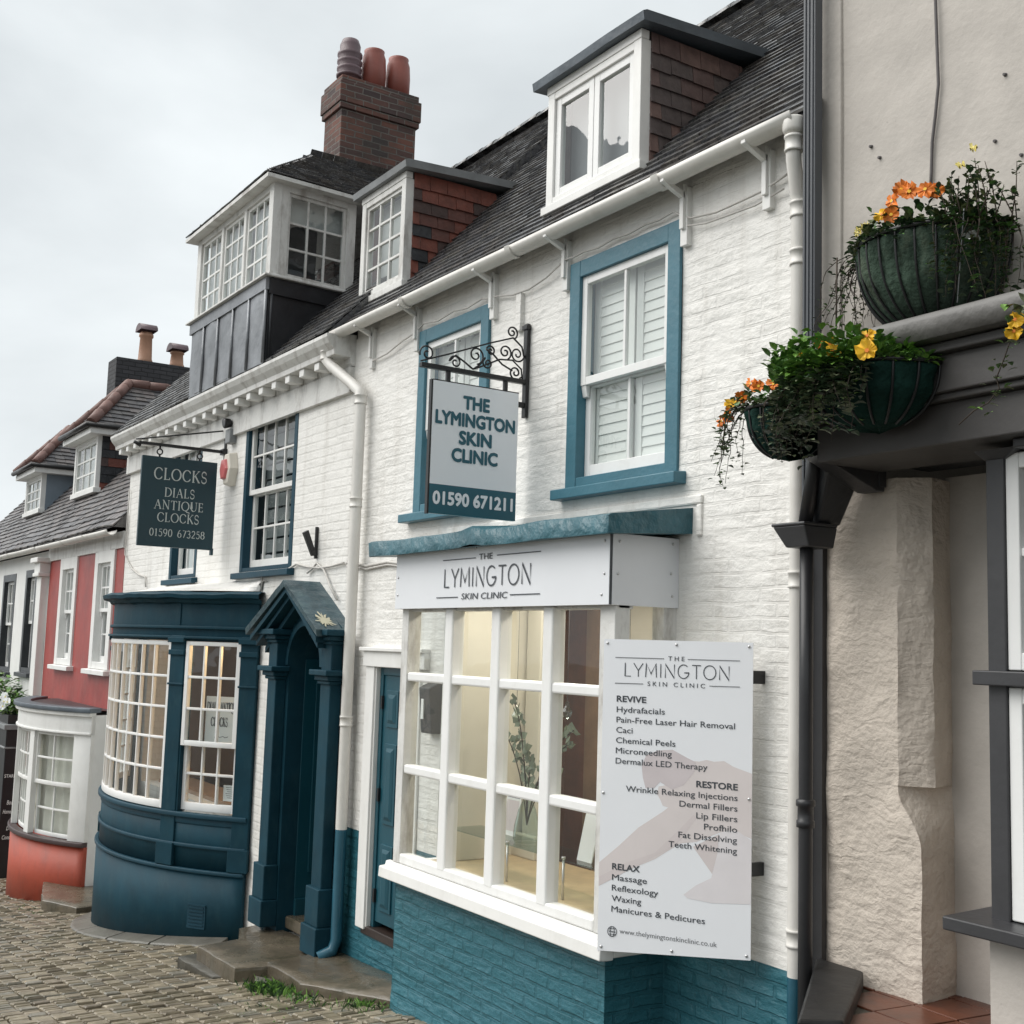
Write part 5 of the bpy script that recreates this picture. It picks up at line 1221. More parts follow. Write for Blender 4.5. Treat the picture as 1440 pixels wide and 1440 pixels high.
# pier of rough render with a chamfered corner
b = MB()
def rough_strip(b, p, q, z0, z1, nx, nz, amp=.012, pf=None, qf=None):
    p, q = Vector((p[0], p[1], 0)), Vector((q[0], q[1], 0)); p_, q_ = p.copy(), q.copy(); d = (q-p).normalized(); nr = Vector((d.y, -d.x, 0)); g = []
    for i in range(nx+1):
        r = []
        for j in range(nz+1):
            z = z0+(z1-z0)*j/nz; c = (pf(z) if pf else p_).lerp(qf(z) if qf else q_, i/nx)
            k = amp*1.3*noise.noise((c.x*4, c.y*4+z*.3, z*4))+amp*.45*noise.noise((c.x*12, c.y*12, z*12))+amp*.6*max(-.35, min(.35, 3*noise.noise((c.x*2.6+4, z*2.2, 6))))
            e_ = Vector((0, 0, 0))
            if i in (0, nx): k = 0; e_ = .007*noise.noise_vector((c.x*9, c.y*9, z*9)) if amp > .005 else e_
            r.append(b.V((c.x+nr.x*k+e_.x, c.y+nr.y*k+e_.y, z)))
        g.append(r)
    for i in range(nx):
        for j in range(nz): b.F((g[i][j], g[i+1][j], g[i+1][j+1], g[i][j+1]), True)
zc = -.54
def corner(z):
    t = max(0, min(1, (z+.80)/.26)); t = t*t*(3-2*t); return Vector((-3.415-.12*t, 0, 0))
rough_strip(b, (-4.03, 0), (-3.415, 0), -1.5, zc, 32, 48, qf=corner); rough_strip(b, (-3.415, 0), (-3.45, .28), -1.5, zc, 12, 48, pf=corner)
rough_strip(b, (-4.03, .0), (-3.535, .0), zc, .80, 26, 60, .010); rough_strip(b, (-3.535, .0), (-3.425, .10), zc, .80, 8, 60, .008); rough_strip(b, (-3.425, .10), (-3.46, .28), zc, .80, 8, 60, .008)
b.F([b.V(p) for p in ((-3.535, 0, zc), (-3.425, .10, zc), (-3.46, .28, zc), (-3.6, .28, zc))])
b.build('pier', PIERWALL, greyh)
b = MB(); rough_strip(b, (-3.48, .26), (-2.2, .26), -1.5, .82, 30, 50, .005); b.build('porch_wall', GREYWALL, greyh)
# tiled floor and black step
b = MB(); b.hexa([(-3.80, -.05, -2.3), (-3.25, -.72, -2.3), (-2.4, -.72, -2.3), (-2.4, .30, -2.3), (-3.80, .30, -2.3)], [(-3.80, -.05, -1.425), (-3.25, -.72, -1.425), (-2.4, -.72, -1.425), (-2.4, .30, -1.425), (-3.80, .30, -1.425)]); b.build('porch_floor', STONEDARK, greyh)
b = MB(); M = Matrix.Translation((-3.2, 0, 0)) @ Matrix.Rotation(R(-4), 4, 'Z'); b.M = M
for i in range(-5, 6):
    for j in range(-5, 3):
        x, y = i*.225, j*.225-.05
        if x+.217 > -.50+.46*(-.03-y)/.64 and x < .7 and y > -.66: b.box(x, x+.217, y, y+.217, -1.43, -1.418+random.uniform(0, .003))
b.build('floor_tiles', QUARRY, greyh, bevel=.003)
b = MB(); kp = [(-3.97, -.03), (-3.33, -.82), (-3.24, -.67), (-3.70, -.03)]; b.hexa([(x, y, -2.3) for x, y in kp], [(x, y, -1.345) for x, y in kp])
b.build('black_step', paint('black_gloss_step', (.009, .009, .009), rough=.5, var=.3, bump=.4, bscale=12), greyh, bevel=.012)
# timber entablature over the shop
b = MB(); X1 = 2.2
b.box(-3.585, X1, -.45, -.04, .825, .985); b.box(-3.60, X1, -.49, -.04, .985, 1.012); b.box(-3.61, X1, -.515, -.04, 1.012, 1.155); b.box(-3.62, X1, -.555, -.04, 1.155, 1.192)
bm_ = b.build('entablature', GREYPAINT, greyh, bevel=.006)
b = MB(); A = []
n = 50
for i in range(n+1):
    x = -3.64+(X1+3.64)*i/n; w = .008*noise.noise((x*3, 0, 8))
    A.append([b.V((x, yw-.01, 1.43)), b.V((x, -.585, 1.305+w*.5)), b.V((x, -.61, 1.29+w)), b.V((x, -.618, 1.27+w)), b.V((x, -.612+w, 1.198)), b.V((x, -.04, 1.193))])
for p, q in zip(A, A[1:]):
    for k in range(6): b.F((p[k], p[(k+1)%6], q[(k+1)%6], q[k]), k in (0, 1, 2, 3))
b.F(A[0]); b.F(A[-1][::-1]); b.build('lead_capping', LEADCOVER, bm_)
# soffit of the porch with its downlight, end bracket
b = MB(); b.box(-3.584, -2.2, -.449+.05, .28, .86, .89); b.box(-3.0, -2.2, -.35, .26, .835, .858); b.box(-3.70, -3.58, -.06, -.012, .76, .86)
b.hexa([(-3.70, -.07, .74), (-3.585, -.07, .74), (-3.585, -.02, .74), (-3.70, -.02, .74)], [(-3.70, -.40, .86), (-3.585, -.44, .86), (-3.585, -.02, .86), (-3.70, -.02, .86)])
b.build('soffit', CHARCOAL, bm_, bevel=.004)
b = MB(); b.lathe([(.035, 0), (.052, 0), (.05, -.01), (.036, -.012)], (-3.16, -.24, .86), 20); b.build('downlight', LEADGREY, bm_)
# window of the shop
b = MB(); yS = -.30
b.box(-2.862, -2.785, yS-.01, yS+.12, -.94, .80); b.hexa([(-2.866, yS-.012, .765), (-2.78, yS-.012, .765), (-2.78, yS+.1, .765), (-2.866, yS+.1, .765)], [(-2.89, yS-.05, .80), (-2.70, yS-.05, .80), (-2.70, yS+.1, .80), (-2.89, yS+.1, .80)])
b.box(-2.70, X1, yS-.075, yS+.1, .79, .824); b.box(-2.90, X1, yS-.055, yS+.10, -.085, -.03)
sf = b.build('shopfront', CHARCOAL, greyh, bevel=.005)
for za, zb in ((-.03, .79), (-.93, -.085)):
    b = MB(); z0_, z1_ = za+.004, zb-.004; xl, xr = -2.784, -1.9
    b.box(xl, xl+.055, yS, yS+.07, z0_, z1_).box(xr-.055, xr, yS, yS+.07, z0_, z1_).box(xl+.055, xr-.055, yS+.001, yS+.07, z1_-.06, z1_).box(xl+.055, xr-.055, yS+.001, yS+.07, z0_, z0_+.065)
    zm = (z0_+z1_)/2+.03; b.box(xl+.055, xr-.055, yS+.01, yS+.06, zm-.016, zm+.016); xm = (xl+xr)/2; b.box(xm-.013, xm+.013, yS+.011, yS+.059, z0_+.065, z1_-.06)
    b.build('sash', CLEANWHITE, sf, bevel=.005)
    g = MB(); g.quad((xl+.05, yS+.035, z0_+.05), (xr-.05, yS+.035, z0_+.05), (xr-.05, yS+.035, z1_-.05), (xl+.05, yS+.035, z1_-.05)); g.build('pane', GLASS, sf)
b = MB(); b.box(-2.78, 0, .04, .06, -1.0, .8); b.build('room', DARKROOM, sf)
b = MB(); b.box(-1.9, X1, yS-.005, yS+.1, -.93, .79); b.build('boarding', CHARCOAL, sf)
b = MB(); b.hexa([(-2.985, -.43, -.985), (X1, -.43, -.985), (X1, .0, -.985), (-2.985, .10, -.985)], [(-2.985, -.43, -.935), (X1, -.43, -.935), (X1, .0, -.925), (-2.985, .10, -.918)])
b.build('shop_cill', CHARCOAL, sf, bevel=.006)
b = MB(); rough_strip(b, (-2.862, -.32), (2.2, -.32), -2.2, -.985, 60, 20, .004); rough_strip(b, (-2.862, .26), (-2.862, -.32), -2.2, -.985, 10, 20, .003); b.box(-2.862, -2.80, -.22, .26, -.93, .82); b.build('stall_riser', GREYWALL, sf)
# dark pipes at the corner
b = MB(); b.box(-3.945, -3.868, -.165, -.115, .60, 9.0)
for x in (-3.93, -3.907, -3.884): b.box(x-.005, x+.005, -.171, -.165, .6, 9.0)
pp = b.build('downpipe', PIPEGREY, greyh, bevel=.005)
b = MB(); x, y = -3.86, -.22
b.tube([(x, y, .5), (x, y, -.2), (x, y, -1.0), (x, y, -2.2)], .031, 14)
b.lathe([(.031, -.75), (.040, -.748), (.040, -.72), (.035, -.715), (.035, -.66), (.042, -.655), (.042, -.63), (.031, -.625)], (x, y, 0), 16, cap=False)
b.tube([(-3.72, -.30, .98), (-3.78, -.27, .80), (-3.84, -.25, .60)], .032, 12)
b.build('downpipe', PIPEBLACK, greyh)
b = MB(); b.hexa([(-3.93, -.28, .49), (-3.79, -.28, .49), (-3.79, -.12, .49), (-3.93, -.12, .49)], [(-3.985, -.31, .585), (-3.79, -.31, .585), (-3.785, -.10, .585), (-3.985, -.10, .585)])
b.box(-3.99, -3.785, -.315, -.098, .585, .60); b.build('hopper', CHARCOAL, greyh, bevel=.006)
b = MB(); b.box(-4.0, -3.935, -.035, -.004, -2.2, .55); b.build('edge_strip', PIPEBLACK, greyh)  # dark strip between the downpipe and the pier
b = MB(); b.hexa([(-3.87, -.20, .60), (-3.81, -.20, .60), (-3.82, -.04, .60), (-3.88, -.04, .60)], [(-3.75, -.27, .85), (-3.66, -.29, .85), (-3.66, -.06, .85), (-3.75, -.06, .85)])
b.build('lead_soaker', LEADDARK, greyh, bevel=.015)
cable(greyh, DARKCABLE, [(-3.24, yw-.012, 3.6), (-3.262, yw-.012, 2.9), (-3.25, yw-.012, 2.5), (-3.285, yw-.012, 2.25), (-3.297, yw-.012, 2.0)], .007)
# small fixings and plugged holes in the wall
for x, z in ((-3.63, 2.35), (-3.58, 2.28), (-2.93, 2.42), (-2.98, 2.15), (-2.86, 2.05)):
    b = MB(); b.tube([(x, yw+.01, z), (x, yw-.012, z-.002)], [.010, .006], 7); b.build('wall_plug', DARKCABLE, greyh)

# ================================================================== signs
def scroll(b, c, r, a0, turns, y_of, rad=.006, n=26):
    """wrought spiral in the plane x = const; c = (y, z)"""
    pts = []
    for i in range(n+1):
        t = i/n; rr = r*(1-.82*t); a = R(a0)+turns*2*math.pi*t
        pts.append((y_of, c[0]+rr*math.cos(a), c[1]+rr*math.sin(a)))
    b.tube(pts, rad, 6); return pts[0]
XS = -6.536
hs = thing('hanging_sign', 'white hanging sign with teal phone number strip on a black scrollwork bracket', 'sign', (XS, 0, 1.5), 'signs hanging over the street')
b = MB()
b.box(XS-.022, XS+.022, -.025, .0, 1.50, 2.13); b.box(XS-.018, XS+.018, -.80, -.02, 1.722, 1.752)
for yy in (-.60, -.17): b.box(XS-.012, XS+.012, yy-.014, yy+.014, 1.645, 1.722)
b.box(XS-.03, XS+.03, -.035, 0, 2.09, 2.12); b.box(XS-.012, XS+.012, -.10, -.02, 1.565, 1.60)
b.build('bracket', BLACK, hs, bevel=.003)
b = MB()
b.tube([(XS, -.80, 1.76), (XS, -.6, 1.835), (XS, -.3, 1.955), (XS, -.12, 2.02)], .006, 6)
scroll(b, (-.755, 1.815), .055, 200, -1.4, XS); scroll(b, (-.13, 2.055), .045, 300, 1.5, XS)
b.tube([(XS, -.12, 2.02), (XS, -.05, 1.97), (XS, -.03, 1.90)], .006, 6)
scroll(b, (-.085, 1.915), .055, 0, -1.5, XS); scroll(b, (-.095, 1.79), .05, -30, -1.5, XS)
b.tube([(XS, -.04, 1.75), (XS, -.05, 1.82), (XS, -.12, 1.87), (XS, -.22, 1.86), (XS, -.36, 1.79), (XS, -.42, 1.765)], .006, 6)
scroll(b, (-.55, 1.79), .045, 180, -1.4, XS); b.tube([(XS, -.59, 1.795), (XS, -.55, 1.835), (XS, -.48, 1.80), (XS, -.42, 1.765)], .006, 6)
scroll(b, (-.40, 1.86), .06, -80, 1.5, XS); b.tube([(XS, -.33, 1.85), (XS, -.37, 1.80), (XS, -.42, 1.765)], .006, 6)
scroll(b, (-.29, 1.905), .035, 160, -1.4, XS); scroll(b, (-.31, 1.82), .04, 120, 1.5, XS); b.tube([(XS, -.325, 1.91), (XS, -.27, 1.885), (XS, -.2, 1.83), (XS, -.12, 1.80)], .006, 6)
scroll(b, (-.18, 1.915), .05, -60, 1.5, XS)
b.build('scrollwork', BLACK, hs)
y0, y1, zt, zb_ = -.712, -.072, 1.652, .812
b = MB(); b.box(XS-.014, XS+.014, y0, y1, zb_, zt); bd = b.build('sign_board', SIGNPALE, hs, bevel=.002)
b = MB(); b.box(XS-.016, XS+.0146, y0-.012, y0, zb_-.004, zt+.004); b.box(XS-.016, XS+.0146, y0, y1, zt, zt+.006); b.build('edge_trim', BLACK, bd)
b = MB(); b.box(XS+.0142, XS+.016, y0, y1, zb_, zb_+.185); b.build('number_strip', SIGNTEAL, bd)
o = XS+.0145; ym = (y0+y1)/2
for s_, dz, w in (('THE', .155, .19), ('LYMINGTON', .268, .585), ('SKIN', .383, .235), ('CLINIC', .497, .335)):
    text(s_, bd, SIGNTEAL, (o, ym, zt-dz), (0, 1, 0), cap=.081, width=w, weight=.046, off=.002)
text('01590 671211', bd, SIGNPALE, (o+.0015, ym, zb_+.063), (0, 1, 0), cap=.078, width=.585, weight=.040, off=.002)

XC = -12.296
cs = thing('hanging_sign', 'dark blue-green square hanging sign lettered for clocks on a plain iron bar', 'sign', (XC, 0, 1.9), 'signs hanging over the street')
b = MB(); b.box(XC-.02, XC+.02, -.92, 0, 1.945, 1.975); b.box(XC-.02, XC+.02, -.02, 0, 1.80, 2.21); b.box(XC-.05, XC+.05, -.05, 0, 1.93, 1.99)
b.tube([(XC, -.02, 2.19), (XC, -.95, 1.99)], .009, 6); b.tube([(XC, -.90, 1.93), (XC, -.97, 1.965)], .018, 8); b.build('bracket', BLACK, cs)
for yy in (-.70, -.28):
    b = MB(); b.tube([(XC, yy, 1.945), (XC, yy, 1.915)], .010, 6); b.tube([(XC, yy+.028*math.cos(R(a)), 1.888+.028*math.sin(R(a))) for a in range(0, 361, 24)], .008, 6, False); b.tube([(XC, yy, 1.862), (XC, yy, 1.83)], .010, 6); b.build('ring', BLACK, cs)
y0, y1, zt, zb_ = -.878, -.092, 1.835, .912
b = MB(); b.box(XC-.02, XC+.02, y0, y1, zb_, zt); cb_ = b.build('sign_board', SIGNNAVY, cs, bevel=.003)
b = MB(); b.box(XC-.022, XC+.024, y1-.02, y1+.006, zb_-.05, zb_+.02); b.build('corner_block', SIGNNAVY, cb_)
o = XC+.021; ym = (y0+y1)/2+.01
for s_, dz, cap, w in (('CLOCKS', .232, .118, .555), ('DIALS', .405, .092, .315), ('ANTIQUE', .535, .092, .515), ('CLOCKS', .665, .092, .435), ('01590 673258', .815, .075, .575)):
    strokes(s_, cb_, SILVER, (o, ym, zt-dz), (0, 1, 0), (0, 0, 1), cap, w, gap=.10)

fs = thing('fascia_sign', 'long white panel sign with thin grey lettering above the shop bay window', 'sign', (-6.2, -.47, .24))
fz0, fz1 = .237, .612; fx0, fx1 = -7.375, -4.985
b = MB(); b.box(fx0, fx1-.004, -.473, -.455, fz0, fz1); fp = b.build('front_panel', SIGNWHITE, fs, bevel=.0015)
b = MB(); b.box(fx1-.018, fx1, -.455, -.004, fz0, fz1); b.build('side_panel', SIGNWHITE, fs, bevel=.0015)
b = MB(); b.box(fx1-.016, fx1-.001, -.471, -.456, fz0+.002, fz1-.002); b.build('corner_strip', INK, fs)
b = MB(); b.box(fx0, fx0+.018, -.454, -.004, fz0, fz1); b.build('end_panel', SIGNWHITE, fs)
def studs(parent, pts, nrm, r=.008):
    nrm = Vector(nrm).normalized()
    for p in pts:
        b = MB(); p = Vector(p); b.tube([p, p+nrm*.004, p+nrm*.007], [r, r*.9, r*.3], 10); b.build('stud', STEEL, parent)
studs(fs, [(x, -.473, z) for x, z in ((-7.34, .45), (-7.34, .33), (-5.03, .57), (-5.03, .40), (-5.05, .29), (-6.33, .60))], (0, -1, 0)); studs(fs, [(fx1, y, z) for y, z in ((-.41, .57), (-.42, .40), (-.05, .58), (-.06, .42), (-.05, .30))], (1, 0, 0))
fy = -.474; U = (1, 0, 0); cxs = -6.19
text('THE', fp, INK, (cxs-.02, fy, .527), U, cap=.036, width=.155, track=1.0, weight=.004)
strokes('LYMINGTON', fp, INK, (cxs-.02, fy, .365), U, (0, 0, 1), .118, 1.0, face='hair', pen=.085, gap=.14)
text('SKIN CLINIC', fp, INK, (cxs-.03, fy, .288), U, cap=.038, width=.53, weight=.002, shear=.12)
b = MB()
for xa, xb, z in ((-6.73, -6.33, .540), (-6.085, -5.62, .545), (-6.80, -6.53, .303), (-5.93, -5.62, .306)): b.box(xa, xb, fy-.0028, fy-.0015, z-.003, z+.003)
b.build('lettering', INK, fp)

# treatments board between the bay corner and the wall
P0 = Vector((-4.995, -.492, 0)); P1 = Vector((-4.318, -.100, 0)); bu = (P1-P0).normalized(); bn = bu.cross(Vector((0, 0, 1)))
BWD, zt, BH = (P1-P0).length, .060, 1.52
tb = thing('notice_board', 'tall white treatments board with grey text and a faint bending figure beside the bay', 'sign', (-4.65, -.3, -1.46))
def BP(u, v, lift=0):
    v = v*(1.553-.060*u/BWD)/1.52
    return P0+bu*u+Vector((0, 0, zt-v))+bn*lift
b = MB(); b.hexa([BP(0, BH, -.006), BP(BWD, BH-.0, -.006), BP(BWD, BH-.0, 0), BP(0, BH, 0)], [BP(0, 0, -.006), BP(BWD, 0, -.006), BP(BWD, 0, 0), BP(0, 0, 0)])
brd = b.build('sign_board', SIGNPALE, tb)
def px2(zx, zy, six=False):
    x, y = (820+zx/4.5, 1120+zy/4.5) if six else (820+zx/4.8, 880+zy/4.8)
    tx = (x-846)/213; top = 899+4*tx; bot = 1337+13*tx
    return max(0.0, min(1, tx))*BWD, max(0, min(1, (y-top)/(bot-top)))*BH
PINKA = paint('print_mauve', (.62, .56, .565), rough=.35, var=.08, scale=4, bump=0); PINKB = paint('print_skin', (.71, .65, .635), rough=.35, var=.05, scale=3, bump=0); PINKC = paint('print_cloth', (.76, .725, .735), rough=.35, var=.04, scale=5, bump=0); PINKD = paint('print_fold', (.675, .61, .60), rough=.35, var=.05, bump=0)
def printed(pts, mat, lift):
    b = MB(); ps = [BP(*p, lift) for p in pts]; b.F([b.V(p) for p in ps]); return b.build('printed_figure', mat, brd)
A5 = lambda L_: [px2(*p) for p in L_]
A6 = lambda L_: [px2(*p, True) for p in L_]
printed(A5([(740, 925), (800, 930), (850, 918), (900, 930), (965, 925), (1030, 965), (1148, 1010)])+A6([(1082, 130), (1082, 280), (1000, 245), (885, 240), (740, 300), (640, 310), (560, 360), (480, 410), (330, 470), (115, 578), (115, 430), (240, 330), (370, 212), (520, 115), (560, 85)])+A5([(560, 1230), (545, 1195), (520, 1150), (530, 1100), (640, 1080)]), PINKB, .0004)
printed(A6([(720, 330), (880, 250), (870, 380), (840, 500)]), PINKD, .0008)
printed(A6([(115, 520), (300, 430), (480, 370), (640, 215), (720, 130), (740, 150), (640, 290), (560, 350), (330, 470), (115, 578)]), PINKD, .0007)
printed(A5([(410, 960), (440, 890), (520, 855), (620, 850), (720, 905), (780, 935), (770, 1000), (700, 1090), (620, 1120), (540, 1070), (500, 1110), (440, 1112), (420, 1040)]), PINKA, .0008)
printed(A6([(1000, 235), (1082, 290), (1082, 688), (840, 682), (690, 652), (665, 630), (740, 572), (835, 525), (870, 380), (885, 240), (940, 225)]), PINKC, .0010)
def bt(s_, u, v, cap=.029, width=None, align='LEFT', weight=.0, mat=INK, track=1.0): text(s_, brd, mat, BP(u, v), bu, (0, 0, 1), cap=cap, width=width, align=align, weight=weight, off=.0016, track=track)
bt('T H E', .392, .100, .022, .085, 'CENTER', .004)
strokes('LYMINGTON', brd, INK, BP(.392, .186), bu, (0, 0, 1), .068, .555, face='hair', pen=.07, gap=.14, off=.0016)
bt('S K I N   C L I N I C', .392, .229, .022, .30, 'CENTER', .002)
b = MB()
for ua, ub, v in ((.065, .327, .091), (.452, .718, .091), (.065, .218, .219), (.565, .718, .219)):
    b.hexa([BP(ua, v+.0018, .0012), BP(ub, v+.0018, .0012), BP(ub, v+.0018, .002), BP(ua, v+.0018, .002)], [BP(ua, v-.0018, .0012), BP(ub, v-.0018, .0012), BP(ub, v-.0018, .002), BP(ua, v-.0018, .002)])
b.build('lettering', INKLIGHT, brd)
bt('REVIVE', .078, .310, .030, .158, weight=.026)
for i, (s_, w) in enumerate((('Hydrafacials', .258), ('Pain-Free Laser Hair Removal', .618), ('Caci', .088), ('Chemical Peels', .316), ('Microneedling', .298), ('Dermalux LED Therapy', .482))): bt(s_, .078, .362+.0505*i, .029, w, weight=.004)
bt('RESTORE', .712, .720, .030, .206, 'RIGHT', .026)
for i, (s_, w) in enumerate((('Wrinkle Relaxing Injections', .575), ('Dermal Fillers', .292), ('Lip Fillers', .205), ('Profhilo', .165), ('Fat Dissolving', .295), ('Teeth Whitening', .345))): bt(s_, .712, .771+.0505*i, .029, w, 'RIGHT', .004)
bt('RELAX', .072, 1.128, .030, .145, weight=.026)
for i, (s_, w) in enumerate((('Massage', .185), ('Reflexology', .245), ('Waxing', .157), ('Manicures & Pedicures', .485))): bt(s_, .072, 1.179+.0505*i, .029, w, weight=.004)
bt('www.thelymingtonskinclinic.co.uk', .118, 1.432, .024, .50, weight=-.002, mat=INKLIGHT)
b = MB(); gc = (.078, 1.425)
def ringp(rx, ry, a0=0, a1=360, n=24): return [BP(gc[0]+rx*math.cos(R(a0+(a1-a0)*i/n)), gc[1]-ry*math.sin(R(a0+(a1-a0)*i/n)), .002) for i in range(n+1)]
b.tube(ringp(.024, .024), .0015, 4, False); b.tube(ringp(.011, .024), .0013, 4, False)
for v in (-.013, .013): b.tube([BP(gc[0]-.020, gc[1]+v, .002), BP(gc[0]+.020, gc[1]+v, .002)], .0012, 4)
b.build('globe_mark', INK, brd)
bt('www', gc[0], gc[1]+.005, .011, .036, 'CENTER', .01)
studs(tb, [BP(u, v) for u in (.02, BWD/2, BWD-.02) for v in (.02, BH-.02)]+[BP(u, BH/2) for u in (.014, BWD-.014)], bn, .008)
for v in (.17, 1.10):
    b = MB(); c = BP(BWD-.01, v, -.02); b.box(c.x-.02, c.x+.004, c.y-.005, 0.0, c.z-.032, c.z+.032); b.build('wall_bracket', BLACK, tb, bevel=.004)

# ================================================================== things fixed to the clock house wall
al = thing('alarm_box', 'hexagonal cream burglar alarm box with a red front on the white wall', 'alarm', (-12.0, 0, 1.7))
hexp = lambda rx, rz: [(rx*c, rz*s_) for c, s_ in ((-.55, 1), (.55, 1), (1, 0), (.55, -1), (-.55, -1), (-1, 0))]
b = MB(); ac = (-12.02, 1.745)
b.hexa([(ac[0]+p[0], -.0, ac[1]+p[1]) for p in hexp(.135, .175)], [(ac[0]+p[0]*.86, -.09, ac[1]+p[1]*.9) for p in hexp(.135, .175)]); b.build('housing', ALARMWHITE, al, bevel=.012)
b = MB(); b.hexa([(ac[0]+p[0]*.80-.035, -.075, ac[1]+p[1]*.62) for p in hexp(.135, .175)], [(ac[0]+p[0]*.62-.04, -.115, ac[1]+p[1]*.55) for p in hexp(.135, .175)]); b.build('lens', REDLENS, al, bevel=.008)
sl_ = thing('security_light', 'small round lamp with a grey box under the cornice near the clock sign', 'lamp', (-12.02, 0, 2.15))
b = MB(); b.box(-12.13, -11.99, -.08, 0, 2.02, 2.17); b.build('control_box', LEADGREY, sl_, bevel=.01)
b = MB(); M = Matrix.Translation((-12.05, -.09, 2.23)) @ Matrix.Rotation(R(100), 4, 'X'); b.M = M; b.lathe([(.02, -.05), (.045, -.03), (.055, .03), (.05, .04), (.0, .035)], (0, 0, 0), 16); b.build('lamp_head', BLACK, sl_)
b = MB(); b.tube([(-12.0, 0, 2.24), (-12.03, -.06, 2.22)], .012, 6); b.build('arm', BLACK, sl_)
vb = thing('iron_bracket', 'empty dark forked iron bracket on the wall above the porch', 'bracket', (-9.8, 0, .85))
b = MB(); b.box(-9.815, -9.79, -.025, 0, .72, 1.0); b.hexa([(-9.825, -.01, .75), (-9.78, -.01, .75), (-9.78, -.05, .74), (-9.825, -.05, .74)], [(-9.83, -.10, .965), (-9.775, -.10, .965), (-9.775, -.14, .94), (-9.83, -.14, .94)]); b.build('bracket_arm', BLACK, vb, bevel=.004)

# papers in the clock shop window
po = thing('poster', 'white clocks poster standing behind the sash panes of the bow window', 'poster', BOW.at(33, -.2, -.95))
pb0, pb1 = Vector(BOW.at(29.6, -.10, 0)), Vector(BOW.at(38.2, -.10, 0)); pu = (Vector(BOW.at(38.2, -.10, 0))-Vector(BOW.at(29.6, -.10, 0))).normalized()
# arc angles grow towards +X, which is the reading direction
b = MB(); dn_ = pu.cross(Vector((0, 0, 1)))
q0, q1 = pb0-dn_*.05, pb1-dn_*.05
b.hexa([(q0.x, q0.y, -1.02), (q1.x, q1.y, -1.02), (q1.x-dn_.x*.004, q1.y-dn_.y*.004, -1.02), (q0.x-dn_.x*.004, q0.y-dn_.y*.004, -1.02)], [(q0.x, q0.y, -.56), (q1.x, q1.y, -.56), (q1.x-dn_.x*.004, q1.y-dn_.y*.004, -.56), (q0.x-dn_.x*.004, q0.y-dn_.y*.004, -.56)])
sh = b.build('sheet', PAPER, po); w_ = (q1-q0).length; qm = (q0+q1)/2
strokes('DIALS ANTIQUE', sh, INK, (qm.x, qm.y, -.70), pu, (0, 0, 1), .085, w_*.92, gap=.05); strokes('CLOCKS', sh, INK, (qm.x-pu.x*.03, qm.y-pu.y*.03, -.845), pu, (0, 0, 1), .085, w_*.5, gap=.05)
b = MB(); b.tube([(qm.x+pu.x*k*.02, qm.y+pu.y*k*.02, -.945+.006*math.sin(k*2)) for k in range(-4, 5)], .003, 4); b.build('scribble', INK, sh)
nc = thing('notice_card', 'small white notice card in the lower right pane of the bow window', 'card', BOW.at(38.0, -.1, -1.5))
e0, e1 = Vector(BOW.at(36.4, -.078, 0)), Vector(BOW.at(40.0, -.078, 0)); eu = (e1-e0).normalized(); en = eu.cross(Vector((0, 0, 1)))
b = MB(); b.hexa([(e0.x, e0.y, -1.535), (e1.x, e1.y, -1.535), (e1.x-en.x*.003, e1.y-en.y*.003, -1.535), (e0.x-en.x*.003, e0.y-en.y*.003, -1.535)], [(e0.x, e0.y, -1.385), (e1.x, e1.y, -1.385), (e1.x-en.x*.003, e1.y-en.y*.003, -1.385), (e0.x-en.x*.003, e0.y-en.y*.003, -1.385)])
cd = b.build('card', PAPER, nc)
b = MB(); em = (e0+e1)/2+en*.0015; el = (e1-e0).length
for k in range(6):
    hw = el*(.34-.05*(k % 3)); z = -1.41-k*.019; b.quad(em-eu*hw+Vector((0, 0, z)), em+eu*hw+Vector((0, 0, z)), em+eu*hw+Vector((0, 0, z+.006)), em-eu*hw+Vector((0, 0, z+.006)))
b.build('text_lines', INKLIGHT, cd)

# ================================================================== what stands in the clinic window
gs = thing('glass_shelf', 'clear glass shelf on short pegs inside the clinic window', 'shelf', (-6.1, .05, -1.2))
b = MB(); b.box(-7.15, -5.2, -.12, .14, -1.215, -1.207); b.build('shelf_plate', SHEETGLASS, gs)
for x in (-7.1, -6.45, -5.85, -5.3):
    b = MB(); b.tube([(x, -.1, -1.44), (x, -.1, -1.207)], .008, 8); b.lathe([(.013, 0), (.013, .012)], (x, -.1, -1.207), 10); b.build('peg', STEEL, gs)
VX = -6.42
va = thing('glass_vase', 'clear glass bottle vase with eucalyptus sprigs on the glass shelf', 'vase', (VX, .02, -1.205))
b = MB(); b.lathe([(.075, 0), (.085, .02), (.080, .10), (.055, .20), (.022, .27), (.02, .36), (.026, .375)], (VX, .02, -1.204), 18, cap=False); b.build('bottle', SHEETGLASS, va)
b = MB(); lv = MB()
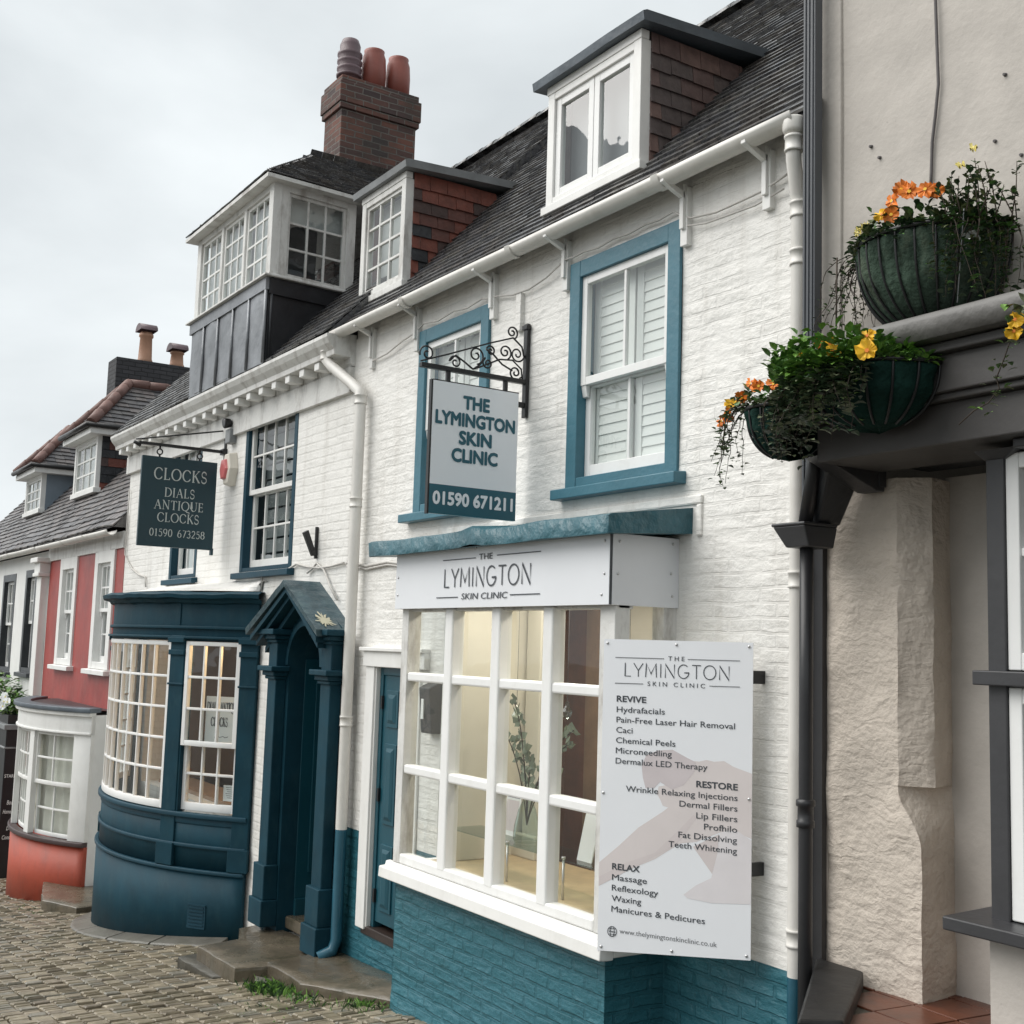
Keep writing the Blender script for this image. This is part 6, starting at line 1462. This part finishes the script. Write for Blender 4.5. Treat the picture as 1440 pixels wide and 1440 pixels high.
for k, (dx, dy, dz) in enumerate(((-.42, .02, .62), (-.25, .1, .50), (.02, .0, .40), (.34, .05, .52), (.50, -.02, .62), (-.1, -.05, .75), (.2, .1, .34))):
    p0 = Vector((VX, .02, -1.1)); p3 = Vector((VX+dx, .02+dy, -1.1+dz)); pm = Vector((VX+dx*.25, .02+dy*.3, -1.1+dz*.75)); pts = []
    for i in range(9):
        t = i/8; pts.append(p0*(1-t)**2+pm*2*t*(1-t)+p3*t*t)
    b.tube(pts, .004, 5)
    for i in range(4, 9):
        for s_ in (-1, 1, .3, -.4, .7):
            c = pts[i]+Vector((random.gauss(0, .012), 0, random.gauss(0, .012))); a = random.uniform(0, 6.28); dr = Vector((math.cos(a)*.6, math.sin(a)*.4*s_, random.uniform(-.2, .8))).normalized(); up = dr.cross(Vector((.3, s_, .2))).normalized(); l_ = random.uniform(.045, .075)
            lv.F([lv.V(c), lv.V(c+dr*l_*.5+up*l_*.42), lv.V(c+dr*l_), lv.V(c+dr*l_*.5-up*l_*.42)])
b.build('stem', TWIG, va); lv.build('leaves', EUCALYPT, va)
bs_ = [('brochure', 'brochure stand with a mauve printed leaflet on the glass shelf', -6.72, .10, .17, .30, True), ('menu_card', 'plain white card propped right of the glass vase', -5.72, -.02, .14, .26, False), ('menu_card', 'plain white card at the far right of the glass shelf', -5.42, -.04, .13, .24, False)]
for nm, lb, x, y, w, h, prt in bs_:
    t = thing(nm, lb, 'card' if not prt else 'leaflet', (x, y, -1.206)); b = MB(); b.hexa([(x-w/2, y-.03, -1.206), (x+w/2, y-.03, -1.206), (x+w/2, y-.022, -1.206), (x-w/2, y-.022, -1.206)], [(x-w/2, y+.03, -1.206+h), (x+w/2, y+.03, -1.206+h), (x+w/2, y+.038, -1.206+h), (x-w/2, y+.038, -1.206+h)]); c = b.build('card', PAPER, t)
    if prt:
        for za, zb, m in ((.03, .22, PINKA), (.235, .28, paint('print_violet', (.10, .08, .20), bump=0))):
            q = MB(); f = lambda z: y-.03+.06*z/h-.0015
            q.quad((x-w*.42, f(za), -1.206+za), (x+w*.42, f(za), -1.206+za), (x+w*.42, f(zb), -1.206+zb), (x-w*.42, f(zb), -1.206+zb)); q.build('print', m, c)
CRYST = [(-6.79, .0, -.30), (-6.62, .05, -.42), (-6.02, .02, -.36), (-5.40, .0, -.38), (-5.58, .1, -.28), (-6.3, .1, -.55)]
for i, (x, y, z) in enumerate(CRYST):
    lb = ('hanging crystal drop behind the left column of clinic panes', 'lower crystal drop beside the left column of clinic panes', 'crystal drop hanging behind the middle of the clinic window', 'large crystal drop hanging near the right clinic pane', 'crystal drop hanging high near the right clinic pane', 'lowest crystal drop hanging left of the eucalyptus')[i]
    t = thing('crystal_pendant', lb, 'ornament', (x, y, z), 'crystal drops hanging in the clinic window')
    b = MB(); b.tube([(x, y, .57), (x, y, z+.05)], .0016, 5); b.build('cord', DARKCABLE, t)
    b = MB(); b.lathe([(.0, .05), (.014, .04), (.014, .02), (.034, -.015), (.022, -.05), (0, -.062)], (x, y, z), 7, smooth=False); b.build('crystal', SHEETGLASS, t)
bg_ = thing('letter_box', 'dark grey wall box with a white label seen through the leftmost clinic panes', 'box', (-7.6, 0, -.5))
b = MB(); b.hexa([(-7.66, -.08, -.62), (-7.50, -.08, -.62), (-7.50, .0, -.62), (-7.66, .0, -.62)], [(-7.66, -.11, -.30), (-7.50, -.11, -.30), (-7.50, .0, -.25), (-7.66, .0, -.25)]); b.build('box', CHARCOAL, bg_, bevel=.01)
b = MB(); b.box(-7.62, -7.585, -.107, -.098, -.52, -.38); b.build('label', PAPER, bg_)

# ================================================================== doorsteps, slabs, weeds
def slab(name, lab, pts, top, th, mat, cat='step', tilt=(0, 0)):
    cx_ = sum(p[0] for p in pts)/len(pts); cy_ = sum(p[1] for p in pts)/len(pts); b = MB()
    # subdivided outline with worn edges
    out = []
    for p, q in zip(pts, pts[1:]+pts[:1]):
        n = max(2, int(math.hypot(q[0]-p[0], q[1]-p[1])/.07))
        for i in range(n):
            t = i/n; x, y = p[0]+(q[0]-p[0])*t, p[1]+(q[1]-p[1])*t
            k = .014*noise.noise((x*6, y*6, top))+.009*noise.noise((x*25, y*25, top)); out.append((x+k, y+k))
    zt_ = lambda x, y: top+tilt[0]*(x-cx_)+tilt[1]*(y-cy_)
    rings = []
    for s_, dz in ((1.0, -th), (1.005, -.03), (1.0, -.006), (.985, .0), (.6, .002), (.2, .002)):
        rings.append([b.V((cx_+(x-cx_)*s_, cy_+(y-cy_)*s_, zt_(x, y)+dz+(.006*noise.noise((x*9, y*9, dz*50)) if dz < 0 else .003*noise.noise((x*5*s_, y*5*s_, 3))))) for x, y in out])
    m = len(out)
    for a, c in zip(rings, rings[1:]):
        for i in range(m): b.F((a[i], a[(i+1)%m], c[(i+1)%m], c[i]), a is rings[3] or a is rings[4])
    b.F(rings[-1])
    o = b.build(name, mat, None, (cx_, cy_, top-th)); return tag(o, lab, cat, 'stone steps along the house fronts' if cat == 'step' else None)
slab('stone_step', 'broad wet stone step in front of the gabled porch', [(-10.42, -.02), (-10.30, -.33), (-9.93, -.46), (-9.86, -.84), (-9.05, -.84), (-8.95, -.50), (-8.95, -.02)], -2.475, .30, STONE, tilt=(.02, .02))
slab('stone_step', 'cracked lower stone edge under the porch step', [(-10.15, -.5), (-10.05, -.95), (-9.35, -.90), (-9.2, -.6), (-9.3, -.4)], -2.60, .16, STONEDARK)
slab('stone_step', 'wet stone slab at the foot of the teal clinic door', [(-9.02, -.10), (-9.00, -.60), (-8.25, -.64), (-7.42, -.30), (-7.42, -.02), (-8.9, -.02)], -2.405, .14, STONE, tilt=(.035, .04))
slab('stone_step', 'dark stone block step beside the red bow window base', [(-16.35, .0), (-16.45, -.62), (-15.35, -.86), (-14.75, -.60), (-14.9, .0)], -3.14, .34, STONE)
slab('loose_stone', 'small loose stone wedged under the edge of the door slab', [(-8.95, -.70), (-8.83, -.76), (-8.72, -.70), (-8.80, -.62)], -2.52, .08, SLAB, 'stone')
# flagstones skirting the bow
for k, (ta, tb_, nm) in enumerate(((-40, -20, 0), (-19.4, -2, 1), (-1.5, 13, 2), (13.5, 26, 3), (26.5, 41, 4))):
    b = MB(); zf = lambda t: ground_z(BOW.at(t, .2, 0)[0])+.0; n = max(3, int((tb_-ta)/2.2)); ring = []
    for i in range(n+1):
        t = ta+(tb_-ta)*i/n; wd = .26+.02*noise.noise((t, 0, 0)); zb = ground_z(BOW.at(t, .2, 0)[0])
        ring.append([b.V(BOW.at(t, .05, zb-.05)), b.V(BOW.at(t, .05, zb+.060)), b.V(BOW.at(t, wd-.02, zb+.032)), b.V(BOW.at(t, wd, zb+.022)), b.V(BOW.at(t, wd, zb-.05))])
    for p, q in zip(ring, ring[1:]):
        for i in range(4): b.F((p[i], p[i+1], q[i+1], q[i]))
    b.F(ring[0]); b.F(ring[-1][::-1])
    tag(b.build('pavement', SLAB, None, BOW.at((ta+tb_)/2, .1, -2.9), bevel=.006), kind='structure')
b = MB()
def blades(b, cx_, cy_, n, sx, sy, hmin, hmax):
    for _ in range(n):
        x, y = random.gauss(cx_, sx), random.gauss(cy_, sy); z = ground_z(x)-.005; h = random.uniform(hmin, hmax); a = random.uniform(0, 6.28); w = random.uniform(.002, .005)
        lx, ly = random.gauss(0, h*.5), random.gauss(0, h*.5)
        b.mi = random.randrange(3)
        p = [b.V((x-w*math.cos(a), y-w*math.sin(a), z)), b.V((x+w*math.cos(a), y+w*math.sin(a), z)), b.V((x+lx*.4+w*.7*math.cos(a), y+ly*.4+w*.7*math.sin(a), z+h*.7)), b.V((x+lx, y+ly, z+h))]
        b.F(p)
blades(b, -8.55, -.76, 420, .16, .06, .03, .09); blades(b, -8.2, -.70, 200, .2, .05, .02, .07); blades(b, -7.6, -.50, 220, .12, .08, .02, .06); blades(b, -8.0, -1.0, 160, .35, .12, .01, .03); blades(b, -15.6, -.95, 120, .4, .05, .01, .04)
tag(b.build('weeds', LEAFS, None, (-8.4, -.75, -2.5)), 'green weeds and grass growing along the slab edge', 'weeds', kind='stuff')

# ================================================================== hanging baskets
def leafmesh(b, c, n, spread, size, nm, up_bias=.4, flat=.5):
    for _ in range(n):
        p = Vector((random.gauss(c[0], spread[0]), random.gauss(c[1], spread[1]), random.gauss(c[2], spread[2])))
        leaf(b, p, size*random.uniform(.6, 1.35), nm, up_bias)
def leaf(b, p, l, nm, up_bias=.4, dr=None):
    a = random.uniform(0, 6.28); d = dr or Vector((math.cos(a), math.sin(a), random.uniform(-.3, up_bias+.4))).normalized()
    sd = d.cross(Vector((random.uniform(-.3, .3), random.uniform(-.3, .3), 1))).normalized(); nr = sd.cross(d).normalized()
    b.mi = random.randrange(nm); w = l*random.uniform(.26, .38)
    base = b.V(p); tip = b.V(p+d*l-nr*l*.12); m1 = b.V(p+d*l*.45+nr*l*.05)
    e1, e2 = b.V(p+d*l*.4+sd*w+nr*l*.10), b.V(p+d*l*.4-sd*w+nr*l*.10); f1, f2 = b.V(p+d*l*.72+sd*w*.75+nr*l*.06), b.V(p+d*l*.72-sd*w*.75+nr*l*.06)
    b.F((base, e1, f1, m1)); b.F((m1, f1, tip)); b.F((base, m1, f2, e2)[::1]); b.F((m1, tip, f2))
def pansy(parent, p, face, mat, r=.045, mat2=None):
    face = Vector(face).normalized(); a_ = face.cross(Vector((.1, .2, 1))).normalized(); u_ = a_.cross(face).normalized(); b = MB(); c = Vector(p)
    for k in range(5):
        an = R(90+72*k)+random.uniform(-.12, .12); rr = r*random.uniform(.85, 1.15); n = 7; d0 = a_*math.cos(an)+u_*math.sin(an); s0 = -a_*math.sin(an)+u_*math.cos(an)
        ctr = b.V(c+face*(.004+.002*k)); pts = []
        for i in range(n+1):
            t = -1+2*i/n; L_ = rr*(1.02-.22*t*t)+rr*.09*random.uniform(-1, 1); pts.append(b.V(c+d0*L_*(1-.25*t*t)+s0*t*rr*.66+face*(.006+.002*k+.012*random.uniform(-1, 1.4)*(L_/r))))
        for i in range(n): b.F((ctr, pts[i], pts[i+1]), True)
    b.mi = 1; q = [b.V(c+face*.016+(a_*math.cos(R(60*i))+u_*math.sin(R(60*i)))*r*.22) for i in range(6)]; b.F(q)
    return b.build('flower', [mat, mat2 or ORANGE], parent)
def vine(b, lb, p, d, length, curl, nleaf, nm, leafl=.03, gravity=.9, r=.0025):
    p = Vector(p); d = Vector(d).normalized(); pts = [p.copy()]; step = length/14
    for i in range(14):
        d = (d+Vector((random.gauss(0, curl), random.gauss(0, curl*.6), -gravity*.28+random.gauss(0, curl*.5)))).normalized(); p = p+d*step; pts.append(p.copy())
    b.tube(pts, [r*(1-.6*i/14) for i in range(15)], 5)
    for _ in range(nleaf):
        q = random.choice(pts[1:])+Vector((random.gauss(0, .008), random.gauss(0, .008), random.gauss(0, .008))); leaf(lb, q, leafl*random.uniform(.6, 1.3), nm, .1)
def bowl(c, r, h, yaw0, yaw1, parent, mat, ribs, power=.55):
    """half (or full) bowl of liner bulging between wires"""
    b = MB(); nu, nv = 64, 16; G = []
    for i in range(nu+1):
        a = yaw0+(yaw1-yaw0)*i/nu; row = []
        for j in range(nv+1):
            t = j/nv; rr = r*(1-t**2.4)**power if t < 1 else 0.0
            rib = abs(math.sin((a-yaw0)/(yaw1-yaw0)*math.pi*ribs)); bul = .022*(rib**.6)*(1-t)**.5*(1 if t > .02 else .4)
            k = rr+(bul-.012)*(rr/r)+.016*noise.noise((a*2.2, t*5, c[0]))*(rr/r); row.append(b.V((c[0]+k*math.cos(a), c[1]+k*math.sin(a), c[2]-h*t+.008*noise.noise((a*4, t*3, 2)))))
        G.append(row)
    for i in range(nu):
        for j in range(nv): b.F((G[i][j], G[i+1][j], G[i+1][j+1], G[i][j+1]), True)
    top = b.V((c[0], c[1], c[2]-.03))
    for i in range(nu): b.F((G[i+1][0], G[i][0], top))
    l_ = b.build('liner', mat, parent)
    w = MB()
    for k in range(ribs+1):
        a = yaw0+(yaw1-yaw0)*k/ribs; pts = []
        for j in range(13):
            t = j/13; rr = r*(1-t**2.4)**power; pts.append((c[0]+(rr+.002)*math.cos(a), c[1]+(rr+.002)*math.sin(a), c[2]-h*t))
        w.tube(pts, .0055, 6)
    w.tube([(c[0]+(r+.006)*math.cos(yaw0+(yaw1-yaw0)*i/32), c[1]+(r+.006)*math.sin(yaw0+(yaw1-yaw0)*i/32), c[2]) for i in range(33)], .009, 6)
    w.build('wire_frame', BLACK, parent); return l_
# the large one on the wall
b1 = thing('hanging_basket', 'largest wall basket with pale green ribbed liner and big orange pansies above the ledge', 'basket', (-3.25, yw, 1.76), 'planted baskets on the grey house')
c1 = (-3.24, yw-.02, 1.755)
bowl(c1, .345, .40, math.pi, 2*math.pi, b1, LINER, 13, .5)
f = MB(); s_ = MB()
for k in range(620):
    a = random.uniform(math.pi, 2*math.pi); rr = .35*math.sqrt(random.random()); x, y = c1[0]+rr*math.cos(a), c1[1]+rr*math.sin(a)
    rightness = (x-c1[0])/.35
    leaf(f, Vector((x, y, c1[2]+abs(random.gauss(.02, .045)))), random.uniform(.03, .055), 4, .9)
for k in range(26):      # tall heathery sprigs on the right
    x, y = random.gauss(-3.0, .08), random.gauss(-.22, .06); h = random.uniform(.10, .27); p = Vector((x, y, c1[2])); q = p+Vector((random.gauss(0, .05), random.gauss(0, .03), h)); s_.tube([p, p.lerp(q, .5)+Vector((.008, 0, 0)), q], [.003, .0025, .0015], 5)
    for i in range(12): leaf(f, p.lerp(q, random.uniform(.15, 1)), random.uniform(.022, .04), 4, .9)
for k in range(22):      # left trailing wiry stems
    vine(s_, f, (c1[0]-.31+random.gauss(0, .03), c1[1]-.08+random.gauss(0, .05), c1[2]+.01), (-1, -.2, .2), random.uniform(.25, .55), .32, 16, 4, .022, 1.3)
for k in range(26):      # ivy over the front right
    a = R(random.uniform(296, 352)); vine(s_, f, (c1[0]+.35*math.cos(a), c1[1]+.36*math.sin(a), c1[2]+.01), (math.cos(a)*.8+random.gauss(0, .3), math.sin(a), .15), random.uniform(.14, .46), .22, 22, 4, .032, 1.6)
for k in range(150):     # growth spilling over the rim
    a = R(random.uniform(185, 355)); leaf(f, Vector((c1[0]+.365*math.cos(a), c1[1]+.37*math.sin(a), c1[2]-abs(random.gauss(0, .025))+.01)), random.uniform(.025, .045), 4, .1)
for k in range(70): leaf(f, Vector((c1[0]-.30+random.gauss(0, .06), c1[1]-.1+random.gauss(0, .06), c1[2]+random.gauss(.0, .04))), .03, 4)
s_.build('stems', TWIG, b1); f.build('foliage', [LEAFS[1], LEAFS[2], IVYS[1], LEAFS[3]], b1)
for p, m in (((-3.22, -.34, 1.945), ORANGE), ((-3.10, -.34, 1.905), ORANGE), ((-3.25, -.37, 1.835), ORANGE), ((-3.27, -.33, 1.91), ORANGE), ((-3.19, -.33, 1.925), ORANGE), ((-3.07, -.31, 1.90), ORANGE)):
    pansy(b1, p, (.25+random.gauss(0, .2), -1, .15+random.gauss(0, .2)), m, random.uniform(.034, .043), YELLOW)
pansy(b1, (-3.285, -.38, 1.845), (0, -1, .3), YELLOW, .03)
for p in ((-3.42, -.36, 1.82), (-3.40, -.35, 1.835), (-3.46, -.33, 1.82), (-2.90, -.3, 2.02), (-2.96, -.3, 1.97)): pansy(b1, p, (.2, -.9, .5), PALEYELLOW, .016, PALEYELLOW)
b = MB(); b.tube([(-2.93, -.33, 1.78), (-2.95, -.35, 1.40)], .0025, 5); b.build('hanging_wire', LEADGREY, b1)
b = MB(); b.tube([(-3.52, -.40, 1.72), (-3.525, -.40, 1.36)], .004, 5); b.build('dead_stem', TWIG, b1)
b = MB()
for k in range(5): leaf(b, Vector((-2.92+random.gauss(0, .02), -.32, 1.68+random.gauss(0, .03))), .05, 1)
b.build('dried_leaf', PAPER, b1)
# the middle one on the cornice
b2 = thing('hanging_basket', 'dark green basket overflowing with bright leaves and yellow pansies on the cornice front', 'basket', (-3.2, -.52, 1.13), 'planted baskets on the grey house')
c2 = (-3.19, -.52, 1.125)
bowl(c2, .285, .235, math.pi, 2*math.pi, b2, LINER2, 9, .5)
f = MB(); s_ = MB(); g = MB()
for k in range(900):
    x = -3.53+.56*random.random()**1.1; lim = max(.12, 1-((x-c2[0]+.08)/.42)**2); y = c2[1]-.33*math.sqrt(lim)*random.uniform(.15, 1.08)
    leaf(f, Vector((x, y, c2[2]+.13*lim*random.random()+.014*random.gauss(0, 1))), random.uniform(.032, .062), 4, .9)
for k in range(900):     # leaves hanging over the front of the bowl on its left
    a = R(random.uniform(180, 296)); h = abs(random.gauss(0, .075)); rr = .30*math.sqrt(max(.1, 1-(h/.24)**2))
    leaf(f, Vector((c2[0]-.02+(rr+random.uniform(.02, .07))*math.cos(a), c2[1]+(rr+random.uniform(.02, .08))*math.sin(a), c2[2]+.03-h)), random.uniform(.03, .058), 4, -.1)
for k in range(44):
    a = R(random.uniform(185, 300)); vine(s_, g, (c2[0]+.30*math.cos(a), c2[1]+.31*math.sin(a), c2[2]-.02), (math.cos(a), math.sin(a), .1), random.uniform(.14, .36), .25, 26, 3, .045, 1.4)
for k in range(170):
    a = R(random.uniform(292, 358)); leaf(f, Vector((c2[0]+.29*math.cos(a), c2[1]+.29*math.sin(a), c2[2]+abs(random.gauss(0, .018))-.01)), random.uniform(.02, .042), 4, .5)
s_.build('stems', TWIG, b2); f.build('foliage', [LEAFS[0], LEAFS[0], LEAFS[1], LEAFS[1]], b2); g.build('ivy', IVYS, b2)
for p, m in (((-2.99, -.82, 1.135), YELLOW), ((-3.02, -.78, 1.205), YELLOW), ((-3.27, -.76, 1.225), ORANGE), ((-3.42, -.72, 1.21), YELLOW), ((-3.14, -.84, 1.16), YELLOW), ((-3.33, -.80, 1.13), YELLOW), ((-3.21, -.78, 1.21), YELLOW)): pansy(b2, p, (.45+random.gauss(0, .2), -1, .1), m, .040 if p[0] == -2.99 else .030, ORANGE)
# the small one at the end of the cornice
b3 = thing('hanging_basket', 'small dark green basket with orange pansies at the left end of the cornice', 'basket', (-3.68, -.5, 1.05), 'planted baskets on the grey house')
c3 = (-3.70, -.50, 1.06)
bowl(c3, .178, .22, R(60), R(300), b3, LINER2, 9, .5)
f = MB(); s_ = MB(); g = MB()
for k in range(420):
    a = random.uniform(0, 6.28); rr = .20*math.sqrt(random.random()); leaf(f, Vector((c3[0]+rr*math.cos(a)-.03, c3[1]+rr*math.sin(a)-.02, c3[2]+abs(random.gauss(.01, .035)))), random.uniform(.025, .05), 4, .8)
for k in range(12): vine(s_, f, (c3[0]-.15+random.gauss(0, .03), c3[1]-.10+random.gauss(0, .05), c3[2]+.02), (-1, -.3, .3), random.uniform(.2, .42), .3, 20, 4, .028, 1.3)
for k in range(14): vine(s_, g, (c3[0]+random.uniform(.05, .2), c3[1]-.12+random.gauss(0, .04), c3[2]+.02), (.3, -1, .1), random.uniform(.15, .33), .25, 16, 3, .03, 1.5)
s_.build('stems', TWIG, b3); f.build('foliage', [LEAFS[1], LEAFS[2], LEAFS[1], LEAFS[3]], b3); g.build('ivy', IVYS, b3)
for p, m in (((-3.80, -.62, 1.175), ORANGE), ((-3.77, -.61, 1.16), ORANGE), ((-3.63, -.66, 1.135), ORANGE), ((-4.00, -.60, 1.04), ORANGE), ((-3.95, -.60, 1.11), YELLOW), ((-3.93, -.63, 1.06), ORANGE), ((-3.86, -.62, 1.13), ORANGE), ((-3.63, -.60, 1.15), YELLOW)): pansy(b3, p, (.3+random.gauss(0, .3), -1, .1+random.gauss(0, .2)), m, random.uniform(.026, .034), YELLOW)
# one more just beyond the right edge; its trailing stems hang into view
b4 = thing('hanging_basket', 'basket at the right edge with a trailing ivy stem and two yellow pansies', 'basket', (-2.15, -.52, 1.13), 'planted baskets on the grey house')
c4_ = (-2.12, -.52, 1.125)
bowl(c4_, .315, .27, math.pi, 2*math.pi, b4, LINER2, 9, .5)
f = MB(); s_ = MB()
for k in range(260):
    x = c4_[0]+random.uniform(-.31, .33); leaf(f, Vector((x, c4_[1]-random.uniform(.02, .30), c4_[2]+random.uniform(0, .07))), random.uniform(.03, .055), 4, .9)
vp = [(-2.40, -.70, 1.13), (-2.46, -.72, 1.10), (-2.49, -.72, 1.03), (-2.52, -.72, .97), (-2.51, -.72, .93), (-2.56, -.71, .89), (-2.62, -.71, .87), (-2.68, -.71, .83)]
s_.tube(vp, .0025, 5)
for p in vp[:6]:
    for k in range(7): leaf(f, Vector(p)+Vector((random.gauss(0, .018), random.gauss(0, .015), random.gauss(0, .02))), random.uniform(.02, .04), 4, .2)
s_.build('stems', TWIG, b4); f.build('foliage', [LEAFS[1], LEAFS[3], LEAFS[0], IVYS[2]], b4)
for p in ((-2.435, -.73, 1.15), (-2.44, -.73, 1.11)): pansy(b4, p, (.4, -1, .1), YELLOW, .028, ORANGE)
# window plants on the black shopfront, far left
bx = thing('planter', 'row of leafy and pale flowering plants on the black shopfront ledge', 'planter', (-22.2, -.2, -1.47))
b = MB(); b.box(-23.8, -20.9, -.34, -.06, -1.47, -1.33); b.build('trough', BLACK, bx)
f = MB()
for k in range(900): leaf(f, Vector((random.uniform(-23.8, -20.8), -.2+random.gauss(0, .1), -1.33+abs(random.gauss(.0, .20)))), random.uniform(.08, .15), 4, .7)
f.build('foliage', LEAFS, bx)
for k in range(10): pansy(bx, (random.uniform(-21.8, -20.8), -.38, -1.25+random.uniform(0, .25)), (.6, -1, .2), PAPER, .07, PALEYELLOW)
